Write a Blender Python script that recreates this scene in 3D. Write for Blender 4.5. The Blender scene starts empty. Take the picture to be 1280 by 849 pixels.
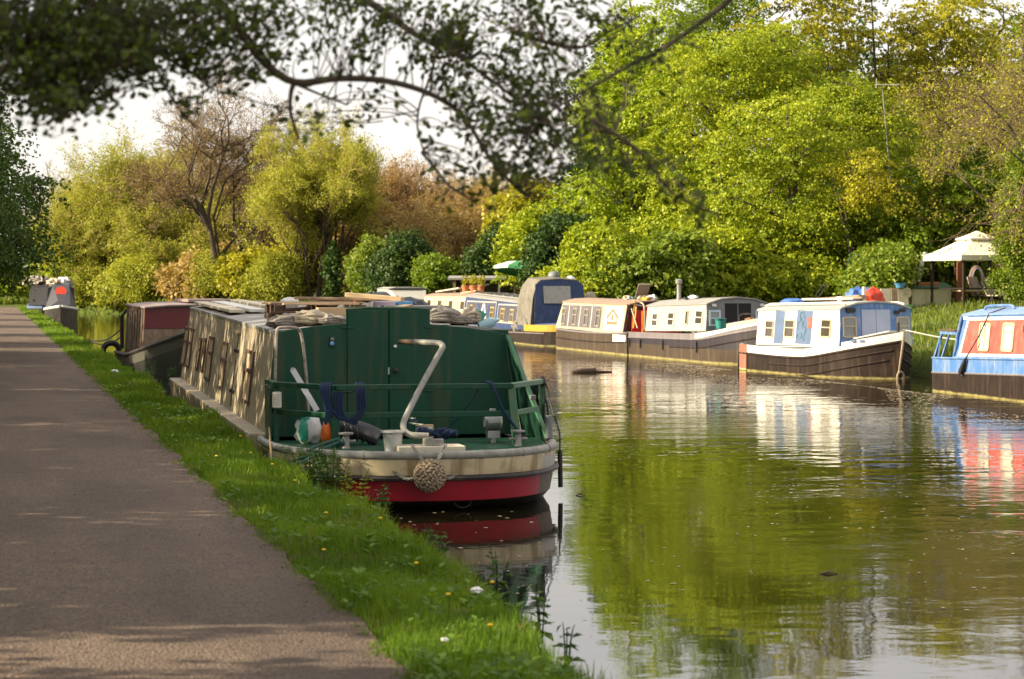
import bpy, math, random
import numpy as np
from mathutils import Vector, Matrix
random.seed(7)
RNG = np.random.default_rng(11)
scene = bpy.context.scene
COL = scene.collection
PI = math.pi

# ------------------------------------------------------------------ camera
F, PW, PH = 2844.0, 1280.0, 849.0
CAMZ = 2.1
YAW = math.atan(655.0 / F)
PITCH = math.atan(74.5 / F)
FWD = Vector((math.sin(YAW) * math.cos(PITCH), math.cos(YAW) * math.cos(PITCH), -math.sin(PITCH)))
RGT = Vector((math.cos(YAW), -math.sin(YAW), 0))
UPV = RGT.cross(FWD)
CAM = Vector((0, 0, CAMZ))


def ray(x, y):
    return FWD + RGT * ((x - 640) / F) - UPV * ((y - 424.5) / F)


def at(x, y, Y):            # the point of the line of sight x, y that stands Y metres up the canal
    d = ray(x, y)
    return CAM + d * (Y / d.y)


def ground_x(x, Y):         # how far right of the camera the line of sight x is at Y
    d = ray(x, 424.5)
    return d.x / d.y * Y


cam_d = bpy.data.cameras.new('camera')
cam = bpy.data.objects.new('camera', cam_d)
COL.objects.link(cam)
cam.location = CAM
rot = Matrix((RGT, UPV, -FWD)).transposed()
cam.rotation_euler = rot.to_euler()
cam_d.sensor_width = 36
cam_d.lens = 36 * F / PW
cam_d.clip_end = 2000
cam_d.dof.use_dof = True
cam_d.dof.focus_distance = 27.0
cam_d.dof.aperture_fstop = 80.0 / 1000 / 0.0155 
scene.camera = cam

# ------------------------------------------------------------------ node helpers


def new_mat(name):
    m = bpy.data.materials.new(name)
    m.use_nodes = True
    nt = m.node_tree
    for n in list(nt.nodes):
        nt.nodes.remove(n)
    out = nt.nodes.new('ShaderNodeOutputMaterial')
    return m, nt, out


def N(nt, typ, ins=None, **kw):
    n = nt.nodes.new(typ)
    for k, v in kw.items():
        setattr(n, k, v)
    if ins:
        for k, v in ins.items():
            if hasattr(v, 'is_output'):
                nt.links.new(v, n.inputs[k])
            else:
                s = n.inputs[k]
                if s.type == 'RGBA' and len(v) == 3:
                    v = (*v, 1)
                s.default_value = v
    return n


def mixc(nt, fac, a, b, blend='MIX'):
    n = nt.nodes.new('ShaderNodeMix')
    n.data_type = 'RGBA'
    n.blend_type = blend
    for sock, v in ((n.inputs[0], fac), (n.inputs[6], a), (n.inputs[7], b)):
        if hasattr(v, 'is_output'):
            nt.links.new(v, sock)
        else:
            if sock.type == 'RGBA' and len(v) == 3:
                v = (*v, 1)
            sock.default_value = v
    return n.outputs[2]


def ramp(nt, fac, lo, hi, inv=False):
    n = nt.nodes.new('ShaderNodeMapRange')
    n.interpolation_type = 'SMOOTHSTEP'
    n.inputs['From Min'].default_value = lo
    n.inputs['From Max'].default_value = hi
    n.inputs['To Min'].default_value = 1 if inv else 0
    n.inputs['To Max'].default_value = 0 if inv else 1
    nt.links.new(fac, n.inputs['Value'])
    return n.outputs['Result']


def coords(nt, scale=(1, 1, 1), kind='Object'):
    tc = nt.nodes.new('ShaderNodeTexCoord')
    mp = nt.nodes.new('ShaderNodeMapping')
    mp.inputs['Scale'].default_value = scale
    nt.links.new(tc.outputs[kind], mp.inputs['Vector'])
    return mp.outputs['Vector']


def noise(nt, vec, scale, detail=4, rough=.55):
    n = nt.nodes.new('ShaderNodeTexNoise')
    n.inputs['Scale'].default_value = scale
    n.inputs['Detail'].default_value = detail
    n.inputs['Roughness'].default_value = rough
    nt.links.new(vec, n.inputs['Vector'])
    return n.outputs['Fac']


def mul(nt, a, b):
    n = nt.nodes.new('ShaderNodeMath')
    n.operation = 'MULTIPLY'
    for i, v in enumerate((a, b)):
        if hasattr(v, 'is_output'):
            nt.links.new(v, n.inputs[i])
        else:
            n.inputs[i].default_value = v
    return n.outputs[0]


MATS = {}


def paint(name, col, rough=.55, metal=0.0, var=.18, scale=3.0, dirt=.0, dcol=(.07, .05, .03), dscale=5.0,
          streak=.0, scol=(.12, .06, .03), bump=.0, bscale=30.0, bands=None, spec=.4):
    """A surface with uneven colour, patches of dirt, run-down streaks and fine unevenness; bands = [(z_low, z_high, colour, soft)]"""
    m, nt, out = new_mat(name)
    v = coords(nt)
    c = tuple(col)
    cc = mixc(nt, noise(nt, v, scale, 5), tuple(x * (1 - var) for x in c), tuple(min(1, x * (1 + var)) for x in c))
    if bands:
        tc = nt.nodes.new('ShaderNodeTexCoord')
        sp = N(nt, 'ShaderNodeSeparateXYZ', {0: tc.outputs['Object']})
        wob = noise(nt, v, 4.0, 4)
        ad = nt.nodes.new('ShaderNodeMath')
        ad.operation = 'MULTIPLY_ADD'
        nt.links.new(wob, ad.inputs[0])
        ad.inputs[1].default_value = .05
        nt.links.new(sp.outputs[2], ad.inputs[2])
        for z0, z1, bc, soft in bands:
            f = mul(nt, ramp(nt, ad.outputs[0], z0 - soft + .025, z0 + soft + .025), ramp(nt, ad.outputs[0], z1 - soft + .025, z1 + soft + .025, True))
            cc = mixc(nt, f, cc, bc)
    if dirt:
        cc = mixc(nt, mul(nt, ramp(nt, noise(nt, v, dscale, 7, .65), .45, .64), dirt), cc, dcol)
    if streak:
        v2 = coords(nt, (9, 9, .7))
        cc = mixc(nt, mul(nt, ramp(nt, noise(nt, v2, 1.0, 5, .6), .48, .66), streak), cc, scol)
    b = N(nt, 'ShaderNodeBsdfPrincipled', {'Base Color': cc, 'Roughness': rough, 'Metallic': metal, 'Specular IOR Level': spec})
    if bump:
        bp = N(nt, 'ShaderNodeBump', {'Height': noise(nt, v, bscale, 6), 'Strength': bump, 'Distance': .02})
        nt.links.new(bp.outputs[0], b.inputs['Normal'])
    nt.links.new(b.outputs[0], out.inputs[0])
    MATS[name] = m
    return m


def leaf_mat(name, c1, c2, trans=.45, rough=.5, c3=None):
    m, nt, out = new_mat(name)
    a = nt.nodes.new('ShaderNodeAttribute')
    a.attribute_name = 'tint'
    col = mixc(nt, a.outputs['Fac'], c1, c2)
    if c3:
        col = mixc(nt, ramp(nt, a.outputs['Fac'], .86, .97), col, c3)
    d = N(nt, 'ShaderNodeBsdfPrincipled', {'Base Color': col, 'Roughness': rough, 'Specular IOR Level': .25})
    t = N(nt, 'ShaderNodeBsdfTranslucent', {'Color': mixc(nt, 1.0, col, (1.0, .98, .5), 'MULTIPLY')})
    mx = N(nt, 'ShaderNodeMixShader', {0: trans, 1: d.outputs[0], 2: t.outputs[0]})
    nt.links.new(mx.outputs[0], out.inputs[0])
    MATS[name] = m
    return m


# ------------------------------------------------------------------ objects
def link(name, data, parent=None):
    o = bpy.data.objects.new(name, data)
    COL.objects.link(o)
    if parent is not None:
        o.parent = parent
    return o


def tag(o, label=None, cat=None, group=None, kind=None):
    if label: o['label'] = label
    if cat: o['category'] = cat
    if group: o['group'] = group
    if kind: o['kind'] = kind
    return o


def thing(name, label, cat, loc=(0, 0, 0), rz=0.0, group=None):
    o = link(name, None)
    o.empty_display_size = .2
    o.location = loc
    o.rotation_euler = (0, 0, rz)
    return tag(o, label, cat, group)


def copy_tree(o, parent=None):
    c = o.copy()
    COL.objects.link(c)
    if parent is not None:
        c.parent = parent
    for ch in list(o.children):
        copy_tree(ch, c)
    return c


def np_mesh(name, V, quads=None, tris=None, mats=(), tint=None, parent=None, smooth=False):
    V = np.asarray(V, dtype=np.float32)
    me = bpy.data.meshes.new(name)
    nq = 0 if quads is None else len(quads)
    ntr = 0 if tris is None else len(tris)
    me.vertices.add(len(V))
    me.vertices.foreach_set('co', V.ravel())
    idx = []
    if nq: idx.append(np.asarray(quads).ravel())
    if ntr: idx.append(np.asarray(tris).ravel())
    idx = np.concatenate(idx).astype(np.int32)
    me.loops.add(len(idx))
    me.loops.foreach_set('vertex_index', idx)
    me.polygons.add(nq + ntr)
    st = np.concatenate([np.arange(nq) * 4, nq * 4 + np.arange(ntr) * 3]).astype(np.int32)
    me.polygons.foreach_set('loop_start', st)
    if smooth:
        me.polygons.foreach_set('use_smooth', np.ones(nq + ntr, dtype=bool))
    me.update(calc_edges=True)
    if tint is not None:
        at_ = me.attributes.new('tint', 'FLOAT', 'POINT')
        at_.data.foreach_set('value', np.asarray(tint, dtype=np.float32))
    for m in mats:
        me.materials.append(m)
    return link(name, me, parent)


class MB:
    def __init__(self):
        self.v, self.f, self.mi = [], [], []

    def add(self, vs, fs, m=0):
        b = len(self.v)
        self.v += [tuple(p) for p in vs]
        self.f += [tuple(b + i for i in q) for q in fs]
        self.mi += [m] * len(fs)
        return self

    def hexa(self, p, m=0):      # 4 bottom corners then 4 top corners, in the same turning order
        return self.add(p, [(0, 3, 2, 1), (4, 5, 6, 7), (0, 1, 5, 4), (1, 2, 6, 5), (2, 3, 7, 6), (3, 0, 4, 7)], m)

    def box(self, c, s, R=None, m=0):
        c = Vector(c)
        x, y, z = s[0] / 2, s[1] / 2, s[2] / 2
        P = [Vector(q) for q in ((-x, -y, -z), (x, -y, -z), (x, y, -z), (-x, y, -z), (-x, -y, z), (x, -y, z), (x, y, z), (-x, y, z))]
        if R is not None:
            P = [R @ q for q in P]
        return self.hexa([c + q for q in P], m)

    def bar(self, a, b, w, h, m=0, up=(0, 0, 1)):
        a, b = Vector(a), Vector(b)
        d = (b - a).normalized()
        s = d.cross(Vector(up))
        if s.length < 1e-4: s = d.cross(Vector((0, 1, 0)))
        s.normalize()
        t = s.cross(d)
        s *= w / 2
        t *= h / 2
        return self.hexa([a - s - t, a + s - t, b + s - t, b - s - t, a - s + t, a + s + t, b + s + t, b - s + t], m)

    def tube(self, pts, r, n=8, m=0, cap=True):
        pts = [Vector(p) for p in pts]
        k = len(pts)
        rr = r if hasattr(r, '__len__') else [r] * k
        b = len(self.v)
        prev = None
        for i, p in enumerate(pts):
            t = (pts[min(i + 1, k - 1)] - pts[max(i - 1, 0)])
            t = t.normalized() if t.length > 1e-7 else Vector((0, 0, 1))
            if prev is None:
                a = Vector((0, 0, 1)) if abs(t.z) < .9 else Vector((1, 0, 0))
                s = t.cross(a).normalized()
            else:
                s = (prev - t * prev.dot(t))
                s = s.normalized() if s.length > 1e-6 else t.orthogonal().normalized()
            prev = s
            q = t.cross(s)
            for j in range(n):
                g = 2 * PI * j / n
                self.v.append(tuple(p + (s * math.cos(g) + q * math.sin(g)) * rr[i]))
        for i in range(k - 1):
            for j in range(n):
                j2 = (j + 1) % n
                self.f.append((b + i * n + j, b + i * n + j2, b + (i + 1) * n + j2, b + (i + 1) * n + j))
                self.mi.append(m)
        if cap:
            self.f.append(tuple(b + j for j in reversed(range(n))))
            self.f.append(tuple(b + (k - 1) * n + j for j in range(n)))
            self.mi += [m, m]
        return self

    def lathe(self, prof, c=(0, 0, 0), n=20, m=0, R=None):
        c = Vector(c)
        b = len(self.v)
        for r, z in prof:
            for j in range(n):
                g = 2 * PI * j / n
                p = Vector((max(r, 1e-4) * math.cos(g), max(r, 1e-4) * math.sin(g), z))
                if R is not None: p = R @ p
                self.v.append(tuple(c + p))
        for i in range(len(prof) - 1):
            for j in range(n):
                j2 = (j + 1) % n
                self.f.append((b + i * n + j, b + i * n + j2, b + (i + 1) * n + j2, b + (i + 1) * n + j))
                self.mi.append(m)
        self.f += [tuple(b + j for j in reversed(range(n))), tuple(b + (len(prof) - 1) * n + j for j in range(n))]
        self.mi += [m, m]
        return self

    def loft(self, rings, m=0, closed=True, caps=True, mats=None):
        b = len(self.v)
        n = len(rings[0])
        for r in rings:
            self.v += [tuple(p) for p in r]
        for i in range(len(rings) - 1):
            for j in range(n if closed else n - 1):
                j2 = (j + 1) % n
                self.f.append((b + i * n + j, b + i * n + j2, b + (i + 1) * n + j2, b + (i + 1) * n + j))
                self.mi.append(mats(i, j) if mats else m)
        if caps and closed:
            self.f += [tuple(b + j for j in reversed(range(n))), tuple(b + (len(rings) - 1) * n + j for j in range(n))]
            self.mi += [m if not mats else mats(0, -1), m if not mats else mats(len(rings) - 1, -1)]
        return self

    def prism(self, poly, off, m=0):        # a closed outline of points pushed along off
        off = Vector(off)
        n = len(poly)
        P = [Vector(p) for p in poly]
        return self.add(P + [p + off for p in P], [tuple(reversed(range(n))), tuple(range(n, 2 * n))] +
                        [(i, (i + 1) % n, n + (i + 1) % n, n + i) for i in range(n)], m)

    def ring(self, outer, inner, off, m=0):   # a frame: the band between two outlines of the same number of points
        off = Vector(off)
        n = len(outer)
        O = [Vector(p) for p in outer]
        I = [Vector(p) for p in inner]
        b = len(self.v)
        self.v += [tuple(p) for p in O + I + [p + off for p in O] + [p + off for p in I]]
        for i in range(n):
            j = (i + 1) % n
            for q in ((i, j, n + j, n + i), (2 * n + i, 3 * n + i, 3 * n + j, 2 * n + j), (i, 2 * n + i, 2 * n + j, j), (n + i, n + j, 3 * n + j, 3 * n + i)):
                self.f.append(tuple(b + k for k in q))
                self.mi.append(m)
        return self

    def blob(self, c, r, n=10, k=7, seed=0, amp=.18, m=0, flat=None, freq=3.0):
        """an uneven closed lump, r = three radii"""
        rnd = random.Random(seed)
        ph = [(rnd.uniform(0, 6), rnd.uniform(.6, 1.4) * freq, rnd.uniform(0, 6), rnd.uniform(.6, 1.4) * freq) for _ in range(4)]
        rings = []
        for i in range(k + 1):
            th = PI * (.02 + .96 * i / k)
            rg = []
            for j in range(n):
                g = 2 * PI * j / n
                d = Vector((math.sin(th) * math.cos(g), math.sin(th) * math.sin(g), -math.cos(th)))
                q = 1 + amp * sum(math.sin(a + f * d.x * 1.7 + f2 * d.z) * math.cos(b_ + f2 * d.y * 1.5) for a, f, b_, f2 in ph) / 2
                p = Vector((d.x * r[0] * q, d.y * r[1] * q, d.z * r[2] * q))
                if flat is not None and p.z < flat: p.z = flat
                rg.append(Vector(c) + p)
            rings.append(rg)
        return self.loft(rings, m)

    def build(self, name, mats, parent=None, smooth=False, bevel=0.0, label=None, sharp=40):
        me = bpy.data.meshes.new(name)
        me.from_pydata(self.v, [], self.f)
        if not isinstance(mats, (list, tuple)): mats = [mats]
        for m in mats: me.materials.append(m)
        me.polygons.foreach_set('material_index', self.mi)
        me.update()
        import bmesh
        bm = bmesh.new()
        bm.from_mesh(me)
        bmesh.ops.recalc_face_normals(bm, faces=bm.faces)
        bm.to_mesh(me)
        bm.free()
        if smooth:
            me.polygons.foreach_set('use_smooth', [True] * len(me.polygons))
            me.set_sharp_from_angle(angle=math.radians(sharp))
        o = link(name, me, parent)
        if bevel:
            bv = o.modifiers.new('bevel', 'BEVEL')
            bv.width = bevel
            bv.segments = 2
            bv.limit_method = 'ANGLE'
            bv.angle_limit = math.radians(35)
            bv.use_clamp_overlap = True
        if label: o['label'] = label
        return o


def bez(p0, p1, p2, n):
    p0, p1, p2 = Vector(p0), Vector(p1), Vector(p2)
    return [p0 * (1 - t) ** 2 + p1 * 2 * t * (1 - t) + p2 * t * t for t in [i / (n - 1) for i in range(n)]]


def smooth_path(pts, sub=4):          # Catmull-Rom through the points
    P = [Vector(p) for p in pts]
    out = []
    for i in range(len(P) - 1):
        a, b, c, d = P[max(i - 1, 0)], P[i], P[i + 1], P[min(i + 2, len(P) - 1)]
        for k in range(sub):
            t = k / sub
            out.append(.5 * ((2 * b) + (c - a) * t + (2 * a - 5 * b + 4 * c - d) * t * t + (3 * b - a - 3 * c + d) * t ** 3))
    out.append(P[-1])
    return out


def rrect(a0, b0, a1, b1, r, n=4):
    """rounded rectangle outline in a plane"""
    if r <= 0:
        return [(a0, b0), (a1, b0), (a1, b1), (a0, b1)]
    o = []
    for cx, cy, g0 in ((a1 - r, b0 + r, -PI / 2), (a1 - r, b1 - r, 0), (a0 + r, b1 - r, PI / 2), (a0 + r, b0 + r, PI)):
        for i in range(n + 1):
            g = g0 + PI / 2 * i / n
            o.append((cx + r * math.cos(g), cy + r * math.sin(g)))
    return o
# ------------------------------------------------------------------ light and sky
SUN_AZ = (-.995, .06)
_l = math.hypot(*SUN_AZ)
SUN_EL = math.radians(26)
sd = Vector((SUN_AZ[0] / _l * math.cos(SUN_EL), SUN_AZ[1] / _l * math.cos(SUN_EL), math.sin(SUN_EL)))
sun_d = bpy.data.lights.new('sun', 'SUN')
sun_d.energy = 5.0
sun_d.angle = math.radians(.5)
sun_d.color = (1.0, .86, .61)
sun = link('sun', sun_d)
sun.rotation_euler = sd.to_track_quat('Z', 'Y').to_euler()

world = bpy.data.worlds.new('World')
scene.world = world
world.use_nodes = True
nt = world.node_tree
for n_ in list(nt.nodes): nt.nodes.remove(n_)
sky = nt.nodes.new('ShaderNodeTexSky')
sky.sky_type = 'NISHITA'
sky.sun_disc = False
sky.sun_elevation = SUN_EL
sky.sun_rotation = math.atan2(SUN_AZ[0], SUN_AZ[1]) % (2 * PI)
sky.dust_density = 2.0
sky.air_density = 1.0
# a thin veil of high cloud over the blue
vv = coords(nt, (1.2, 1.2, 4.0), 'Generated')
veil = N(nt, 'ShaderNodeMapRange', {'Value': noise(nt, vv, 2.2, 6), 'From Min': .3, 'From Max': .7, 'To Min': .62, 'To Max': .92})
skyc = mixc(nt, veil.outputs[0], sky.outputs[0], (8.1, 7.5, 7.0))
bg = N(nt, 'ShaderNodeBackground', {'Color': skyc, 'Strength': .072})
wo = nt.nodes.new('ShaderNodeOutputWorld')
nt.links.new(bg.outputs[0], wo.inputs[0])

scene.render.engine = 'CYCLES'
scene.view_settings.view_transform = 'Standard'
scene.view_settings.look = 'None'
scene.view_settings.exposure = 1.24
scene.view_settings.gamma = 1.0
scene.view_settings.use_curve_mapping = False
scene.cycles.max_bounces = 8
scene.cycles.diffuse_bounces = 3
scene.cycles.glossy_bounces = 4
scene.cycles.transmission_bounces = 4
scene.cycles.transparent_max_bounces = 6
scene.cycles.use_denoising = True
scene.cycles.caustics_reflective = False
scene.cycles.caustics_refractive = False

# ------------------------------------------------------------------ materials
green = paint('green_paint', (.008, .060, .034), .42, spec=.22, var=.3, scale=1.6, dirt=.5, dcol=(.02, .055, .03), dscale=2.2, streak=.65, scol=(.055, .075, .038), bump=.08, bscale=9)
green_lt = paint('lighter_green_paint', (.05, .15, .085), .45, var=.3, scale=4, dirt=.5, dcol=(.13, .16, .09), streak=.2, scol=(.12, .09, .04))
green_dk = paint('dark_green_paint', (.008, .035, .022), .4, var=.3)
cream_hull = paint('cream_hull_paint', (.56, .47, .29), .5, var=.12, dirt=.55, dcol=(.22, .16, .08), dscale=3, streak=.75, scol=(.2, .13, .06))
red_hull = paint('red_hull_paint', (.36, .010, .026), .4, var=.15, streak=.35, scol=(.16, .02, .02), dirt=.2, dcol=(.12, .02, .02))
black_hull = paint('black_hull_paint', (.014, .012, .011), .5, var=.4, dirt=.5, dcol=(.07, .055, .04), streak=.4, scol=(.1, .07, .05))
tar_black = paint('tar_black', (.010, .009, .008), .6, var=.3)
brown_hull = paint('brown_hull_paint', (.075, .05, .038), .5, var=.35, dirt=.5, dcol=(.14, .1, .07), streak=.5, scol=(.14, .09, .06))
tan_wall = paint('tan_side_paint', (.34, .285, .20), .6, var=.18, scale=2, dirt=.5, dcol=(.2, .165, .1), dscale=3, streak=.5, scol=(.24, .18, .1), bump=.1, bscale=6)
tan_panel = paint('tan_shutter_paint', (.43, .33, .22), .6, var=.15, dirt=.4, dcol=(.25, .16, .09), streak=.4, scol=(.25, .15, .08))
brown_trim = paint('brown_trim', (.10, .055, .035), .6, var=.3)
pipe_grey = paint('weathered_pipe', (.26, .26, .235), .5, var=.2, scale=6, dirt=.6, dcol=(.15, .13, .1), dscale=9)
rust_pipe = paint('rusty_pipe', (.33, .30, .27), .55, var=.3, scale=20, dirt=.7, dcol=(.2, .1, .06), dscale=18)
steel = paint('dull_steel', (.35, .36, .36), .35, metal=.7, var=.15)
white_paint = paint('white_paint', (.66, .655, .62), .45, var=.08, dirt=.25, dcol=(.5, .45, .36), streak=.3, scol=(.5, .42, .3))
offwhite = paint('grey_white_paint', (.37, .37, .34), .5, var=.14, dirt=.3, dcol=(.4, .36, .3), streak=.35, scol=(.36, .3, .24))
cream_paint = paint('cream_paint', (.47, .40, .27), .5, var=.1, dirt=.3, dcol=(.4, .3, .18), streak=.35, scol=(.36, .24, .14))
grey_paint = paint('grey_paint', (.17, .18, .185), .5, var=.15, dirt=.2)
dark_panel = paint('dark_panel_paint', (.045, .045, .075), .5, var=.2, dirt=.3, dcol=(.1, .09, .09), streak=.3, scol=(.14, .13, .13))
grey_purple = paint('grey_mauve_paint', (.115, .10, .115), .5, var=.15, dirt=.3, streak=.3, scol=(.3, .27, .25))
slate_blue = paint('slate_blue_paint', (.10, .15, .26), .5, var=.12, dirt=.2)
sky_blue = paint('sky_blue_paint', (.065, .165, .40), .4, var=.15, dirt=.3, dcol=(.3, .34, .4), streak=.5, scol=(.32, .36, .42))
navy = paint('navy_paint', (.02, .04, .12), .5, var=.25, dirt=.3, dcol=(.1, .1, .12))
yellow = paint('yellow_paint', (.50, .27, .025), .45, var=.15, dirt=.3, dcol=(.4, .2, .03))
salmon = paint('faded_red_paint', (.42, .07, .055), .5, var=.12, dirt=.2, dcol=(.5, .25, .2), streak=.3, scol=(.5, .2, .12))
red = paint('red_paint', (.55, .025, .018), .45, var=.15)
orange = paint('orange_plastic', (.75, .16, .02), .4, var=.15)
maroon = paint('maroon_paint', (.13, .015, .022), .4, var=.15, dirt=.15)
maroon_dk = paint('dark_maroon_paint', (.05, .014, .018), .5, var=.2)
roof_brown = paint('dusty_roof_paint', (.25, .19, .18), .6, var=.15, dirt=.3, dcol=(.18, .14, .12))
roof_tan = paint('faded_roof_paint', (.28, .20, .15), .65, var=.2, dirt=.4, dcol=(.28, .16, .1))
roof_grey = paint('grey_roof_paint', (.27, .26, .245), .6, var=.25, dirt=.4, dcol=(.2, .18, .16))
wood = paint('weathered_wood', (.30, .215, .14), .75, var=.3, scale=9, dirt=.4, dcol=(.12, .08, .05), streak=.2)
wood_lt = paint('fresh_wood', (.52, .38, .22), .7, var=.2, scale=8, dirt=.25, dcol=(.3, .2, .12))
wood_dk = paint('dark_wood', (.085, .05, .03), .7, var=.35, scale=8)
wood_pale = paint('pale_board', (.62, .55, .42), .7, var=.15, dirt=.3, dcol=(.4, .33, .22))
fabric_grey = paint('grey_cloth', (.27, .24, .21), .9, var=.25, scale=7, dirt=.4, dcol=(.15, .13, .11), bump=.5, bscale=14)
fabric_tan = paint('tan_cloth', (.42, .36, .27), .9, var=.22, scale=6, dirt=.4, dcol=(.25, .2, .15), bump=.5, bscale=12)
tarp_dark = paint('dark_tarpaulin', (.045, .045, .055), .5, var=.4, scale=6, bump=.6, bscale=10)
tarp_blue = paint('blue_tarpaulin', (.05, .14, .42), .5, var=.3, scale=5, bump=.6, bscale=10)
tarp_red = paint('red_tarpaulin', (.55, .05, .025), .55, var=.25, scale=5, bump=.6, bscale=10)
tarp_grey = paint('grey_canvas', (.15, .135, .11), .85, var=.3, scale=4, dirt=.6, dcol=(.08, .07, .05), streak=.5, scol=(.26, .24, .2), bump=.8, bscale=5)
canvas_navy = paint('navy_canvas', (.018, .04, .11), .6, var=.3, scale=4, dirt=.3, dcol=(.08, .1, .15), bump=.5, bscale=6)
canvas_cream = paint('cream_canvas', (.74, .69, .58), .85, var=.06, dirt=.2, dcol=(.6, .5, .4))
canvas_green = paint('green_canvas', (.05, .24, .09), .8, var=.15)
plastic_clear = paint('clouded_plastic', (.5, .5, .47), .25, var=.2, scale=8)
bag_white = paint('white_carrier_bag', (.66, .68, .68), .35, var=.2, scale=9, bump=.9, bscale=12)
bag_teal = paint('teal_print', (.04, .32, .22), .35, var=.3, scale=9)
teal = paint('teal_plastic', (.03, .22, .19), .45, var=.25)
blue_plastic = paint('blue_plastic', (.10, .30, .55), .4, var=.15)
rope_blue = paint('blue_rope', (.012, .028, .075), .9, var=.5, scale=60, bump=.8, bscale=90)
rope_tan = paint('hemp_rope', (.36, .28, .19), .95, var=.4, scale=40, bump=.8, bscale=60)
rope_green = paint('green_rope', (.03, .09, .075), .9, var=.4, scale=50)
rope_white = paint('white_rope', (.6, .57, .5), .9, var=.3, scale=50)
rubber = paint('black_rubber', (.014, .014, .014), .6, var=.3)
dark_in = paint('dark_interior', (.012, .011, .011), .8)
black_metal = paint('black_metal', (.022, .018, .016), .45, var=.3)
litter_w = paint('white_paper', (.8, .8, .78), .7, var=.05)
chair_tan = paint('tan_chair_cloth', (.42, .35, .27), .85, var=.1)
shed_wall = paint('shed_boards', (.12, .10, .085), .8, var=.35, scale=4, streak=.5, scol=(.25, .22, .18))
brick = paint('roof_tile', (.34, .12, .06), .8, var=.3, scale=3)
render_w = paint('house_render', (.62, .58, .5), .8, var=.08)
teal_metal = paint('teal_fence_paint', (.045, .11, .085), .5, var=.25)
bark = paint('bark', (.085, .062, .045), .9, var=.4, scale=8, dirt=.4, dcol=(.05, .06, .03), bump=1.0, bscale=18)
bark_lt = paint('pale_bark', (.20, .155, .11), .9, var=.35, scale=6, bump=1.0, bscale=14)
twig = paint('brown_twigs', (.15, .105, .062), .9, var=.3, scale=3)
twig_red = paint('russet_twigs', (.29, .175, .08), .9, var=.25, scale=2)
twig_tan = paint('tan_twigs', (.42, .29, .15), .9, var=.25, scale=2)
twig_yellow = paint('yellow_twigs', (.42, .34, .10), .9, var=.25, scale=2)
twig_grey = paint('grey_twigs', (.16, .13, .10), .9, var=.3, scale=3)


def glass_mat(name, col, rough=.08):
    m, nt, out = new_mat(name)
    b = N(nt, 'ShaderNodeBsdfPrincipled', {'Base Color': mixc(nt, noise(nt, coords(nt), 3, 3), tuple(c * .6 for c in col), tuple(c * 1.4 for c in col)),
                                           'Roughness': rough, 'Specular IOR Level': .8})
    nt.links.new(b.outputs[0], out.inputs[0])
    return m


glass_dk = glass_mat('dark_window_glass', (.055, .045, .03))
glass_gr = glass_mat('grey_window_glass', (.2, .2, .18))
m, nt, out = new_mat('curtained_glass')
w_ = N(nt, 'ShaderNodeTexWave', {'Vector': coords(nt), 'Scale': 9.0, 'Distortion': 1.5, 'Detail': 2.0})
w_.bands_direction = 'X'
b_ = N(nt, 'ShaderNodeBsdfPrincipled', {'Base Color': mixc(nt, w_.outputs['Fac'], (.78, .74, .62), (.4, .36, .27)), 'Roughness': .1, 'Specular IOR Level': .7})
nt.links.new(b_.outputs[0], out.inputs[0])
glass_curtain = m

# leaves
L_bright = leaf_mat('bright_spring_leaf', (.13, .22, .010), (.47, .50, .028), .33)
L_lime = leaf_mat('lime_spring_leaf', (.16, .27, .013), (.48, .54, .03), .36)
L_mid = leaf_mat('mid_green_leaf', (.07, .15, .012), (.26, .33, .022), .4)
L_olive = leaf_mat('olive_leaf', (.25, .26, .02), (.48, .44, .04), .42)
L_gold = leaf_mat('golden_leaf', (.28, .28, .02), (.50, .46, .03), .38)
L_dark = leaf_mat('evergreen_and_shade_leaf', (.018, .045, .009), (.075, .13, .02), .25)  # evergreens' own colour; also paints the shade deep in the wood
L_shade_side = leaf_mat('shade_side_leaf', (.022, .05, .01), (.12, .20, .03), .3)  # dark to stand for the shaded side of the path trees
L_ivy = leaf_mat('variegated_ivy_leaf', (.09, .16, .016), (.28, .35, .035), .38, .45, (.50, .46, .22))
L_willow = leaf_mat('willow_leaf', (.25, .28, .035), (.45, .46, .065), .45)
L_willow2 = leaf_mat('yellow_willow_leaf', (.30, .33, .035), (.50, .51, .07), .45)
L_tan = leaf_mat('tan_bud', (.36, .25, .09), (.58, .43, .17), .4)
L_russet = leaf_mat('russet_bud', (.24, .16, .06), (.38, .26, .09), .3)
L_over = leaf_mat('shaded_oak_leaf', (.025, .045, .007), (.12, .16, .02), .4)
L_nettle = leaf_mat('nettle_leaf', (.035, .085, .014), (.11, .19, .035), .35)
L_grass = leaf_mat('grass_blade', (.07, .155, .011), (.23, .35, .022), .45, .5, (.32, .27, .1))
L_grass2 = leaf_mat('bank_grass_blade', (.09, .15, .018), (.23, .27, .04), .4, .5)
# ------------------------------------------------------------------ terrain, path, water
def end_bank(x):                     # where the water stops at the far end
    return 150 - 2.3 * max(x - 4, 0)


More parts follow.
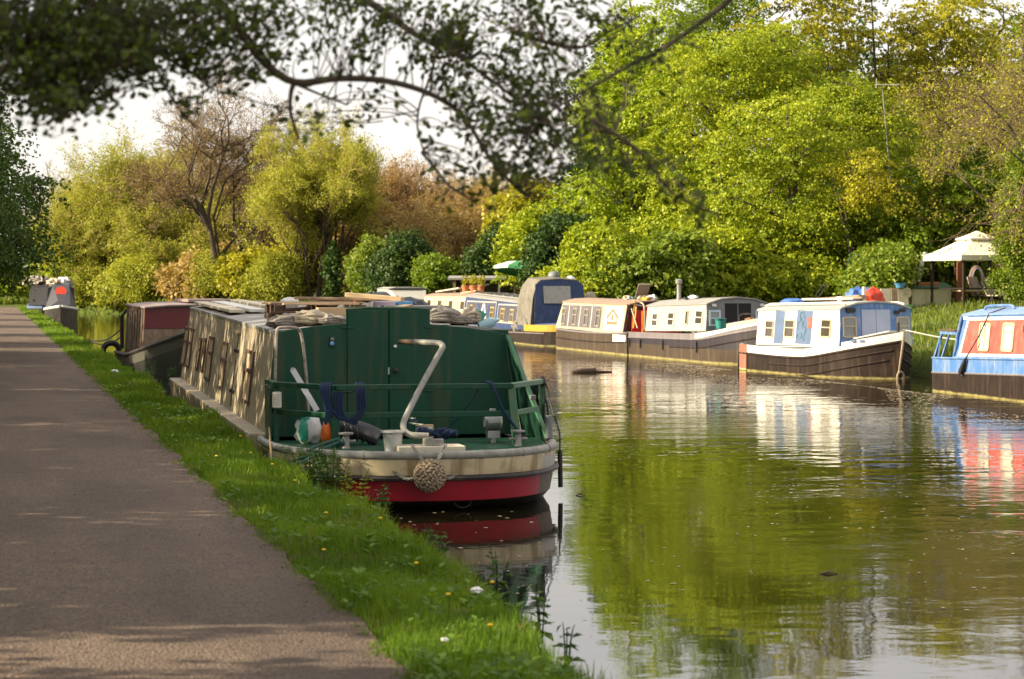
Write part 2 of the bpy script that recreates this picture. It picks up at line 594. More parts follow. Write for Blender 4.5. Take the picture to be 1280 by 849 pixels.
def ground_z(x, y):
    wob = .12 * math.sin(y * .55) + .07 * math.sin(y * 1.7 + 1) + .04 * math.sin(y * 3.9)
    e = x - wob * .5
    if y > 100: near_edge = 2.6 
    # near bank
    if e < 2.45:
        zn = .5 if x > -1.3 else .5 + min(.25, (-1.3 - x) * .12)
        if x > 1.65: zn = .5 - .02 * (x - 1.65) + .035 * math.sin(y * 2.3 + x * 4)
    elif e < 2.85:
        zn = .48 - (e - 2.45) / .4 * 1.1
    else:
        zn = -.7
    # far bank
    fe = x - 19.5 - .3 * math.sin(y * .4)
    if fe < 0: zf = -.7
    elif fe < .5: zf = -.7 + fe / .5 * 1.05
    else: zf = .35 + min(.85, (fe - .5) * .075) + .05 * math.sin(x * 1.3 + y * .8)
    d = y - end_bank(min(x, 40)) - .5 * math.sin(x * .7)
    ze = -.7 if d < 0 else min(-.7 + d * 1.2, .5 + min(d * .008, 1.2))
    return max(zn, zf, ze)


def axis(parts):
    o = []
    for a, b, st in parts:
        k = max(1, int(round((b - a) / st)))
        o += [a + (b - a) * i / k for i in range(k)]
    return o + [parts[-1][1]]


xs = axis([(-400, -60, 40), (-60, -6, 6), (-6, 1.4, .6), (1.4, 3.2, .1), (3.2, 18.8, .5), (18.8, 21, .2), (21, 40, 1), (40, 80, 5), (80, 500, 60)])
ys = axis([(-60, 4, 4), (4, 40, .3), (40, 100, 1), (100, 160, .8), (160, 200, 4), (200, 300, 10), (300, 900, 100)])
V = np.array([(x, y, ground_z(x, y)) for y in ys for x in xs])
nx = len(xs)
ii = np.arange((len(ys) - 1) * nx).reshape(-1, nx)[:, :-1].ravel()
Q = np.stack([ii, ii + 1, ii + nx + 1, ii + nx], 1)
m, nt, out = new_mat('earth_and_turf')
v = coords(nt)
c_ = mixc(nt, noise(nt, v, .8, 6), (.035, .06, .012), (.10, .13, .025))
c_ = mixc(nt, ramp(nt, noise(nt, v, 2.5, 6), .5, .7), c_, (.10, .075, .04))
b_ = N(nt, 'ShaderNodeBsdfPrincipled', {'Base Color': c_, 'Roughness': .95, 'Specular IOR Level': .1})
bp = N(nt, 'ShaderNodeBump', {'Height': noise(nt, v, 9, 8), 'Strength': .8, 'Distance': .05})
nt.links.new(bp.outputs[0], b_.inputs['Normal'])
nt.links.new(b_.outputs[0], out.inputs[0])
tag(np_mesh('ground', V, Q, mats=[m], smooth=True), kind='structure')

# the tow path: bound gravel, four millimetres above the ground
m, nt, out = new_mat('bound_gravel')
v = coords(nt)
vo = N(nt, 'ShaderNodeTexVoronoi', {'Vector': v, 'Scale': 115.0})
sep = N(nt, 'ShaderNodeSeparateColor', {0: vo.outputs['Color']})
vo2 = N(nt, 'ShaderNodeTexVoronoi', {'Vector': v, 'Scale': 62.0})
sep2 = N(nt, 'ShaderNodeSeparateColor', {0: vo2.outputs['Color']})
g1 = mixc(nt, sep.outputs[0], (.032, .023, .016), (.285, .208, .155))
g2 = mixc(nt, sep2.outputs[0], (.046, .033, .024), (.165, .12, .089))
gc = mixc(nt, .3, g1, g2)
gc = mixc(nt, mul(nt, ramp(nt, noise(nt, coords(nt, (1, .35, 1)), .9, 6), .42, .62), .5), gc, (.075, .055, .045))
gc = mixc(nt, mul(nt, ramp(nt, noise(nt, v, 3.5, 6), .55, .75), .4), gc, (.075, .055, .045))
b_ = N(nt, 'ShaderNodeBsdfPrincipled', {'Base Color': gc, 'Roughness': .85, 'Specular IOR Level': .25})
ht = nt.nodes.new('ShaderNodeMath')
ht.operation = 'ADD'
nt.links.new(vo.outputs['Distance'], ht.inputs[0])
nt.links.new(mul(nt, vo2.outputs['Distance'], 1.6), ht.inputs[1])
bp = N(nt, 'ShaderNodeBump', {'Height': ht.outputs[0], 'Strength': .8, 'Distance': .007}, invert=True)
nt.links.new(bp.outputs[0], b_.inputs['Normal'])
nt.links.new(b_.outputs[0], out.inputs[0])
pv, pq = [], []
yy = axis([(-20, 4, 1), (4, 60, .25), (60, 136, 1)])
for y in yy:
    e = 1.67 + .02 * math.sin(y * 1.9) + .012 * math.sin(y * 4.3 + 1) + .008 * math.sin(y * 9.1)
    l = -1.2 + .05 * math.sin(y * 1.3)
    for t in (0, .25, .5, .75, 1):
        x = l + (e - l) * t
        pv.append((x, y, .508 + .018 * (1 - (2 * t - 1) ** 2)))
for i in range(len(yy) - 1):
    for j in range(4):
        a = i * 5 + j
        pq.append((a, a + 1, a + 6, a + 5))
tag(np_mesh('towpath', pv, pq, mats=[m], smooth=True), kind='structure')

# the canal
m, nt, out = new_mat('canal_water')
tc = nt.nodes.new('ShaderNodeTexCoord')


def wnoise(sx, sy, scale, detail, dist=0):
    mp = nt.nodes.new('ShaderNodeMapping')
    mp.inputs['Scale'].default_value = (sx, sy, 1)
    mp.inputs['Rotation'].default_value = (0, 0, math.radians(13))
    nt.links.new(tc.outputs['Object'], mp.inputs['Vector'])
    n = nt.nodes.new('ShaderNodeTexNoise')
    n.inputs['Scale'].default_value = scale
    n.inputs['Detail'].default_value = detail
    n.inputs['Roughness'].default_value = .5
    n.inputs['Distortion'].default_value = dist
    nt.links.new(mp.outputs[0], n.inputs['Vector'])
    return n.outputs['Fac']


big = wnoise(.8, 1.0, 3.3, 2, .3)
small = wnoise(.8, 1.0, 9.5, 3, .3)
patch = ramp(nt, wnoise(.5, 1, .22, 3), .38, .62)
patch2 = N(nt, 'ShaderNodeMapRange', {'Value': wnoise(.6, 1, .35, 2), 'From Min': .35, 'From Max': .65, 'To Min': .5, 'To Max': 1.0}).outputs[0]
h1 = mul(nt, mul(nt, big, .0068), patch2)
swell = mul(nt, wnoise(.5, 1.0, 1.3, 1, .2), .009)
h2 = mul(nt, mul(nt, small, .0034), patch)
ad = nt.nodes.new('ShaderNodeMath')
ad.operation = 'ADD'
nt.links.new(h1, ad.inputs[0])
nt.links.new(h2, ad.inputs[1])
ad2 = nt.nodes.new('ShaderNodeMath')
ad2.operation = 'ADD'
nt.links.new(ad.outputs[0], ad2.inputs[0])
nt.links.new(swell, ad2.inputs[1])
sx_ = N(nt, 'ShaderNodeSeparateXYZ', {0: tc.outputs['Object']})
lee = N(nt, 'ShaderNodeMapRange', {'Value': sx_.outputs[0], 'From Min': 4.8, 'From Max': 8.5, 'To Min': .22, 'To Max': 1.0})
bp = N(nt, 'ShaderNodeBump', {'Height': mul(nt, ad2.outputs[0], lee.outputs[0]), 'Strength': 1.0, 'Distance': 1.0})
murk = mixc(nt, wnoise(.6, 1, .8, 5), (.008, .0065, .003), (.018, .014, .006))
b_ = N(nt, 'ShaderNodeBsdfPrincipled', {'Base Color': murk, 'Roughness': .025, 'IOR': 2.9, 'Specular IOR Level': .7})
nt.links.new(bp.outputs[0], b_.inputs['Normal'])
nt.links.new(b_.outputs[0], out.inputs[0])
tag(np_mesh('canal_water', [(-5, -60, 0), (20.4, -60, 0), (20.4, 190, 0), (-5, 190, 0)], [(0, 1, 2, 3)], mats=[m]), kind='structure')


# ------------------------------------------------------------------ grass
def blades(name, P, h, w, mat, lean=.45, tint=None, parent=None):
    """P: roots (n, 3); h, w: heights and widths"""
    n = len(P)
    az = RNG.uniform(0, 2 * PI, n)
    la = RNG.uniform(0, 2 * PI, n)
    ln = RNG.uniform(.1, 1, n) * lean * h
    wx, wy = np.cos(az) * w / 2, np.sin(az) * w / 2
    lx, ly = np.cos(la) * ln, np.sin(la) * ln
    Vv = np.zeros((n, 5, 3))
    Vv[:, 0] = P - np.stack([wx, wy, 0 * wx], 1)
    Vv[:, 1] = P + np.stack([wx, wy, 0 * wx], 1)
    mid = P + np.stack([lx * .35, ly * .35, h * .6], 1)
    Vv[:, 2] = mid + np.stack([wx, wy, 0 * wx], 1) * .75
    Vv[:, 3] = mid - np.stack([wx, wy, 0 * wx], 1) * .75
    Vv[:, 4] = P + np.stack([lx, ly, h * (1 - .25 * ln / (h * lean + 1e-6))], 1)
    b = np.arange(n)[:, None] * 5
    q = b + np.array([[0, 1, 2, 3]])
    t = b + np.array([[3, 2, 4]])
    tv = RNG.random(n) if tint is None else tint
    return np_mesh(name, Vv.reshape(-1, 3), q, t, mats=[mat], tint=np.repeat(tv, 5), parent=parent)


def vnoise(x, y, s):
    return (np.sin(x * s * 1.3 + 1.1 * np.sin(y * s * .9)) * np.cos(y * s * 1.1 + 1.7 * np.sin(x * s * .7)) + 1) / 2


def near_verge():
    Ps, hs, ws = [], [], []
    for y0, y1, dens, wk in ((7.5, 13, 5200, 1.0), (13, 20, 3600, 1.25), (20, 30, 2200, 1.7), (30, 45, 1200, 2.4), (45, 75, 450, 4), (75, 140, 130, 7)):
        n = int((y1 - y0) * 1.25 * dens)
        y = RNG.uniform(y0, y1, n)
        x = RNG.uniform(1.5, 2.8, n)
        edge = 1.63 + .02 * np.sin(y * 1.9) + .02 * np.sin(y * 4.3 + 1) + .03 * np.sin(y * 9.7) + .03 * np.sin(y * 23) + .05 * (RNG.random(n) - .5)
        bank = 2.66 + .06 * np.sin(y * .55) + .05 * np.sin(y * 6)
        keep = (x > edge) & (x < bank) & (RNG.random(n) < .35 + .75 * vnoise(x, y, 5.0))
        x, y = x[keep], y[keep]
        z = np.array([ground_z(a, b) for a, b in zip(x, y)])
        tuft = vnoise(x + 3, y, 3.1) * .6 + vnoise(x, y + 5, 8.0) * .5
        h = (.035 + .075 * tuft) * RNG.uniform(.6, 1.4, len(x)) * (1 + .7 * np.clip((x - 2.3) / .35, 0, 1))
        h *= np.clip((x - 1.55) / .2, .45, 1)
        h *= 1 + .7 * np.exp(-((y - 20) / 2.2) ** 2) * np.clip((x - 2.1) / .4, 0, 1)
        Ps.append(np.stack([x, y, z - .005], 1))
        hs.append(h)
        ws.append(.0048 * wk * RNG.uniform(.7, 1.3, len(x)))
    P = np.concatenate(Ps)
    t = np.clip(vnoise(P[:, 0], P[:, 1], 1.7) * .55 + RNG.random(len(P)) * .45, 0, .97)
    t[RNG.random(len(P)) < .012] = 1.0
    o = blades('verge_grass', P, np.concatenate(hs), np.concatenate(ws), L_grass, .75, t)
    tag(o, 'short lush green grass on the verge between path and canal', 'grass', kind='stuff')


near_verge()


def far_lawn():
    n = 60000
    y = RNG.uniform(30, 90, n)
    x = RNG.uniform(19.8, 38, n)
    keep = RNG.random(n) < np.clip(1.2 - (x - 19.5) / 25, .3, 1)
    x, y = x[keep], y[keep]
    z = np.array([ground_z(a, b) for a, b in zip(x, y)])
    h = (.07 + .2 * vnoise(x, y, 1.4)) * RNG.uniform(.5, 1.4, len(x))
    tag(blades('bank_grass', np.stack([x, y, z - .01], 1), h, .03 * np.ones(len(x)), L_grass2, .6), 'rough sunlit grass on the far bank behind the boats', 'grass', kind='stuff')
    # rough herbage along the end of the water and the left of the path
    n = 30000
    x = RNG.uniform(-14, 18, n)
    y = np.array([end_bank(a) for a in x]) + RNG.uniform(.5, 12, n)
    z = np.array([ground_z(a, b) for a, b in zip(x, y)])
    tag(blades('bank_herbage', np.stack([x, y, z - .02], 1), RNG.uniform(.2, .7, n), .09 * np.ones(n), L_grass2, .6), 'tall yellow-green herbage along the far end of the water', 'herbage', kind='stuff')
    n = 26000
    y = RNG.uniform(4, 90, n)
    x = -1.25 - RNG.uniform(0, 1, n) ** 1.4 * 4.5
    z = np.array([ground_z(a, b) for a, b in zip(x, y)])
    tag(blades('hedge_bottom_grass', np.stack([x, y, z - .01], 1), RNG.uniform(.08, .35, n), .012 + y * .0004, L_grass, .7), 'shaded grass along the hedge side of the path', 'grass', kind='stuff')


far_lawn()
# ------------------------------------------------------------------ trees
def unit(n):
    v = RNG.normal(size=(n, 3))
    return v / np.linalg.norm(v, axis=1, keepdims=True)


def leaf_faces(C, Nrm, D, size, aspect=.6):
    """diamond leaves folded along their length: C centres, Nrm normals, D directions, size (n,)"""
    n = len(C)
    D = D - Nrm * np.sum(D * Nrm, 1, keepdims=True)
    D /= np.linalg.norm(D, axis=1, keepdims=True) + 1e-9
    S = np.cross(Nrm, D)
    s = size[:, None]
    V = np.zeros((n, 4, 3))
    V[:, 0] = C - D * s * .5
    V[:, 1] = C + S * s * aspect * .5 + Nrm * s * .12 - D * s * .05
    V[:, 2] = C + D * s * .55
    V[:, 3] = C - S * s * aspect * .5 + Nrm * s * .12 - D * s * .05
    return V


def crown_points(blobs, n):
    """clump centres and outward directions in the outer part of a union of ellipsoids"""
    vol = np.array([b[3] * b[4] * b[5] for b in blobs]) ** .8
    k = RNG.choice(len(blobs), n, p=vol / vol.sum())
    B = np.array([b[:6] for b in blobs])[k]
    d = unit(n)
    r = .3 + .8 * RNG.random(n) ** .5
    return B[:, :3] + d * B[:, 3:] * r[:, None], d, r


def foliage(name, blobs, clumps, per, spread, flat, size, mat, parent, out_bias=.6, droop=.15, aspect=.6, zmin=None, tint_by=.55, label=None, cull=None, feather=1.5):
    size, aspect = size * 1.5, aspect * 1.2
    subs = []
    for q in blobs:
        for u_ in unit(9):
            f_ = RNG.uniform(.22, .46)
            subs.append((q[0] + u_[0] * q[3] * 1.05, q[1] + u_[1] * q[4], q[2] + u_[2] * q[5] * .95, q[3] * f_, q[4] * f_, q[5] * f_))
    C, d, r = crown_points(list(blobs) + subs, int(clumps * 1.5))
    if cull is not None:
        keep = cull(C)
        C, d, r = C[keep], d[keep], r[keep]
    if zmin is not None:
        keep = C[:, 2] > zmin
        C, d, r = C[keep], d[keep], r[keep]
    nC = len(C)
    cs = spread * RNG.uniform(.55, 1.35, nC)
    # every clump is a flattish spray tilted outwards
    axis_ = d * out_bias + np.array([0, 0, 1.0]) + RNG.normal(size=(nC, 3)) * .25
    axis_ /= np.linalg.norm(axis_, axis=1, keepdims=True)
    e1 = d * np.array([1, 1, .25]) + RNG.normal(size=(nC, 3)) * .35
    e1 -= axis_ * np.sum(e1 * axis_, 1, keepdims=True)
    e1 /= np.linalg.norm(e1, axis=1, keepdims=True)
    e2 = np.cross(axis_, e1)
    k = np.repeat(np.arange(nC), per)
    n = len(k)
    g = RNG.uniform(0, 2 * PI, n)
    rr = np.sqrt(RNG.random(n)) * cs[k]
    hh = RNG.normal(size=n) * flat * cs[k]
    P = C[k] + e1[k] * (np.cos(g) * rr * feather)[:, None] + e2[k] * (np.sin(g) * rr / feather)[:, None] + axis_[k] * hh[:, None]
    P[:, 2] -= droop * rr ** 2 / (cs[k] + .01)
    nr = d[k] * .45 + np.array([0, 0, .35]) + RNG.normal(size=(n, 3)) * .55
    nr /= np.linalg.norm(nr, axis=1, keepdims=True)
    D = d[k] + RNG.normal(size=(n, 3)) * .6 + np.array([0, 0, -.25])
    V = leaf_faces(P, nr, D, size * RNG.uniform(.6, 1.35, n), aspect)
    ct = RNG.random(nC)
    t = np.clip(ct[k] * tint_by + RNG.random(n) * (1 - tint_by), 0, 1)
    o = np_mesh(name, V.reshape(-1, 3), np.arange(n * 4).reshape(-1, 4), mats=[mat], tint=np.repeat(t, 4), parent=parent)
    if label: o['label'] = label
    return C, d


def limbs_mesh(paths, name, mat, parent, n=5):
    mb = MB()
    for pts, r0, r1 in paths:
        k = len(pts)
        mb.tube(pts, [r0 + (r1 - r0) * (i / (k - 1)) ** .8 for i in range(k)], n, cap=False)
    return mb.build(name, mat, parent, smooth=True, sharp=80)


def tree(name, label, cat, base, blobs, mat, size, clumps, per=26, spread=.5, flat=.16, trunk_r=.16, trunk_h=None, bark_m=None, group=None,
         stems=1, n_limbs=26, out_bias=.6, droop=.2, aspect=.6, zmin=None, lean=(0, 0), cull=None, tint_by=.55):
    """blobs are relative to the base; a tapered trunk, limbs to part of the clumps, and leaf sprays"""
    t = thing(name, label, cat, base, 0, group)
    C, d = foliage('crown', blobs, clumps, per, spread, flat, size, mat, t, out_bias, droop, aspect, zmin, tint_by, None, cull)
    B = np.array([b[:6] for b in blobs])
    top = max(b[2] + b[5] * .6 for b in blobs)
    th = trunk_h or top
    rnd = random.Random(sum(map(ord, label)))
    tr = MB()
    trunks = []
    for s in range(stems):
        a = rnd.uniform(0, 2 * PI)
        sp = 0 if stems == 1 else rnd.uniform(.15, .45)
        cx, cy = np.average(B[:, :2], axis=0, weights=B[:, 3])
        e = Vector((cx + lean[0] + sp * 3 * math.cos(a), cy + lean[1] + sp * 3 * math.sin(a), th * rnd.uniform(.8, 1)))
        b0 = Vector((sp * math.cos(a) * .5, sp * math.sin(a) * .5, -.2))
        md = (b0 + e) / 2 + Vector((rnd.uniform(-.25, .25), rnd.uniform(-.25, .25), 0))
        pts = bez(b0, md, e, 9)
        trunks.append(pts)
        rr = trunk_r * (1 if stems == 1 else rnd.uniform(.5, .8))
        tr.tube(pts, [rr * (1.35 if i == 0 else 1 - .85 * i / 8) for i in range(9)], 8)
    tr.build('trunk', bark_m or bark, t, smooth=True, sharp=80)
    paths = []
    if len(C) and n_limbs:
        idx = RNG.choice(len(C), min(n_limbs, len(C)), replace=False)
        joints = []
        for q, i in enumerate(idx):
            p = Vector(C[i])
            tp = trunks[q % stems]
            # leave the trunk a little lower than the clump
            want = max(.3, p.z - .45 * (p - Vector((tp[4].x, tp[4].y, p.z))).length)
            st = min(tp[1:], key=lambda v_: abs(v_.z - want))
            cand = [j for j in joints if (j - p).length < (st - p).length * .75]
            if cand: st = min(cand, key=lambda v_: (v_ - p).length)
            md = st.lerp(p, .5) + Vector((rnd.uniform(-.2, .2), rnd.uniform(-.2, .2), .12 * (p - st).length))
            pts = bez(st, md, p, 6)
            joints += pts[2:5]
            r0 = trunk_r * (.32 if not cand else .16)
            paths.append((pts, r0, .012))
        limbs_mesh(paths, 'limbs', bark_m or bark, t)
    return t


def twiggy(name, label, cat, base, h, spread, mat, levels=4, kids=4, r0=.14, up=.5, seed=1, leaf=None, lsize=.07, lcount=0, stems=3, group=None, ratio=.66, rmin=.008, jitter=.75, first=.33):
    """a bare or budding tree of real twigs"""
    rnd = np.random.default_rng(seed)
    t = thing(name, label, cat, base, 0, group)
    segs = []
    S = []
    for s in range(stems):
        a = rnd.uniform(0, 2 * PI)
        tilt = rnd.uniform(.05, .45) if stems > 1 else .06
        S.append((np.array([.2 * math.cos(a), .2 * math.sin(a), -.2]) * (stems > 1) + np.array([0, 0, -.15]), np.array([math.cos(a) * tilt * spread, math.sin(a) * tilt * spread, 1.0]), h * first * rnd.uniform(.8, 1.15), r0 * (rnd.uniform(.5, 1) if stems > 1 else 1)))
    level = S
    thick, thin = [], []
    tips = []
    for lv in range(levels + 1):
        nxt = []
        for p, d, L, r in level:
            d = d / np.linalg.norm(d)
            m_ = p + d * L * .5 + rnd.normal(size=3) * L * .05
            e = p + d * L + rnd.normal(size=3) * L * .06
            (thick if lv < 3 else thin).append((p, m_, e, r, r * .6))
            if lv < levels:
                k = kids + (1 if lv > 1 else 0)
                for c in range(k):
                    f = rnd.uniform(.35, 1.0) if c else 1.0
                    b0 = p + (m_ - p) * (f / .5) if f < .5 else m_ + (e - m_) * ((f - .5) / .5)
                    nd = d + rnd.normal(size=3) * jitter * np.array([spread, spread, .8]) + np.array([0, 0, up * .35])
                    nxt.append((b0, nd, L * ratio * rnd.uniform(.7, 1.2), max(rmin, r * .52)))
            else:
                tips.append(e)
                tips.append(m_)
        level = nxt
    k_ = h / max(.1, np.percentile([e[2] for e in tips], 98))
    thick, thin = [[(p * k_, m_ * k_, e * k_, ra, rb) for p, m_, e, ra, rb in L_] for L_ in (thick, thin)]
    tips = [e * k_ for e in tips]
    mb = MB()
    for p, m_, e, ra, rb in thick:
        mb.tube([p, m_, e], [ra, (ra + rb) / 2, rb], 6, cap=False)
    mb.build('trunk', bark if mat is not twig_tan else bark_lt, t, smooth=True, sharp=80)
    A = np.array([x[0] for x in thin] + [x[1] for x in thin])
    B_ = np.array([x[1] for x in thin] + [x[2] for x in thin])
    R_ = np.array([x[3] for x in thin] + [x[4] for x in thin])
    n = len(A)
    d = B_ - A
    d /= np.linalg.norm(d, axis=1, keepdims=True) + 1e-9
    s = np.cross(d, rnd.normal(size=(n, 3)))
    s /= np.linalg.norm(s, axis=1, keepdims=True) + 1e-9
    u = np.cross(d, s)
    V = np.zeros((n, 6, 3))
    for j in range(3):
        g = 2 * PI * j / 3
        o_ = (s * math.cos(g) + u * math.sin(g)) * R_[:, None]
        V[:, j] = A + o_
        V[:, 3 + j] = B_ + o_ * .7
    b = np.arange(n)[:, None, None] * 6
    q = (b + np.array([[0, 1, 4, 3], [1, 2, 5, 4], [2, 0, 3, 5]])).reshape(-1, 4)
    np_mesh('twigs', V.reshape(-1, 3), q, mats=[mat], parent=t)
    if leaf is not None and lcount:
        T = np.array(tips)
        k = rnd.integers(0, len(T), lcount)
        P = T[k] + rnd.normal(size=(lcount, 3)) * (.12 if levels > 4 else .24)
        nr = unit(lcount)
        Vl = leaf_faces(P, nr, unit(lcount), lsize * rnd.uniform(.6, 1.3, lcount), .5)
        ct = rnd.random(len(T))
        np_mesh('crown', Vl.reshape(-1, 3), np.arange(lcount * 4).reshape(-1, 4), mats=[leaf], tint=np.repeat(np.clip(ct[k] * .5 + rnd.random(lcount) * .5, 0, 1), 4), parent=t)
    return t


def P_(px, Y, z=None):
    x = ground_x(px, Y)
    return (x, Y, ground_z(x, Y) if z is None else z)


def yb(px, off):
    return 69.2 / (ground_x(px, 1.0) + .4348) + off


def zpx(py, px, Y):          # height above the water of what shows at px, py when it stands at Y
    return at(px, py, Y).z


def blob_px(base, px, py, rx, ry, depth_r, Y=None):
    """an ellipsoid given by where it shows and how large, at the base's distance"""
    Y = base[1] if Y is None else Y
    p = at(px, py, Y)
    k = (p - CAM).dot(FWD) / F
    return (p.x - base[0], p.y - base[1], p.z - base[2], rx * k, depth_r, ry * k)


# --- far bank, right: the bright layered trees
LAY = dict(out_bias=.15, droop=.3)
b = P_(975, 80)
tree('field_maple', 'broad bright yellow-green tree in layered sprays behind the white boat', 'tree', b,
     [blob_px(b, 960, 250, 90, 70, 2.4), blob_px(b, 900, 300, 60, 55, 1.8), blob_px(b, 1010, 320, 90, 45, 1.9), blob_px(b, 985, 170, 80, 60, 2.2), blob_px(b, 930, 345, 70, 30, 1.5)],
     L_bright, .070, 640, 64, .66, .055, .24, stems=3, n_limbs=80, **LAY)
b = P_(1065, 83)
tree('field_maple', 'second layered maple, right of the broad one and behind the mast', 'tree', b,
     [blob_px(b, 1070, 290, 75, 60, 2.2), blob_px(b, 1050, 170, 70, 70, 2.2), blob_px(b, 1110, 180, 60, 60, 2), blob_px(b, 1060, 345, 60, 36, 1.6), blob_px(b, 1135, 250, 46, 50, 1.8)],
     L_bright, .070, 560, 64, .66, .055, .24, stems=2, n_limbs=70, **LAY)
b = P_(905, 86)
tree('field_maple', 'third layered maple, tallest, left of the broad one', 'tree', b,
     [blob_px(b, 890, 110, 75, 60, 2.2), blob_px(b, 940, 75, 75, 50, 2.2), blob_px(b, 870, 200, 60, 60, 2), blob_px(b, 1000, 100, 60, 50, 2), blob_px(b, 850, 280, 50, 50, 1.8)],
     L_bright, .075, 580, 62, .66, .06, .24, stems=2, n_limbs=80, **LAY)
b = P_(775, 92)
tree('beech', 'tall bright lime-green tree behind the brown boat with the red stern', 'tree', b,
     [blob_px(b, 785, 150, 56, 100, 2.2), blob_px(b, 760, 270, 75, 70, 2.2), blob_px(b, 812, 40, 50, 70, 2.0), blob_px(b, 790, 330, 80, 40, 1.8), blob_px(b, 830, 220, 50, 80, 2)],
     L_lime, .09, 820, 50, .54, .11, .2, stems=2, n_limbs=40, out_bias=.4)
b = P_(672, 95)
tree('hawthorn', 'low bright green bushy tree behind the blue canvas hood', 'tree', b,
     [blob_px(b, 672, 300, 34, 45, 1.6), blob_px(b, 655, 325, 30, 30, 1.4), blob_px(b, 735, 310, 34, 50, 1.5)],
     L_bright, .11, 300, 36, .4, .15, .13, stems=3, n_limbs=20)
b = P_(1178, 78)
tree('elder', 'rounded fresh green tree rising straight behind the gazebo', 'tree', b,
     [blob_px(b, 1180, 262, 58, 55, 2.0), blob_px(b, 1150, 300, 40, 40, 1.6), blob_px(b, 1215, 290, 40, 50, 1.8)],
     L_mid, .11, 420, 44, .42, .18, .14, stems=3, n_limbs=30)
b = P_(1085, 77)
tree('yellow_hawthorn', 'small golden yellow tree beside the television mast', 'tree', b,
     [blob_px(b, 1080, 215, 28, 26, 1.2), blob_px(b, 1105, 245, 24, 24, 1.1), blob_px(b, 1062, 240, 20, 22, 1)], L_gold, .065, 70, 36, .4, .15, .1, stems=2, n_limbs=24)
b = P_(1120, 98)
tree('sycamore', 'tall olive-gold tree with dark limbs above the gazebo', 'tree', b,
     [blob_px(b, 1110, 70, 120, 80, 2.6), blob_px(b, 1010, 40, 80, 70, 2.4), blob_px(b, 1170, 110, 70, 60, 2.2), blob_px(b, 1080, 160, 80, 50, 2.2), blob_px(b, 1200, 30, 70, 60, 2.4), blob_px(b, 960, 75, 50, 45, 2)],
     L_olive, .10, 850, 38, .52, .09, .34, stems=2, n_limbs=70, out_bias=.3)
b = P_(905, 100)
tree('weeping_birch', 'darker drooping tree top showing behind the bright layered tree', 'tree', b,
     [blob_px(b, 905, 20, 55, 60, 2), blob_px(b, 870, 70, 45, 60, 2), blob_px(b, 920, -40, 45, 50, 2)], L_mid, .11, 300, 34, .45, .3, .2, n_limbs=30, droop=1.2, aspect=.4)
b = P_(1240, 75)
twiggy('bare_ash', 'brown bare-twigged tree leaning in at the right edge above the gazebo', 'tree', b, 10.5, 1.15, twig, 5, 4, .2, .2, 5, L_olive, .11, 15000, 2, rmin=.010)
b = P_(1300, 70)
twiggy('bare_thorn', 'second brown twiggy tree at the right edge with a few budding leaves', 'tree', b, 8.5, 1.2, twig, 5, 4, .15, .15, 9, L_olive, .10, 15000, 3, rmin=.010)
# ivy-clad shrubs
b = P_(1282, 67)
tree('ivy_shrub', 'cream-flecked ivy bush hanging over the right side of the gazebo', 'shrub', b,
     [blob_px(b, 1278, 285, 24, 70, 1.0), blob_px(b, 1292, 240, 28, 70, 1.2), blob_px(b, 1268, 340, 16, 34, .8), blob_px(b, 1258, 300, 12, 16, .6)], L_ivy, .06, 520, 40, .24, .3, .08, stems=3, n_limbs=24, droop=.5)
hedge = [
    (650, 108, 'dark evergreen bush left of the bright hawthorn behind the blue hood', L_ivy, [(632, 325, 24, 28), (612, 338, 20, 18)]),
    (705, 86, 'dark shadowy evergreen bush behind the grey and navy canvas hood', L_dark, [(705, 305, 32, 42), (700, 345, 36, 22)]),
    (735, 77, 'bright leafy shrub behind the roof clutter of the brown boat', L_bright, [(735, 350, 45, 26), (765, 345, 34, 28)]),
    (800, 76, 'ivy-covered shrub behind the stove pipe of the grey-white boat', L_ivy, [(805, 345, 50, 36), (845, 335, 44, 44)]),
    (880, 77, 'bright green shrub behind the bow cabin of the grey-white boat', L_bright, [(880, 330, 52, 50), (920, 345, 46, 34)]),
    (960, 77, 'bright green shrub behind the roof of the white and blue boat', L_bright, [(955, 352, 50, 26), (1010, 350, 40, 26)]),
    (1045, 80, 'mid-green shrub between the teal fence and the bright layered tree', L_mid, [(1030, 325, 46, 44), (1075, 300, 40, 50)]),
    (770, 78, 'low bright green shrub between two ivy-covered ones behind the grey-white boat', L_bright, [(775, 330, 40, 34), (750, 310, 34, 30)]),
    (1095, 76.5, 'small ivy shrub growing up behind the teal fence', L_ivy, [(1086, 335, 11, 18), (1112, 322, 8, 12)]),
    (1104, 72.6, 'thin ivy climbing the front of the teal fence', L_ivy, [(1080, 350, 12, 14), (1118, 335, 7, 20), (1098, 328, 5, 14)]),
    (1210, 84, 'ivy hedge seen between the legs of the gazebo', L_ivy, [(1190, 345, 60, 40), (1240, 345, 40, 40), (1150, 340, 40, 34)]),
]
for px, Y, lab, mt, bl in hedge:
    b = P_(px, Y)
    tree('hedge_shrub', lab, 'shrub', b, [blob_px(b, *q, 1.3) for q in bl], mt, .10, 330, 38, .36, .3, .07, stems=3, n_limbs=10, group='shrubs along the far bank')
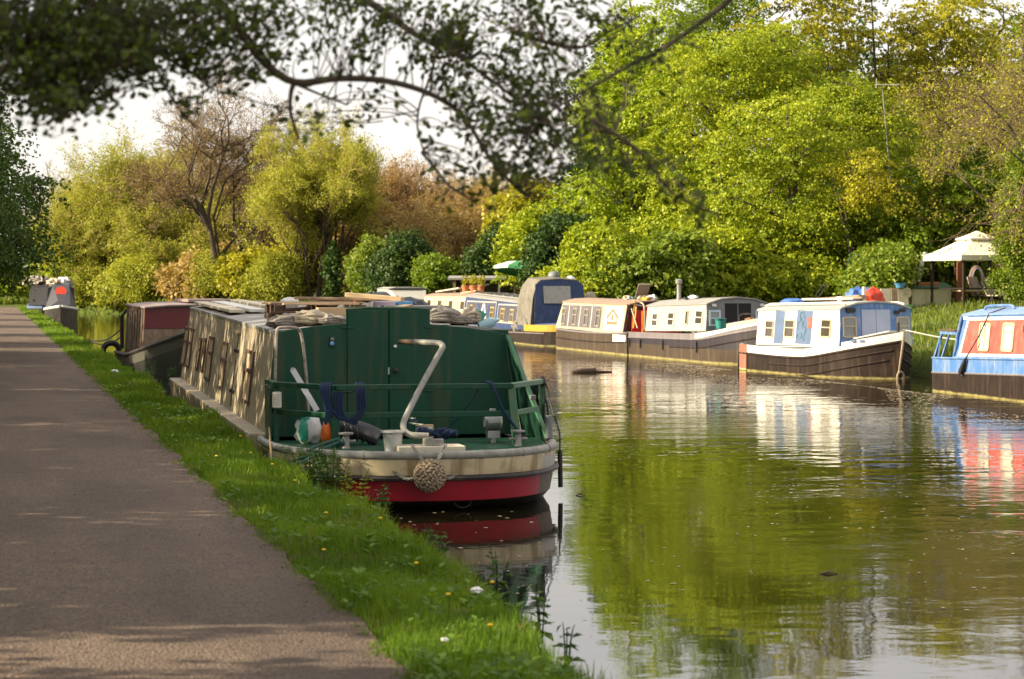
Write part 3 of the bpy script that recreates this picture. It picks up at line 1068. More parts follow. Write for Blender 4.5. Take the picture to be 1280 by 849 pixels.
# the wood behind, each tree on its own
for i, (px, Y, top, wd, lab, mt) in enumerate([  # the dark-leaved ones have deep woodland shade put into their leaf colour
        (660, 118, 225, 42, 'low olive tree behind the green parasol, farthest left of the wood', L_olive),
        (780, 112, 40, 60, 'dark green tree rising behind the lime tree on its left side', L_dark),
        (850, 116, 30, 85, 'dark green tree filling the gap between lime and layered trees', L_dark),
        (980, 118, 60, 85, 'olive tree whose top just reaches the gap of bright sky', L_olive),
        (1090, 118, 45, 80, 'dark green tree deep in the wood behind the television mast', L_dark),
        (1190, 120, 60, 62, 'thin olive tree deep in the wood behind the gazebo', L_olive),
        (1290, 116, 30, 70, 'mid-green tree deep in the wood behind the bare ash', L_mid)]):
    b = P_(px, Y)
    h = 360 - top
    tree('woodland_tree', lab, 'tree', b, [blob_px(b, px, top + h * .3, wd, h * .3, 3), blob_px(b, px - wd * .35, top + h * .62, wd * .8, h * .3, 2.6), blob_px(b, px + wd * .4, top + h * .7, wd * .8, h * .3, 2.6)],
         mt, .17, 420, 30, .62, .25, .26, n_limbs=26, group='trees of the wood behind')

# --- middle distance: hedge behind the cruiser
for px, Y, lab, mt, bl in [
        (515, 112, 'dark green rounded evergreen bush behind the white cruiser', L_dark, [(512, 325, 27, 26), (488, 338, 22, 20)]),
        (548, 108, 'small bright green bush between two dark evergreens', L_mid, [(547, 341, 16, 18)]),
        (595, 106, 'dark evergreen bush behind the open shed', L_dark, [(603, 330, 22, 22), (627, 312, 17, 30)]),
        (462, 118, 'yellowish ivy bush beside the trunks of the bright willow', L_ivy, [(462, 335, 24, 30)])]:
    b = P_(px, Y)
    tree('evergreen_bush', lab, 'shrub', b, [blob_px(b, *q, 1.5) for q in bl], mt, .095, 260, 40, .42, .35, .08, stems=2, n_limbs=8)
b = P_(417, yb(417, 3))
tree('ivied_tree', 'narrow ivy-clad trunk standing in front of the bright willow', 'tree', b, [blob_px(b, 417, 340, 7, 32, .4)], L_dark, .13, 80, 24, .25, .4, .12, n_limbs=0)

# --- the far end: everything stands behind the slanting end of the water
b = P_(395, yb(395, 6))
t = twiggy('bright_willow', 'large yellow-green willow in fresh leaf with several pale trunks', 'tree', b, 9.6, .72, twig_yellow, 5, 4, .22, 1.2, 21, L_willow2, .125, 78000, 6, rmin=.011, first=.36)
b = P_(292, yb(292, 4))
t = twiggy('bare_poplar', 'tall bare brown tree behind the two willows', 'tree', b, 12.4, 1.0, twig, 5, 4, .3, .6, 33, L_russet, .11, 20000, 3, rmin=.014, first=.31)
for px, Y, top, lab, sd_, mt, lc, sp in [
        (178, yb(178, 7), 196, 'wide yellow-green willow bending over the end of the water', 41, L_willow, 62000, 1.05),
        (235, yb(235, 8), 262, 'lower yellow-green willow right of the wide one', 43, L_willow, 42000, 1.05),
        (118, yb(118, 5), 240, 'small willow at the left of the wide one above the far narrowboat', 47, L_willow2, 40000, .95)]:
    b = P_(px, Y)
    twiggy('water_willow', lab, 'tree', b, (zpx(top, px, Y) - b[2]) * 1.02, sp, twig_yellow, 5, 4, .2, .35, sd_, mt, .15, lc, 6, rmin=.012, first=.34, group='willows round the end of the water')
b = P_(92, yb(92, 3))
twiggy('bare_alder', 'bare brown tree right of the dark trees at the path', 'tree', b, 8.0, .7, twig, 5, 4, .2, .6, 51, L_olive, .09, 5000, 3, rmin=.012)
for px, Y, top, lab, mt, tm, sd_, sp in [
        (455, yb(455, 22), 205, 'bare tan thicket tree right of the bright willow', L_tan, twig_tan, 61, .7),
        (515, yb(515, 26), 200, 'russet bare tree in the middle of the brown thicket', L_russet, twig_red, 63, .75),
        (565, yb(565, 24), 230, 'pale tan bare tree at the right of the brown thicket', L_tan, twig_tan, 65, .8),
        (615, yb(615, 22), 245, 'low bare tan tree beside the first green trees', L_tan, twig_tan, 67, .8),
        (480, yb(480, 14), 262, 'low yellowish bare tree in front of the brown thicket', L_tan, twig_tan, 69, .9),
        (545, yb(545, 15), 275, 'low pale bare shrub tree in front of the brown thicket', L_tan, twig_tan, 71, .9),
        (205, yb(205, 34), 196, 'russet tree top showing above the wide willow', L_russet, twig_red, 73, .8),
        (150, yb(150, 32), 225, 'dull russet tree top left of the brighter russet one', L_russet, twig_red, 75, .9),
        (255, yb(255, 18), 172, 'bare brown tree left of the tall one at the far end', L_russet, twig, 83, .8),
        (80, yb(80, 20), 218, 'olive-brown bare tree behind the dark trees of the path', L_olive, twig, 85, .8),
        (420, yb(420, 36), 196, 'bare tan tree deep behind the bright willow', L_tan, twig_tan, 87, .9),
        (300, yb(300, 34), 205, 'olive bare tree in the gap left of the bright willow', L_olive, twig_tan, 89, .9),
        (590, yb(590, 40), 222, 'bare tan tree deep at the right of the thicket', L_tan, twig_tan, 90, .9),
        (640, yb(640, 34), 226, 'olive budding tree where thicket and green wood meet', L_olive, twig_tan, 92, .9),
        (500, yb(500, 44), 206, 'tall pale tan tree deep in the thicket', L_tan, twig_red, 94, .9),
        (345, yb(345, 24), 190, 'bare brown tree half hidden behind the bright willow', L_russet, twig, 77, .8)]:
    b = P_(px, Y)
    twiggy('thicket_tree', lab, 'tree', b, (zpx(top, px, Y) - b[2]) * .95, sp, tm, 5, 4, .16, .6, sd_, mt, .14, 22000, 4, rmin=.013, group='bare trees at the far end')
for px, Y, lab, mt, bl in [
        (25, yb(25, 1), 'bright lime bush where the path ends', L_lime, [(20, 355, 40, 26), (-10, 345, 30, 30)]),
        (90, yb(90, 1), 'lime bush behind the farthest narrowboat', L_lime, [(92, 345, 22, 38)]),
        (62, yb(62, 1), 'dark bush between the two lime bushes at the path end', L_mid, [(62, 335, 18, 28), (55, 310, 18, 24)]),
        (150, yb(150, 1.5), 'yellow-green bush at the waterline left of the maroon barge', L_willow, [(152, 358, 26, 22), (195, 356, 26, 22)]),
        (240, yb(240, 1.5), 'tan dry bush at the waterline behind the maroon barge', L_tan, [(245, 350, 36, 28), (285, 345, 32, 30)]),
        (320, yb(320, 2), 'olive bush behind the roof of the maroon barge', L_olive, [(325, 345, 32, 34), (360, 340, 30, 30)]),
        (440, yb(440, 12), 'pale tan scrub under the brown thicket', L_tan, [(440, 320, 40, 40), (480, 300, 36, 40)]),
        (560, yb(560, 20), 'tan scrub under the right of the brown thicket', L_tan, [(560, 300, 50, 36), (610, 290, 36, 40)])]:
    b = P_(px, Y)
    tree('waterside_bush', lab, 'shrub', b, [blob_px(b, *q, 2.0) for q in bl], mt, .15, 300, 34, .5, .35, .08, stems=3, n_limbs=16, bark_m=bark_lt)

# --- left of the path: overhanging trees, their shaded side put into a dark leaf colour, then the row that shades path and barge
b = (-3.0, 47, .5)
tree('shade_side_tree', 'dark evergreen tree overhanging the far path at the left edge', 'tree', b,
     [(2.2, 0, 3.0, 1.5, 2.4, 1.2), (1.6, 1, 4.6, 2.0, 2.4, 1.3), (0, 0, 4.6, 2.2, 2.6, 2.0), (1.2, 3, 2.8, 1.8, 2, 1.2)], L_shade_side, .055, 1300, 44, .36, .2, .22, n_limbs=50, droop=.4)
b = (-3.3, 60, .5)
tree('second_shade_side_tree', 'second dark tree behind the evergreen at the left edge of the path', 'tree', b,
     [(2.6, 0, 3.4, 1.9, 2.4, 1.6), (1.2, 0, 5.6, 2.4, 2.6, 1.8), (3.4, 0, 2.4, 1.1, 1.8, .7)], L_shade_side, .07, 900, 38, .42, .2, .22, n_limbs=40, droop=.4)
b = (-2.4, 66, .5)
twiggy('bare_sapling', 'thin bare tree with fine drooping twigs past the dark trees', 'tree', b, 8.5, 1.0, twig_grey, 5, 4, .13, .3, 81, L_olive, .06, 1500, 2, rmin=.007)
proto = []
for k in range(3):
    bl = [(0, 0, 2.6, 1.7, 2.2, 1.9), (RNG.uniform(-.6, .6), RNG.uniform(-1, 1), 4.2, 1.5, 1.9, 1.3), (RNG.uniform(-.8, .8), RNG.uniform(-1.5, 1.5), 1.2, 1.6, 2.2, 1.2)]
    proto.append(bl)
row = [(-5.4, 7.3), (-6.0, 12.4), (-5.6, 15.6), (-6.0, 19.2), (-5.6, 22.8), (-6.2, 26), (-5.6, 29.4), (-6.2, 32.8), (-5.4, 36.6), (-6.1, 40.5), (-5.2, 45), (-6, 50), (-5.5, 57), (-6.2, 67), (-5.4, 79), (-6, 92), (-5.6, 108)]
words_ = ['nearest in', 'second in', 'third in', 'fourth in', 'fifth in', 'sixth in', 'seventh in', 'eighth in', 'ninth in', 'tenth in', 'eleventh in', 'twelfth in', 'thirteenth in', 'fourteenth in', 'fifteenth in', 'sixteenth in', 'last in']
made = []
for i, (x, y) in enumerate(row):
    lab = 'bushy hawthorn ' + words_[i] + ' the hedge row beside the path'
    if i < 4:
        o = tree('hedgerow_hawthorn', lab, 'tree', (x, y, .6), proto[i % 3], L_mid, .10, 440, 28, .42, .25, .14, stems=2, n_limbs=24, cull=None if i < 3 else (lambda C: (C[:, 2] < 2.9) | (RNG.random(len(C)) < .24)), group='hawthorns of the hedge row left of the path')
        made.append(o)
    else:
        o = copy_tree(made[3] if i in (4, 5, 6, 7) else made[i % 3])
        o.location = (x, y, .6)
        o['label'] = lab
    o.rotation_euler = (0, 0, i * 1.3)
    s_ = [1.0, 1.0, 1.05, 1.2, 1.25, 1.2, 1.3, 1.25, 1.2, 1.15, 1.15, 1.1, 1.05][min(i, 12)] * (.9 if i > 12 else 1)
    o.scale = (s_, s_, s_)

for i, (x, y, h, sd_, lab) in enumerate(((-4.4, 27.2, 8.6, 91, 'slender birch rising out of the hedge row, nearest of its group'), (-4.8, 30.4, 8.0, 93, 'slender forked birch in the middle of its group by the hedge'), (-4.2, 33.6, 9.0, 95, 'tallest slender birch by the hedge row'), (-4.7, 37.2, 8.4, 97, 'slender birch by the hedge row, farthest of its group'))):  # out of view, added so thin trunks throw vertical shadows on the barge wall
    twiggy('streak_birch', lab, 'tree', (x, y, .6), h, .5, twig_grey, 4, 4, .07, 1.2, sd_, L_mid, .08, 2600, 4, group='birches added to cast streaks on the barge', rmin=.008, first=.42)
# bushes that close the wood behind the lawn and the far waterline
for px, Y, lab, mt, bl in [
        (1150, 86, 'mid-green bush closing the gap left of the gazebo', L_mid, [(1150, 330, 60, 50), (1120, 360, 50, 30)]),
        (1230, 88, 'ivy bush low behind the gazebo', L_ivy, [(1220, 340, 60, 50), (1260, 365, 50, 30)]),
        (1290, 82, 'olive bush at the right edge behind the ivy', L_olive, [(1300, 310, 60, 70), (1270, 360, 60, 34)]),
        (1120, 92, 'tall mid-green bush deep behind the mast', L_mid, [(1120, 230, 70, 60), (1180, 220, 60, 50), (1100, 290, 70, 50)])]:
    b = P_(px, Y)
    tree('wood_edge_bush', lab, 'shrub', b, [blob_px(b, *q, 1.6) for q in bl], mt, .11, 420, 38, .42, .3, .09, stems=3, n_limbs=14, group='bushes along the edge of the wood')
for px, Y, lab, mt, bl in [
        (120, yb(120, 3), 'bright yellow-green bush at the waterline beside the farthest boat', L_willow2, [(115, 350, 22, 28), (142, 368, 26, 16)]),
        (200, yb(200, 3.5), 'tall yellow-green bush hiding the trunks of the wide willow', L_willow2, [(180, 342, 34, 26), (222, 350, 30, 22)]),
        (270, yb(270, 3), 'olive-yellow bush right of the tall yellow-green one', L_willow, [(268, 340, 30, 24), (302, 350, 30, 22)]),
        (350, yb(350, 2.5), 'tan and yellow bush left of the pale willow trunks', L_willow, [(345, 346, 26, 24)])]:
    b = P_(px, Y)
    tree('waterline_bush', lab, 'shrub', b, [blob_px(b, *q, 2.0) for q in bl], mt, .075, 800, 34, .55, .35, .08, stems=3, n_limbs=14, bark_m=bark_lt, group='yellow-green bushes at the far waterline')
# ------------------------------------------------------------------ the green barge at the near bank
BX, BY = 3.97, 20.1
BA = math.radians(1.0)
barge = thing('canal_barge', 'wide green barge with shuttered tan side moored at the grass verge, stern towards us', 'barge', (BX, BY, 0), -BA)
MATB = Matrix.Translation((BX, BY, 0)) @ Matrix.Rotation(-BA, 4, 'Z')
MATBi = MATB.inverted()


def bl(p):                      # world to barge
    return MATBi @ Vector(p)


def at_v(x, y, v):              # where the line of sight x, y meets the cross plane v of the barge
    o = bl(CAM)
    d = MATBi.to_3x3() @ ray(x, y)
    return o + d * ((v - o.y) / d.y)


BL = 17.6


def bw(v):                      # half width at the gunwale
    if v < 1.9:
        t = max(0, (1.9 - v) / 1.9)
        return 1.40 * max(0.0, 1 - min(t, 1) ** 2.35) ** (1 / 2.35)
    if v > BL - 2.4:
        t = (v - BL + 2.4) / 2.4
        return 1.40 * max(.02, 1 - t ** 2.2)
    return 1.40


VS = [0.0, .012, .04, .09, .16, .25, .36, .5, .66, .85, 1.06, 1.3, 1.6, 1.9, 2.5, 4, 8, 12, 14, BL - 2.4, BL - 1.8, BL - 1.2, BL - .7, BL - .3, BL]
# hull: levels downwards, each a ring of columns port stern -> bow -> starboard
LV = [(.485, 0.0, 0.0), (.46, 0.0, 0.0), (.335, .008, .01), (.290, .02, .02), (.100, .05, .08), (-.02, .10, .55), (-.35, .28, .9)]
cols = [(-bw(v), v) for v in reversed(VS)] + [(bw(v), v) for v in VS[1:]]
mb = MB()
rings = []
for z, ins, iv in LV:
    ring_ = []
    for u, v in cols:
        k = (1.40 - ins) / 1.40
        vc = 1.9
        uu = u * k
        vv_ = v if v > vc else vc - (vc - v) * (1 - iv / 1.9)
        ring_.append((uu, vv_, z))
    rings.append(ring_)


def hull_m(i, j):
    u = (cols[j][0] + cols[min(j + 1, len(cols) - 1)][0]) / 2
    v = (cols[j][1] + cols[min(j + 1, len(cols) - 1)][1]) / 2
    mid = v < 1.35 and u < 1.02
    if i in (0, 1): return (1 if mid else (4 if v < 1.7 else 3)) if i == 1 else 1
    if i == 2: return 2
    if i == 3: return 0 if (v < 1.2 and abs(u) < 1.0) else 3
    return 2


mb.loft(rings, closed=False, caps=False, mats=hull_m)
deck = [(u * .97, v if v > .05 else .05, .487) for u, v in cols]
mb.add(deck, [tuple(range(len(deck)))], 5)
mb.build('hull', [red_hull, cream_hull, black_hull, brown_hull, offwhite, green_dk], barge, smooth=True, sharp=30)
# rubbing band and the rounded pipe along the gunwale
mb = MB()
mb.tube([(u * 1.005, v - .006, .312 + .004 * math.sin(v)) for u, v in cols if v < 15.5], .026, 8)
mb.build('rubbing_band', black_hull, barge, smooth=True)
mb = MB()
mb.tube([(u * .985, v + .02, .515) for u, v in cols if v < 2.6], .041, 10)
for q in range(7):                 # weld collars
    i = [k for k, c in enumerate(cols) if c[1] < 1.2][q * 3]
    u, v = cols[i]
    u2, v2 = cols[i + 1]
    d_ = Vector((u2 - u, v2 - v, 0)).normalized() * .012
    mb.tube([Vector((u * .985, v + .02, .515)) - d_, Vector((u * .985, v + .02, .515)) + d_], .046, 10)
mb.build('gunwale_pipe', pipe_grey, barge, smooth=True)
mb = MB()                           # rusty slot in the stern's right quarter
p = Vector((1.13, .83, .385))
n_ = Vector((.72, -.69, 0)).normalized()
mb.bar(p + n_ * .0 - Vector((0, 0, .05)), p - Vector((0, 0, -.05)), .055, .012, up=n_)
mb.build('drain_slot', wood_lt, barge)
# stern deck: raised plate with coaming
mb = MB()
inner = [(u * .93, max(v, .06) + .05, 0) for u, v in cols if v < 2.5]
mb.prism([(u, v, .50) for u, v, _ in inner], (0, 0, .035))
mb.build('stern_deck', green, barge, bevel=.006)
# side ledge on the towpath side
mb = MB()
for u0, u1, z0, z1, m_ in ((-1.50, -1.30, .28, .575, 0), (1.30, 1.42, .3, .56, 0)):
    mb.hexa([(u0 + .03, 2.45, z0), (u1, 2.45, z0), (u1, 15.6, z0), (u0 + .03, 15.6, z0), (u0, 2.45, z1), (u1, 2.45, z1), (u1, 15.6, z1), (u0, 15.6, z1)], m_)
mb.build('side_ledge', tan_wall, barge, bevel=.02)

# cabin
CV0, CV1 = 2.5, 15.5
WB, WT0, WT1 = -1.335, -1.225, -1.17       # foot, top at the stern, top at the bow


def wall_u(v, z):
    zt = 1.59 + (v - CV0) * .0065
    wt = WT0 + (WT1 - WT0) * (v - CV0) / (CV1 - CV0)
    return WB + (wt - WB) * (z - .55) / (zt - .55)


mb = MB()
rings = []
for v in (CV0, 6, 10, CV1):
    zt = 1.59 + (v - CV0) * .0065
    wt = WT0 + (WT1 - WT0) * (v - CV0) / (CV1 - CV0)
    rings.append([(WB, v, .53), (wt, v, zt), (-wt - .08, v, zt), (-WB - .06, v, .53)])
mb.loft(rings, mats=lambda i, j: 0 if j == 0 else 1)
mb.build('cabin', [tan_wall, green], barge)
mb = MB()
rings = []
for v in (CV0 + .03, 6, 10, CV1 + .02):
    zt = 1.592 + (v - CV0) * .0065
    wt = WT0 + (WT1 - WT0) * (v - CV0) / (CV1 - CV0)
    R = [(wt - .012, v, zt), (wt + .35, v, zt + .035), (0, v, zt + .05), (-wt - .43, v, zt + .035), (-wt - .068, v, zt)]
    rings.append(R + [(a, v, c - .03) for a, _, c in reversed(R)])
mb.loft(rings)
mb.build('roof', roof_grey, barge)


def wall_hit(px, py):                    # line of sight meets the tan side wall
    o = bl(CAM)
    d = MATBi.to_3x3() @ ray(px, py)
    t = (WB - o.x) / d.x
    for _ in range(20):
        p = o + d * t
        t += (wall_u(p.y, p.z) - p.x) / d.x
    p = o + d * t
    return p.y, p.z


def on_wall(v, z, e):
    return Vector((wall_u(v, z) - e, v, z))


def wall_box(mb, v0, z0, v1, z1, e0, e1, m=0):
    mb.hexa([on_wall(v0, z0, e0), on_wall(v1, z0, e0), on_wall(v1, z1, e0), on_wall(v0, z1, e0),
             on_wall(v0, z0, e1), on_wall(v1, z0, e1), on_wall(v1, z1, e1), on_wall(v0, z1, e1)], m)


def c6(x, y): return (200 + x / 4.72, 380 + y / 4.72)


for bl_, br_, tl_ in (((124, 352), (146, 360), (150, 132)), ((150, 366), (172, 377), (181, 140)), ((213, 385), (224, 392), (238, 196)), ((240, 400), (252, 406), (268, 202)),
                      ((265, 440), (293, 455), (302, 190)), ((343, 492), (374, 503), (384, 222)), ((485, 572), (527, 592), (530, 272))):
    v1, z0 = wall_hit(*c6(*bl_))
    v0, z0b = wall_hit(*c6(*br_))
    _, z1 = wall_hit(*c6(*tl_))
    z0 = min(z0, z0b)
    f = MB()
    fw = .035
    wall_box(f, v0, z0, v0 + fw, z1, -.01, .02)
    wall_box(f, v1 - fw, z0, v1, z1, -.01, .02)
    wall_box(f, v0 + fw, z0, v1 - fw, z0 + fw, -.01, .02)
    wall_box(f, v0 + fw, z1 - fw, v1 - fw, z1, -.01, .02)
    zm = z1 - (z1 - z0) * .36
    wall_box(f, v0 + fw, zm - .03, v1 - fw, zm + .01, -.01, .024)
    fo = f.build('window', brown_trim, barge)
    g = MB()
    wall_box(g, v0 + fw, z0 + fw, v1 - fw, zm - .03, -.01, .009)
    wall_box(g, v0 + fw, zm + .01, v1 - fw, z1 - fw, -.01, .009)
    g.build('shutter', tan_panel, fo)
# side hatch: two leaves meeting at a dark gap, four hinges, a drip rail over it
v0, z0 = wall_hit(*c6(437, 612))
v1, z0b = wall_hit(*c6(408, 606))
vm, _ = wall_hit(*c6(416, 606))
z1 = 1.5
f = MB()
wall_box(f, vm - .012, .62, vm + .012, 1.46, -.01, .004)
h_ = f.build('side_hatch', dark_in, barge)
for a in (vm - .19, vm + .15):
    for z in (.80, 1.27):
        q = MB()
        wall_box(q, a - .05, z - .02, a + .05, z + .02, -.005, .02)
        q.build('hinge', black_metal, h_, bevel=.004)
q = MB()
wall_box(q, vm - .28, 1.48, vm + .22, 1.51, -.005, .045)
q.build('drip_rail', tan_panel, h_)
q = MB()                                # vertical plate seams of the wall
for v in (5.3, 7.7, 10.1, 12.6):
    wall_box(q, v - .02, .57, v + .02, 1.58, -.01, .006)
q.build('wall_seam', tan_wall, barge)

# stern wall: curved head, raised block round the doors
mb = MB()
top = []
for u, z in ((-1.225, 1.57), (-1.1, 1.60), (-.85, 1.635), (-.515, 1.665)):
    top.append((u, z))
prof = [(-1.335, .535)] + top + [(-.515, 1.81), (-.3, 1.817), (-.09, 1.82), (.12, 1.815), (.335, 1.805), (.335, 1.655), (.7, 1.62), (1.0, 1.575), (1.10, 1.55), (1.27, .535)]
mb.prism([(u, CV0 - .03, z) for u, z in prof], (0, .06, 0))
mb.build('stern_wall', green, barge, bevel=.006)
mb = MB()                               # lighter edge capping the raised block
mb.bar((-.53, CV0 + .005, 1.826), (.35, CV0 + .005, 1.817), .09, .014)
mb.build('capping', green_lt, barge)
for u0, u1, hinge in ((-.505, -.098, -.505), (-.082, .325, .325)):
    d_ = MB()
    d_.box(((u0 + u1) / 2, CV0 - .042, 1.17), (u1 - u0, .024, 1.26))
    do = d_.build('door', green, barge, bevel=.005)
    if u0 > -.2:
        k = MB()
        k.lathe([(.012, 0), (.012, .03), (.026, .035), (.026, .05), (.0, .058)], (u0 + .06, CV0 - .05, 1.19), 12, R=Matrix.Rotation(PI / 2, 3, 'X'))
        k.build('door_knob', black_metal, do, smooth=True)
        k = MB()
        k.lathe([(.018, 0), (.02, .02), (.012, .035), (0, .04)], (u0 + .055, CV0 - .05, 1.43), 12, R=Matrix.Rotation(PI / 2, 3, 'X'))
        k.build('lock', white_paint, do, smooth=True)
        k = MB()
        k.box((u0 - .01, CV0 - .056, 1.185), (.016, .01, .07))
        k.build('latch', offwhite, do)
    k = MB()
    for z in (1.62, .98):
        k.tube([(hinge - .07, CV0 - .056, z + .008), (hinge, CV0 - .06, z - .004), (hinge + .07, CV0 - .056, z + .008)], .006, 6)
    k.build('strap_hinge', green_dk, do)
mb = MB()                               # blue lamp on the wall left of the doors
q = at_v(415, 427, CV0 - .04)
mb.box((q.x, q.y, q.z), (.05, .03, .095))
lamp = mb.build('wall_lamp', black_metal, barge, bevel=.008)
mb = MB()
mb.blob((q.x, q.y - .018, q.z - .02), (.02, .012, .025), amp=.05)
mb.build('lens', blue_plastic, lamp, smooth=True)
mb = MB()
mb.blob((q.x, q.y - .018, q.z + .022), (.022, .012, .018), amp=.05)
mb.build('lens', grey_paint, lamp, smooth=True)

# side bulwarks and fins beside the stern deck
mb = MB()
mb.prism([(1.275, 2.44, .53), (1.10, 2.44, 1.55), (1.14, 2.36, 1.5), (1.30, 1.42, .53)], (.028, 0, 0))
mb.build('side_fin', green_dk, barge, bevel=.006)
mb = MB()
mb.bar((1.117, 2.385, 1.53), (1.318, 1.405, .535), .04, .03)
mb.build('fin_edge', green_lt, barge)
mb = MB()
mb.prism([(1.345, 1.75, .53), (1.345, 1.75, 1.06), (1.31, 2.42, 1.06), (1.31, 2.42, .53)], (.022, 0, 0))
mb.build('bulwark', green_dk, barge, bevel=.006)
mb = MB()
mb.prism([(-1.36, 1.75, .53), (-1.36, 1.75, 1.06), (-1.34, 2.42, 1.06), (-1.34, 2.42, .53)], (.022, 0, 0))
mb.build('bulwark', green_dk, barge)
q = at_v(666, 497, 1.72)
mb = MB()
mb.box(q, (.06, .04, .05))
mb.build('navigation_lamp', grey_paint, barge, bevel=.008)

# rail: posts and flat bars round the stern
rail = [(-1.315, 2.38), (-1.30, 1.72), (-.83, .93), (.86, .98), (1.335, 1.80), (1.33, 2.05)]
for nm, z, hh, ww in (('top_rail', 1.095, .05, .06), ('lower_rail', .83, .055, .014)):
    for i in range(5):
        if i == 4: continue
        mb = MB()
        a, c = Vector((*rail[i], z)), Vector((*rail[i + 1], z))
        mb.bar(a, c, ww, hh)
        mb.build(nm, green if i != 3 else green_lt, barge, bevel=.006)  # right-hand run lighter: sunlight on the rail put into its colour
for i in (1, 2, 3, 4):
    u, v = rail[i]
    mb = MB()
    lean = .05 if i == 3 else 0
    mb.bar((u + lean, v, .53), (u, v, 1.07), .075 if i in (2, 3) else .055, .03, up=(0, 1, 0))
    mb.build('rail_post', green if i < 3 else green_lt, barge, bevel=.005)  # right-hand posts lighter too, sunlit edges put into the colour
# mooring studs
for px_, py_ in ((433, 539), (648, 545)):
    q = at_v(px_, py_, .80)
    mb = MB()
    mb.lathe([(.045, .53), (.032, .55), (.03, .66), (.07, .665), (.07, .68), (.03, .685)], (q.x, .82, 0), 14)
    mb.tube([(q.x - .09, .82, .60), (q.x + .09, .82, .60)], .014, 8)
    mb.build('mooring_stud', pipe_grey, barge, smooth=True)
# tall rusty hoop at the left of the stern wall
mb = MB()
P0 = [at_v(342, 520, 2.2), at_v(344, 470, 2.2), at_v(345.5, 420, 2.2), at_v(347.5, 411, 2.22), at_v(353, 409.5, 2.22), at_v(366, 409.5, 2.25), at_v(373, 411.5, 2.28), at_v(377, 420, 2.3), at_v(381, 450, 2.3), at_v(385, 500, 2.3), at_v(386, 540, 2.3)]
mb.tube(smooth_path(P0, 4), .016, 8)
mb.build('grab_hoop', rust_pipe, barge, smooth=True)
# swan-neck tiller
mb = MB()
T = [(536, 545, .30), (524, 544.5, .32), (513, 543.5, .36), (506, 539, .42), (504, 532, .5), (507, 522, .56), (526, 484, .8), (548, 444, 1.05), (553, 435, 1.1), (551.5, 430.5, 1.15), (546, 429, 1.2), (530, 428.2, 1.35), (519, 427.8, 1.45)]
mb.tube(smooth_path([at_v(*q) for q in T], 4), .029, 12)
til = mb.build('tiller', pipe_grey, barge, smooth=True)
mb = MB()
mb.tube([at_v(519, 427.8, 1.45), at_v(510, 427.4, 1.52), at_v(499, 427.2, 1.6)], [.024, .026, .022], 12)
mb.build('grip', wood_dk, til, smooth=True)
mb = MB()
q = at_v(535, 548, .30)
mb.lathe([(.07, .53), (.07, .57), (.05, .575), (.05, .66), (0, .665)], (q.x, .30, 0), 16)
mb.box((q.x + .06, .30, .62), (.16, .09, .05))
mb.build('rudder_head', pipe_grey, barge, smooth=True, sharp=30)
mb = MB()
q = at_v(540, 549, .33)
mb.box((q.x - .02, .37, .56), (.62, .32, .05))
mb.build('step_plate', wood_pale, barge, bevel=.008)
mb = MB()
mb.tube([Vector((math.cos(g) * .075 + .23, .20 + .04 * math.cos(g) * 0 - .035 - .09 * (.05 - math.sin(g) * .05), .075 + math.sin(g) * .05)) for g in [i * PI / 6 for i in range(13)]], .007, 6)
mb.build('mooring_ring', black_metal, barge, smooth=True)

# ------------------------------------------------------------------ loose things on and around the barge (all things of their own)


def W(p):                              # barge to world
    return MATB @ Vector(p)


def wob_tube(mb, pts, r, n=7, m=0, sub=5):
    mb.tube(smooth_path(pts, sub), r, n, m)


def world_thing(mb, name, mats, label, cat, group=None, smooth=True, bevel=0, sharp=50):
    for i, p in enumerate(mb.v):
        mb.v[i] = tuple(MATB @ Vector(p))
    cx = sum(p[0] for p in mb.v) / len(mb.v)
    cy = sum(p[1] for p in mb.v) / len(mb.v)
    cz = min(p[2] for p in mb.v)
    mb.v = [(a - cx, b_ - cy, c - cz) for a, b_, c in mb.v]
    o = mb.build(name, mats, None, smooth=smooth, bevel=bevel, sharp=sharp)
    o.location = (cx, cy, cz)
    return tag(o, label, cat, group)


def chain(mb, a, b, sag, r=.009, link_=.03):
    a, b = Vector(a), Vector(b)
    n = int((b - a).length / link_ * 1.15) + 2
    pts = [a.lerp(b, i / n) - Vector((0, 0, sag * 4 * (i / n) * (1 - i / n))) for i in range(n + 1)]
    for i in range(n):
        p, q = pts[i], pts[i + 1]
        d = (q - p).normalized()
        s = d.cross(Vector((0, 1, 0)) if i % 2 else Vector((0, 0, 1)))
        s = s.normalized() if s.length > .01 else Vector((1, 0, 0))
        c = (p + q) / 2
        loop = [c + d * math.cos(g) * link_ * .68 + s * math.sin(g) * link_ * .38 for g in [k * PI / 4 for k in range(8)]]
        mb.tube(loop + [loop[0]], r * .55, 5, cap=False)
    return mb


# rope button fender on its chains
fc = at_v(536, 594, -.07)
fc = Vector((fc.x, -.12, fc.z))
o = thing('rope_fender', 'round knotted rope button fender hanging on chains over the red stern', 'fender', W((fc.x, fc.y, fc.z)), -BA)
mb = MB()
mb.blob((0, 0, 0), (.128, .09, .132), 20, 12, 3, .02)
for i in range(150):
    zz = 1 - 2 * (i + .5) / 150
    g = i * 2.39996
    d = Vector((math.sqrt(1 - zz * zz) * math.cos(g), math.sqrt(1 - zz * zz) * math.sin(g), zz))
    if d.y > .45: continue
    p = Vector((d.x * .13, d.y * .095, d.z * .133))
    s = d.cross(Vector((math.cos(i * 1.7), math.sin(i * 2.1), .6))).normalized()
    mb.tube([p - s * .024 - d * .006, p - s * .01 + d * .009, p + s * .01 + d * .009, p + s * .024 - d * .006], [.009, .013, .013, .009], 6)
mb.build('rope_ball', rope_tan, o, smooth=True)
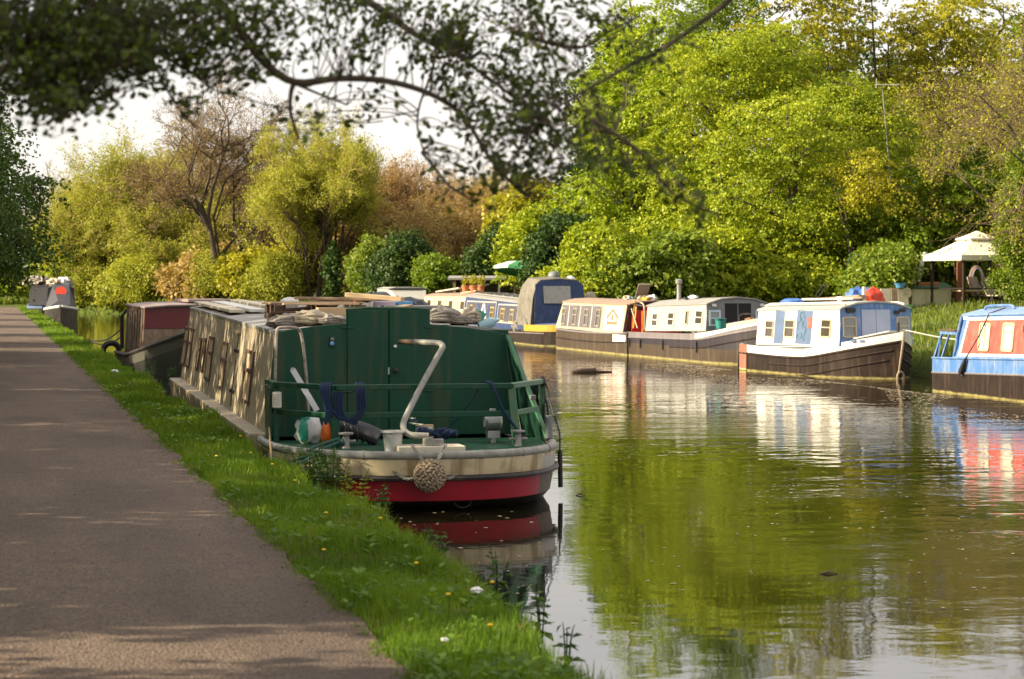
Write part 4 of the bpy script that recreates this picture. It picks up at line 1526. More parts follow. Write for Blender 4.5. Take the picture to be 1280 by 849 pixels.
for sx in (-1, 1):
    mb = MB()
    chain(mb, (sx * .06, -.03, .12), (sx * .155 + .01, .10, .27), .0)
    mb.build('chain', pipe_grey, o)
    mb = MB()
    chain(mb, (sx * .14, -.0, -.02), (sx * .30, .16 + .02, .035), .035)
    mb.build('chain', pipe_grey, o)

# carrier bag, orange bundle, rolled cover, towel, books, container, rope heap, gas bottle
q = at_v(386, 533, 1.5)
mb = MB()
mb.blob((q.x, 1.5, .535 + .125), (.125, .11, .145), 16, 10, 5, .22, flat=-.12, freq=5)
mb.blob((q.x - .05, 1.47, .535 + .25), (.05, .05, .06), 10, 6, 8, .35, m=1, freq=5)
mb.blob((q.x - .06, 1.41, .535 + .12), (.05, .03, .11), 10, 6, 9, .35, m=1, freq=5)
world_thing(mb, 'carrier_bag', [bag_white, bag_teal], 'crumpled white and teal plastic carrier bag on the stern deck', 'bag')
q = at_v(407, 538, 1.35)
mb = MB()
mb.blob((q.x, 1.3, .535 + .1), (.055, .09, .11), 14, 8, 15, .15, flat=-.09, freq=7)
world_thing(mb, 'orange_bundle', orange, 'bright orange rolled bundle beside the carrier bag', 'bundle')
mb = MB()
a, b_ = at_v(418, 530, 1.25), at_v(473, 542, 1.25)
wob_tube(mb, [(a.x, 1.3, .71), (a.x + .12, 1.27, .70), (a.x + .27, 1.25, .665), (b_.x - .07, 1.22, .63), (b_.x, 1.2, .60)], [0] + [.09] * 21 if False else .085, 14)
for i in range(7):
    x = a.x + .03 + i * .06
    mb.tube([Vector((x + .025 * math.cos(g) * 0, 1.26 + math.cos(g) * .088, .70 - (x - a.x) * .22 + math.sin(g) * .088)) for g in [k * PI / 6 for k in range(13)]], .008, 5, cap=False)
world_thing(mb, 'rolled_cover', paint('slate_waterproof', (.055, .055, .065), .55, var=.4, scale=8, bump=.7, bscale=16), 'long dark grey rolled cover lying on the stern deck', 'cover')
mb = MB()
for i in range(6):
    p = at_v(504 + i * 4.2, 520 + i * 4.4, 1.3)
    p2 = at_v(512 + i * 5.2, 520 + i * 4.0, 1.15)
    mb.bar((p.x, 1.3, p.z), (p2.x + .04, 1.1, p2.z - .02), .03, .012, m=i % 2)
world_thing(mb, 'striped_towel', [white_paint, rope_blue], 'blue and white striped towel behind the foot of the tiller', 'towel', smooth=False, bevel=.004)
q = at_v(533, 531, 1.2)
mb = MB()
mb.box((q.x, 1.3, .65), (.17, .05, .13), m=0)
mb.box((q.x, 1.265, .65), (.14, .012, .09), m=1)
world_thing(mb, 'small_box', [wood_lt, white_paint], 'small pale box with a white face standing behind the tiller', 'box', smooth=False, bevel=.006)
q = at_v(491, 551, .42)
mb = MB()
mb.lathe([(.075, .535), (.085, .60), (.095, .70), (.115, .705), (.115, .72), (.09, .72), (.07, .55), (0, .55)], (q.x, .42, 0), 18)
world_thing(mb, 'plastic_tub', plastic_clear, 'clouded plastic tub on the deck left of the tiller foot', 'tub')
mb = MB()
rnd = random.Random(4)
for k in range(4):
    pts = []
    for i in range(9):
        p = at_v(522 + i * 6.0, 543 - 4 * math.sin(i * .9 + k) - k * 1.2 - (3 if i < 5 else 0), .62)
        pts.append((p.x, .6 + .05 * math.sin(i * 1.3 + k * 2), max(.60 if i < 5 else .56, p.z - .01)))
    wob_tube(mb, pts, .018, 7)
world_thing(mb, 'rope_heap', rope_blue, 'heap of thick blue rope right of the tiller foot', 'rope')
mb = MB()
q = at_v(616, 527, 1.3)
mb.lathe([(0, -.09), (.06, -.085), (.082, -.06), (.082, .06), (.06, .085), (0, .09)], (q.x, 1.3, q.z), 18, R=Matrix.Rotation(PI / 2, 3, 'Y'))
mb.box((q.x, 1.3, q.z + .10), (.05, .05, .05))
mb.box((q.x - .08, 1.28, q.z - .02), (.03, .04, .05))
mb.box((q.x, 1.3, q.z - .12), (.12, .12, .07))
mb.box((q.x, 1.3, (q.z - .15 + .535) / 2), (.05, .05, max(.02, q.z - .15 - .535)))
world_thing(mb, 'steel_canister', steel, 'round steel canister standing on the deck by the right rail', 'canister', sharp=35)
# grey gangplank bar leaning, its end with a hole
mb = MB()
a, b_ = at_v(367, 463, 1.9), at_v(397, 514, 1.72)
mb.bar((a.x, 1.95, a.z), (b_.x, 1.75, b_.z), .055, .018, up=(0, 1, 0))
mb.lathe([(.0, -.009), (.0275, -.009), (.0275, .009), (0, .009)], (a.x, 1.95, a.z), 14, R=Matrix.Rotation(PI / 2, 3, 'X'))
world_thing(mb, 'flat_bar', steel, 'flat grey steel bar leaning on the left rail', 'bar', smooth=False)
# blue rope coils hanging on the rail
mb = MB()
for k in range(5):
    u = -.90 - .02 * k + .02
    wob_tube(mb, [(u, .96, 1.13), (u - .01, .90, 1.08), (u - .005 + .012 * k, .895, .92 - .02 * k), (u + .03, .90, .86 - .025 * k), (u + .05, .93, .93), (u + .045, .98, 1.08), (u + .02, .99, 1.13), (u, .96, 1.13)], .013, 6)
for k in range(4):
    u = -.63 + .022 * k
    wob_tube(mb, [(u, .97, 1.13), (u, .905, 1.08), (u + .005, .90, .90), (u - .02 * k, .90, .84 - .012 * k), (u - .09, .91, .79 - .012 * k), (u - .18, .91, .82), (u - .21, .905, .92), (u - .205, .91, 1.05)], .013, 6)
world_thing(mb, 'rope_coil', rope_blue, 'dark blue rope hung in loops over the left rail post', 'rope')
# rope from the right rail down to the canister and across
mb = MB()
wob_tube(mb, [(.62, .985, 1.135), (.66, .93, 1.12), (.70, .92, 1.02), (.76, .92, .88), (.84, .92, .76), (.93, .90, .64), (.96, .87, .58)], .013, 6)
wob_tube(mb, [(.62, .985, 1.135), (.58, 1.05, 1.12), (.52, 1.2, .95), (.43, 1.4, .78), (.30, 1.5, .62)], .006, 5)
world_thing(mb, 'rail_line', rope_blue, 'blue rope tied over the right rail beside the steel canister', 'rope')
mb = MB()
wob_tube(mb, [(1.35, 1.82, 1.13), (1.38, 1.75, 1.04), (1.40, 1.7, .9), (1.43, 1.6, .74), (1.45, 1.5, .60), (1.435, 1.42, .48), (1.43, 1.40, .42)], .009, 6)
wob_tube(mb, [(1.35, 1.82, 1.13), (1.37, 1.86, 1.0), (1.40, 1.8, .82), (1.36, 1.7, .66), (1.34, 1.68, .58)], .010, 6)
mb.blob((1.345, 1.80, 1.09), (.035, .04, .05), amp=.3, freq=6)
mb.tube([(1.43, 1.40, .44), (1.435, 1.39, .08)], .024, 8)
world_thing(mb, 'hanging_fender_line', rubber, 'black line with a thin black tube fender at the right corner of the stern', 'fender')
mb = MB()
mb.tube([(1.325, 1.42, .535), (1.325, 1.42, .78)], .035, 10)
mb.tube([(1.325, 1.42, .535), (1.325, 1.42, .56)], .045, 10, m=1)
world_thing(mb, 'corner_tube', [grey_paint, rubber], 'short grey tube standing at the right corner of the stern deck', 'tube')
q = at_v(345, 500, 1.7)
mb = MB()
for k in range(9):
    z = q.z - .06 + k * .016
    mb.tube([Vector((q.x + .038 * math.cos(g), 1.62 + .038 * math.sin(g), z + .004 * math.sin(g))) for g in [j * PI / 5 for j in range(11)]], .0095, 5, cap=False)
world_thing(mb, 'rope_whipping', rope_white, 'white rope wound tight on the left corner of the rail', 'rope')
# mooring line ashore, and the pale stake
mb = MB()
s0 = bl((2.58, 20.35, .47))
s1 = bl((2.50, 19.9, .46))
wob_tube(mb, [(-.80, .82, .63), (-.9, .74, .61), (-1.1, .55, .56), (s0.x + .25, .35, .51), (s0.x, s0.y, s0.z - .02)], .014, 6)
wob_tube(mb, [(-.80, .80, .60), (-.92, .68, .57), (-1.1, .42, .53), (s1.x + .25, .05, .49), (s1.x, s1.y, s1.z - .02)], .013, 6)
mb.tube([Vector((-.81 + .045 * math.cos(g), .82 + .045 * math.sin(g), .60 + .02 * math.sin(2 * g))) for g in [j * PI / 5 for j in range(21)]], .014, 6)
world_thing(mb, 'mooring_line', rope_green, 'dark green doubled mooring line from the left stud to the bank', 'rope')
mb = MB()
p = at(339, 584, 20.6)
p2 = at(336, 534, 20.6)
mb.tube([(p.x, p.y, .40), (p.x - .002, p.y, p.z + .15), (p2.x, p2.y, p2.z)], [.010, .009, .007], 6)
o = mb.build('garden_cane', wood_lt, None, smooth=True)
tag(o, 'thin pale cane stuck upright in the verge beside the stern', 'cane')

# ---- on the roof
RZ = 1.64


def roof_thing(mb, name, mats, label, cat, group=None, smooth=False, bevel=.006, sharp=45):
    return world_thing(mb, name, mats, label, cat, group, smooth, bevel, sharp)


for i, (v0, v1, u, w, h, z, lab, mt) in enumerate([
        (9.0, 15.2, -1.02, .20, .04, 1.70, 'long pale board lying along the left edge of the barge roof', wood_pale),
        (8.8, 14.9, -.78, .22, .04, 1.71, 'second pale board from the left edge of the barge roof', white_paint),
        (8.0, 14.6, -.52, .20, .05, 1.73, 'third pale board lying highest on the barge roof', wood_pale),
        (7.6, 13.9, -.28, .16, .04, 1.72, 'dark grey board beside the pale boards on the barge roof', roof_grey)]):
    mb = MB()
    mb.bar((u, v0, z), (u - .02, v1, z + .05), w, h)
    roof_thing(mb, 'timber_board', mt, lab, 'board', 'boards on the barge roof')
# broken pallets
o = thing('broken_pallet', 'broken brown wooden pallet with loose slats on the barge roof', 'pallet', W((-.55, 4.6, RZ + .10)), -BA)
for j, y in enumerate((-.42, 0, .42)):
    mb = MB()
    for x in (-.45, 0, .42):
        mb.box((x, y, .045), (.12, .1, .09))
    mb.build('block', wood_dk, o, bevel=.005)
for j in range(6):
    mb = MB()
    mb.box((random.uniform(-.05, .05), -.5 + j * .2, .103 + .006 * (j % 2)), (1.0 + random.uniform(-.25, .2), .10, .02), Matrix.Rotation(random.uniform(-.1, .1), 3, 'Z'))
    mb.build('slat', wood if j % 2 else wood_lt, o, bevel=.003)
for x, y in ((-.5, -.44), (.05, -.46), (.48, -.42), (-.42, .4), (.42, .4)):
    mb = MB()
    mb.box((x, y, -.05), (.16, .12, .09))
    mb.build('block', wood if x > 0 else wood_dk, o, bevel=.005)
mb = MB()
mb.box((0, -.48, .012), (1.1, .12, .02))
mb.build('bottom_board', wood_dk, o, bevel=.003)
for i, (a, b_, w, h, lab, mt) in enumerate([
        ((-.95, 4.0, 1.70), (-.2, 4.25, 1.695), .12, .03, 'short plank lying flat in front of the broken pallet', wood),
        ((-.75, 4.9, 1.90), (.12, 4.6, 1.885), .13, .03, 'weathered plank laid across the top of the pallet', wood),
        ((-.25, 4.4, 1.94), (.33, 4.15, 1.89), .14, .05, 'light orange-brown plank on top of the timber heap', wood_lt),
        ((-.62, 4.0, 1.76), (-.05, 4.1, 1.76), .10, .09, 'thick pale timber offcut in the heap', wood_lt),
        ((-1.05, 5.2, 1.70), (-.45, 5.0, 1.70), .16, .03, 'dark plank at the left of the timber heap', wood_dk),
        ((-1.0, 4.4, 1.76), (-.3, 5.1, 1.80), .10, .05, 'dark brown batten lying askew across the left of the heap', wood_dk),
        ((-.5, 5.4, 1.84), (.25, 5.0, 1.90), .16, .06, 'thick dark beam at the back of the timber heap', wood_dk),
        ((.05, 4.0, 1.72), (.45, 4.5, 1.80), .12, .07, 'short brown offcut propped at the right end of the heap', wood),
        ((-.9, 3.7, 1.68), (-.35, 3.8, 1.69), .2, .05, 'rusty brown flat board at the front of the heap', wood_dk),
        ((-.2, 5.9, 1.86), (.5, 5.8, 1.88), .3, .05, 'charred board resting on the grey sheet', tarp_dark)]):
    mb = MB()
    mb.bar(a, b_, w, h)
    roof_thing(mb, 'loose_plank', mt, lab, 'plank', 'loose timber on the barge roof')
mb = MB()
mb.bar((.25, 5.2, 1.74), (1.0, 5.2, 1.735), .6, .15)
roof_thing(mb, 'roof_locker', roof_grey, 'long low grey locker on the right of the barge roof', 'locker')
# white cowl on a small frame
o = thing('roof_cowl', 'white ventilation cowl standing at the far end of the timber heap', 'cowl', W((-.62, 6.6, RZ)), -BA)
mb = MB()
mb.lathe([(.05, 0), (.045, .12), (.09, .14), (.12, .18), (.11, .22), (.06, .25), (0, .26)], (0, 0, .0), 16)
mb.build('cap', white_paint, o, smooth=True, sharp=35)
mb = MB()
for x in (-.26, .26):
    mb.box((x, 0, .08), (.05, .2, .16))
mb.build('stand', wood_dk, o)
# crumpled tarpaulins on the far part
mb = MB()
mb.blob((.3, 6.6, RZ + .10), (.5, .7, .17), 18, 8, 21, .35, flat=-.08, freq=4)
world_thing(mb, 'crumpled_tarpaulin', tarp_dark, 'dark crumpled tarpaulin behind the timber heap', 'tarpaulin')
mb = MB()
mb.blob((.12, 5.6, RZ + .10), (.40, .35, .10), 18, 8, 22, .25, flat=-.1, freq=3.5)
world_thing(mb, 'grey_sheet', fabric_grey, 'grey sheet heaped over the roof between timber and tarpaulin', 'sheet')
mb = MB()
mb.blob((.62, 6.2, RZ + .10), (.30, .4, .15), 16, 8, 23, .35, flat=-.1, freq=4)
world_thing(mb, 'navy_tarpaulin', paint('dark_navy_sheet', (.012, .016, .035), .5, var=.4, bump=.6, bscale=10), 'small dark navy tarpaulin at the right of the dark one', 'tarpaulin')
# folded sacks at the stern edge of the roof
for i, (px_, py_, v, r, mt, lab) in enumerate([
        (362, 402, 3.1, (.20, .22, .075), fabric_grey, 'grey folded sack at the left corner of the barge roof'),
        (388, 399, 3.0, (.22, .20, .085), fabric_tan, 'tan folded sack in the middle of the left heap'),
        (412, 401, 2.9, (.16, .2, .06), fabric_grey, 'flattened grey sack beside the raised door block'),
        (553, 396, 3.0, (.17, .22, .095), fabric_grey, 'large grey-brown sack right of the raised door block'),
        (574, 400, 2.95, (.12, .2, .06), fabric_grey, 'low grey-brown sack in front of the large one'),
        (588, 397, 3.0, (.10, .16, .10), fabric_tan, 'pointed tan sack at the right of the barge roof')]):
    q = at_v(px_, py_, v)
    mb = MB()
    mb.blob((q.x, v, max(RZ + .02, q.z)), r, 20, 10, 31 + i, .30, flat=-.07, freq=4)
    for k in range(3):           # folds
        g = -.5 + k * .5
        mb.tube(smooth_path([(q.x - r[0] * .8, v - r[1] * .75, q.z + r[2] * g * .4), (q.x, v - r[1] * 1.02, q.z + r[2] * (g * .8 + .15)), (q.x + r[0] * .8, v - r[1] * .7, q.z + r[2] * g * .5)], 4), r[2] * .22, 6)
    world_thing(mb, 'folded_sack', mt, lab, 'sack', 'sacks along the stern edge of the barge roof')
q = at_v(610, 405, 2.85)
mb = MB()
mb.lathe([(0, -.11), (.05, -.10), (.055, .05), (.02, .09), (.02, .12), (0, .12)], (q.x, 2.85, q.z + .005), 12, R=Matrix.Rotation(1.25, 3, 'Y'))
world_thing(mb, 'plastic_bottle', glass_mat('pale_blue_plastic', (.25, .42, .48), .2), 'pale blue plastic bottle lying at the right edge of the roof', 'bottle')
q = at_v(601, 397, 2.9)
mb = MB()
mb.bar((q.x - .05, 2.9, q.z - .06), (q.x + .02, 2.9, q.z + .06), .09, .05, up=(0, 1, 0))
world_thing(mb, 'green_carton', bag_teal, 'small green carton leaning on the pointed sack', 'carton', smooth=False, bevel=.006)
q = at_v(441, 391, 3.0)
mb = MB()
mb.lathe([(.07, -.01), (.075, .02), (.05, .045), (0, .05)], (q.x, 3.0, q.z - .02), 16)
world_thing(mb, 'white_dome', white_paint, 'small white dome just left of the raised door block', 'dome')
q = at_v(447, 378, 5.0)
mb = MB()
mb.lathe([(.035, RZ), (.05, q.z - .02), (.055, q.z + .05), (.045, q.z + .05), (.035, q.z), (0, q.z)], (q.x, 5.0, 0), 14)
world_thing(mb, 'flower_pot', paint('terracotta', (.28, .12, .06), .8), 'brown clay pot on the barge roof behind the door block', 'pot')
for px_, w_, mt, lab in ((478, .5, paint('pale_lilac', (.5, .42, .5), .6), 'low lilac crate on the barge roof behind the doors'), (503, .36, blue_plastic, 'low pale blue crate right of the lilac one')):
    q = at_v(px_, 382, 5.4)
    mb = MB()
    mb.box((q.x, 5.4, RZ + .11), (w_ * .5, .4, .22))
    mb.bar((q.x - w_ * .2, 5.18, RZ + .15), (q.x + w_ * .2, 5.18, RZ + .15), .02, .04, m=1)
    world_thing(mb, 'roof_crate', [mt, white_paint], lab, 'crate', 'crates on the barge roof', smooth=False, bevel=.01)
# ------------------------------------------------------------------ narrowboats along the far bank
class Boat:
    """local x forward from the stern, y to port, z up from the water; the side turned to us is y < 0"""

    def __init__(s, name, label, cat, o, d, L, hw, gun, sternt=.6, bowt=2.2, rake=.25, blunt=.55, group=None, bexp=2.5):
        s.bexp = bexp
        s.L, s.hw, s.gun, s.sternt, s.bowt, s.rake, s.blunt = L, hw, gun, sternt, bowt, rake, blunt
        s.root = thing(name, label, cat, (o[0], o[1], 0), math.atan2(d[1], d[0]), group)

    def plan(s, x):
        w = s.hw
        if s.bowt and x > s.L - s.bowt:
            t = (x - (s.L - s.bowt)) / s.bowt
            w *= max(.015, 1 - t ** s.bexp)
        if s.sternt and x < s.sternt:
            t = 1 - x / s.sternt
            w *= 1 - (1 - s.blunt) * t ** 2.2
        return w

    def shift(s, x, z):          # raked stem: the top reaches further
        if not s.bowt: return x
        t = max(0, (x - (s.L - s.bowt)) / s.bowt)
        return x + s.rake * t * t * max(0, z) / max(.3, s.gun(s.L))

    def hull(s, mats, levels, x0=0.0, deck_drop=.06, wall_t=.07, well=None, deck_m=None, side_m=None):
        """levels: [(offset from gunwale or absolute z, is_abs, material of the band below)]"""
        st = []
        x = x0
        while x < s.L - .001:
            st.append(x)
            x += .12 if (x < s.sternt or x > s.L - s.bowt) else .5
        st.append(s.L)
        rings, n = [], None
        for x in st:
            w, g = s.plan(x), s.gun(x)
            wi = max(.008, w - wall_t)
            dd = deck_drop
            if well and well[0] < x < well[1]: dd = well[2]
            half = [(0, g - dd), (wi, g - dd), (wi, g), (w, g)]
            for off, ab, m_ in levels:
                z = off if ab else g + off
                ins = .0 if z > .15 else .05 * (0.15 - z)
                half.append((max(.006, w * (1 - ins)), z))
            half.append((w * .8, -.4))
            ring_ = [(s.shift(x, z), -y, z) for y, z in half] + [(s.shift(x, z), y, z) for y, z in reversed(half[1:])]
            rings.append(ring_)
        k = len(levels)
        seq = [deck_m if deck_m is not None else 0, 0, 0] + [0] + [lv[2] for lv in levels]
        # ring segment j -> material
        half_n = 4 + k + 1

        def mm(i, j):
            if j < 0: return levels[-1][2]
            jj = j if j < half_n - 1 else (2 * half_n - 2) - j
            if jj >= half_n - 1: return levels[-1][2]
            mi = ([deck_m if deck_m is not None else 0, side_m if side_m is not None else 0, 0] + [0] + [lv[2] for lv in levels])[jj] if jj < 4 + k else 0
            if jj == 3: mi = 0
            elif jj > 3: mi = levels[jj - 4][2]
            return mi
        mb = MB()
        mb.loft(rings, mats=mm)
        return mb.build('hull', mats, s.root, smooth=True, sharp=28)

    def strake(s, off, r, mat, x0, x1, name='rubbing_strake', ab=False, sides=(-1, 1)):
        mb = MB()
        for sg in sides:
            pts = []
            n = int((x1 - x0) / .25) + 2
            for i in range(n + 1):
                x = x0 + (x1 - x0) * i / n
                z = off if ab else s.gun(x) + off
                pts.append((s.shift(x, z), sg * (s.plan(x) + .003), z))
            mb.tube(pts, r, 6)
        return mb.build(name, mat, s.root, smooth=True)

    def cabin(s, x0, x1, zb0, zb1, ze0, ze1, b, t, mats, crown=.10, slope0=.0, slope1=.0, roof_m=None, side_mats=None, lip=.04, name='cabin', roof_seg=None):
        s.cx0, s.cx1, s.zb0, s.zb1, s.ze0, s.ze1, s.b, s.t, s.crown, s.sl0, s.sl1 = x0, x1, zb0, zb1, ze0, ze1, b, t, crown, slope0, slope1
        mb = MB()
        rings = []
        for f in (0, .25, .5, .75, 1):
            x = x0 + (x1 - x0) * f
            zb, ze = zb0 + (zb1 - zb0) * f, ze0 + (ze1 - ze0) * f
            dx = slope0 * (1 - f) if f < .2 else (-slope1 * f if f > .8 else 0)
            rings.append([(x, -b, zb), (x + dx, -t, ze), (x + dx, -t * .55, ze + crown * .72), (x + dx, 0, ze + crown), (x + dx, t * .55, ze + crown * .72), (x + dx, t, ze), (x, b, zb)])
        mb.loft(rings, mats=side_mats or (lambda i, j: 0))
        o = mb.build(name, mats, s.root)
        if roof_m:
            mb = MB()
            rings = []
            for f in (0, .5, 1):
                x = x0 + slope0 - lip + (x1 - slope1 + lip - x0 - slope0 + lip) * f
                ze = ze0 + (ze1 - ze0) * f
                up = [(x, -t - .025, ze - .012), (x, -t * .55, ze + crown * .72 + .012), (x, 0, ze + crown + .014), (x, t * .55, ze + crown * .72 + .012), (x, t + .025, ze - .012)]
                rings.append([(a, y, z + .018) for a, y, z in up] + [(a, y, z - .016) for a, y, z in reversed(up)])
            mb.loft(rings)
            mb.build('roof', roof_m, s.root)
        return o

    def side(s, x, z, e=0, sg=-1):
        f = (x - s.cx0) / (s.cx1 - s.cx0)
        zb, ze = s.zb0 + (s.zb1 - s.zb0) * f, s.ze0 + (s.ze1 - s.ze0) * f
        k = (z - zb) / (ze - zb)
        return Vector((x, sg * (s.b + (s.t - s.b) * k + e), z))

    def end(s, y, z, e=0, fore=True):
        f = 1 if fore else 0
        zb, ze = (s.zb1, s.ze1) if fore else (s.zb0, s.ze0)
        k = (z - zb) / (ze - zb)
        if fore: return Vector((s.cx1 - s.sl1 * k + e, y, z))
        return Vector((s.cx0 + s.sl0 * k - e, y, z))

    # outlines laid on a wall: fn is side or end
    def plate(s, mb, fn, out, e0, e1, m=0):
        lo = [fn(a, b_, e0) for a, b_ in out]
        hi = [fn(a, b_, e1) for a, b_ in out]
        n = len(lo)
        mb.add(lo + hi, [tuple(reversed(range(n))), tuple(range(n, 2 * n))] + [(i, (i + 1) % n, n + (i + 1) % n, n + i) for i in range(n)], m)

    def frame(s, mb, fn, o, i, e0, e1, m=0):
        n = len(o)
        P = [fn(a, b_, e0) for a, b_ in o] + [fn(a, b_, e0) for a, b_ in i] + [fn(a, b_, e1) for a, b_ in o] + [fn(a, b_, e1) for a, b_ in i]
        F_ = []
        for a in range(n):
            c = (a + 1) % n
            F_ += [(a, c, n + c, n + a), (2 * n + a, 3 * n + a, 3 * n + c, 2 * n + c), (a, 2 * n + a, 2 * n + c, c), (n + a, n + c, 3 * n + c, 3 * n + a)]
        mb.add(P, F_, m)

    def window(s, fn, x0, z0, x1, z1, frame_m, pane_m, r=.05, fw=.03, bar=None, vbar=None, name='window'):
        mb = MB()
        s.frame(mb, fn, rrect(x0, z0, x1, z1, r), rrect(x0 + fw, z0 + fw, x1 - fw, z1 - fw, max(.004, r - fw)), -.004, .022)
        if bar is not None:
            z = z0 + (z1 - z0) * bar
            s.plate(mb, fn, [(x0 + fw, z - .012), (x1 - fw, z - .012), (x1 - fw, z + .012), (x0 + fw, z + .012)], -.004, .018)
        if vbar is not None:
            x = x0 + (x1 - x0) * vbar
            s.plate(mb, fn, [(x - .01, z0 + fw), (x + .01, z0 + fw), (x + .01, z1 - fw), (x - .01, z1 - fw)], -.004, .017)
        w = mb.build(name, frame_m, s.root)
        g = MB()
        s.plate(g, fn, rrect(x0 + fw * .8, z0 + fw * .8, x1 - fw * .8, z1 - fw * .8, max(.004, r - fw * .8)), -.003, .007)
        g.build('pane', pane_m, w)
        return w

    def panel(s, name, fn, x0, z0, x1, z1, m_, r=0, e=.008, parent=None):
        mb = MB()
        s.plate(mb, fn, rrect(x0, z0, x1, z1, r), -.004, e)
        return mb.build(name, m_, parent or s.root)

    def part(s, name, mat, fn, parent=None, smooth=False, bevel=0):
        mb = MB()
        fn(mb)
        return mb.build(name, mat, parent or s.root, smooth=smooth, bevel=bevel, sharp=45)

    def w(s, p):
        r = s.root
        return Matrix.Translation(r.location) @ r.rotation_euler.to_matrix().to_4x4() @ Vector(p)

    def put(s, name, mats, fn, label, cat, group=None, smooth=True, bevel=0, sharp=45):
        """a separate thing lying on the boat, modelled in the boat's own axes"""
        mb = MB()
        fn(mb)
        M_ = Matrix.Translation(s.root.location) @ s.root.rotation_euler.to_matrix().to_4x4()
        pts = [M_ @ Vector(p) for p in mb.v]
        c = Vector((sum(p.x for p in pts) / len(pts), sum(p.y for p in pts) / len(pts), min(p.z for p in pts)))
        mb.v = [tuple(p - c) for p in pts]
        o = mb.build(name, mats, None, smooth=smooth, bevel=bevel, sharp=sharp)
        o.location = c
        return tag(o, label, cat, group)


scum = paint('waterline_scum', (.40, .34, .12), .7, var=.25, scale=8, dirt=.4, dcol=(.2, .16, .06))
hull_brown = paint('old_blacking', (.020, .013, .010), .5, spec=.15, var=.5, scale=3, dirt=.4, dcol=(.036, .024, .017), dscale=4, streak=.55, scol=(.075, .048, .034), bands=[(-.1, .028, (.27, .23, .085), .02)])
hull_tan = paint('faded_blacking', (.062, .045, .031), .6, spec=.15, var=.35, scale=3, dirt=.5, dcol=(.04, .028, .02), dscale=3, streak=.5, scol=(.15, .11, .075), bands=[(-.1, .036, (.30, .26, .10), .02)])
hull_rust = paint('rusty_red_oxide', (.27, .105, .068), .65, var=.2, dirt=.4, dcol=(.2, .1, .06), streak=.5, scol=(.4, .24, .16), bands=[(-.1, .05, (.44, .38, .14), .02)])
gunw_grey = paint('grey_gunwale', (.16, .14, .15), .55, var=.2, streak=.4, scol=(.3, .25, .22))

# ---- the white and blue boat
g = lambda x: .62 - .05 * math.exp(-((x - 2.5) / 2.0) ** 2) + (.50 * max(0, (x - 3.3) / 2.9) ** 2.0)
bw_ = Boat('narrowboat', 'white narrowboat with sky-blue bow cabin front and pointed brown bow', 'narrowboat', (18.08, 50.92), (.116, -.993), 5.85, 1.06, g, .5, 2.0, .28, .8, 'narrowboats along the far bank')
bw_.hull([white_paint, hull_brown, hull_rust], [(-.16, False, 0), (-.17, False, 1), (.02, True, 1), (-.1, True, 1)], well=(5.0, 5.6, .34), wall_t=.06)
bw_.part('stern_patch', hull_rust, lambda mb: mb.loft([[(x, -bw_.plan(x) - .012, z) for z in (.015, .2, .45, g(x) + .01)] for x in (.02, .1, .25, .45, .72)] , closed=False, caps=False))
bw_.strake(-.20, .022, hull_brown, .1, 5.8)
bw_.strake(-.36, .022, hull_brown, 1.8, 5.75)
bw_.strake(-.56, .022, hull_brown, 3.2, 5.7)
bw_.cabin(.88, 4.95, .61, .70, 1.42, 1.50, .90, .83, [white_paint, sky_blue, slate_blue], .12, .0, .06, offwhite,
          side_mats=lambda i, j: 1 if j == -1 else (0 if j in (0, 5) else 0))
bw_.panel('side_panel_or_shade', bw_.side, 1.78, .66, 2.25, 1.40, slate_blue, 0, .004)  # blue patch painting tree shade onto the sunlit white side
bw_.panel('side_panel_or_shade', bw_.side, 2.86, .68, 3.62, 1.42, slate_blue, 0, .004)  # second patch of tree shade put into the colour
for x0, z0, x1, z1 in ((1.33, .79, 1.73, 1.18), (2.31, .81, 2.77, 1.21), (4.07, .85, 4.52, 1.25)):
    bw_.window(bw_.side, x0, z0, x1, z1, cream_paint, glass_dk, .03, .028, .55)
bw_.panel('side_plaque', bw_.side, 3.42, 1.04, 3.60, 1.28, salmon, .01, .012)


def mural(mb):
    rr_ = random.Random(5)
    for k in range(11):
        x, z = 2.95 + rr_.random() * .38, .80 + rr_.random() * .45
        pts = [(x + .07 * math.sin(i * .9 + k) * (i / 5), z + .035 * i * (1 if k % 2 else -.6) + .02 * math.cos(i + k)) for i in range(6)]
        for a, b_ in zip(pts, pts[1:]):
            d = Vector((b_[0] - a[0], b_[1] - a[1]))
            if d.length < 1e-4: continue
            n_ = Vector((-d.y, d.x)).normalized() * .011
            bw_.plate(mb, bw_.side, [(a[0] - n_.x, a[1] - n_.y), (b_[0] - n_.x, b_[1] - n_.y), (b_[0] + n_.x, b_[1] + n_.y), (a[0] + n_.x, a[1] + n_.y)], .004, .009 + k * .0004)


bw_.part('painted_figure', paint('teal_scroll_paint', (.05, .14, .16), .5), mural)
E_ = lambda y, z, e=0: bw_.end(y, z, e, True)
bw_.panel('cabin_front', E_, -.86, .71, .86, 1.49, sky_blue, 0, .006)
bw_.part('front_arch', sky_blue, lambda mb: bw_.plate(mb, E_, [(-.82, 1.485), (.82, 1.485), (.45, 1.585), (0, 1.612), (-.45, 1.585)], -.004, .006))
for y0, y1 in ((-.345, -.005), (.005, .345)):
    bw_.panel('front_door', E_, y0, .72, y1, 1.46, paint('lavender_door', (.33, .38, .52), .5), .01, .024)
for y0, y1 in ((-.80, -.47), (.50, .82)):
    bw_.window(E_, y0, .86, y1, 1.31, cream_paint, glass_gr, .05, .03, .55)
for y0, z0, y1, z1 in ((-.72, 1.40, -.50, 1.50), (.44, 1.36, .56, 1.44), (.58, 1.41, .72, 1.48)):
    bw_.panel('front_lamp', E_, y0, z0, y1, z1, black_metal, .03, .05)
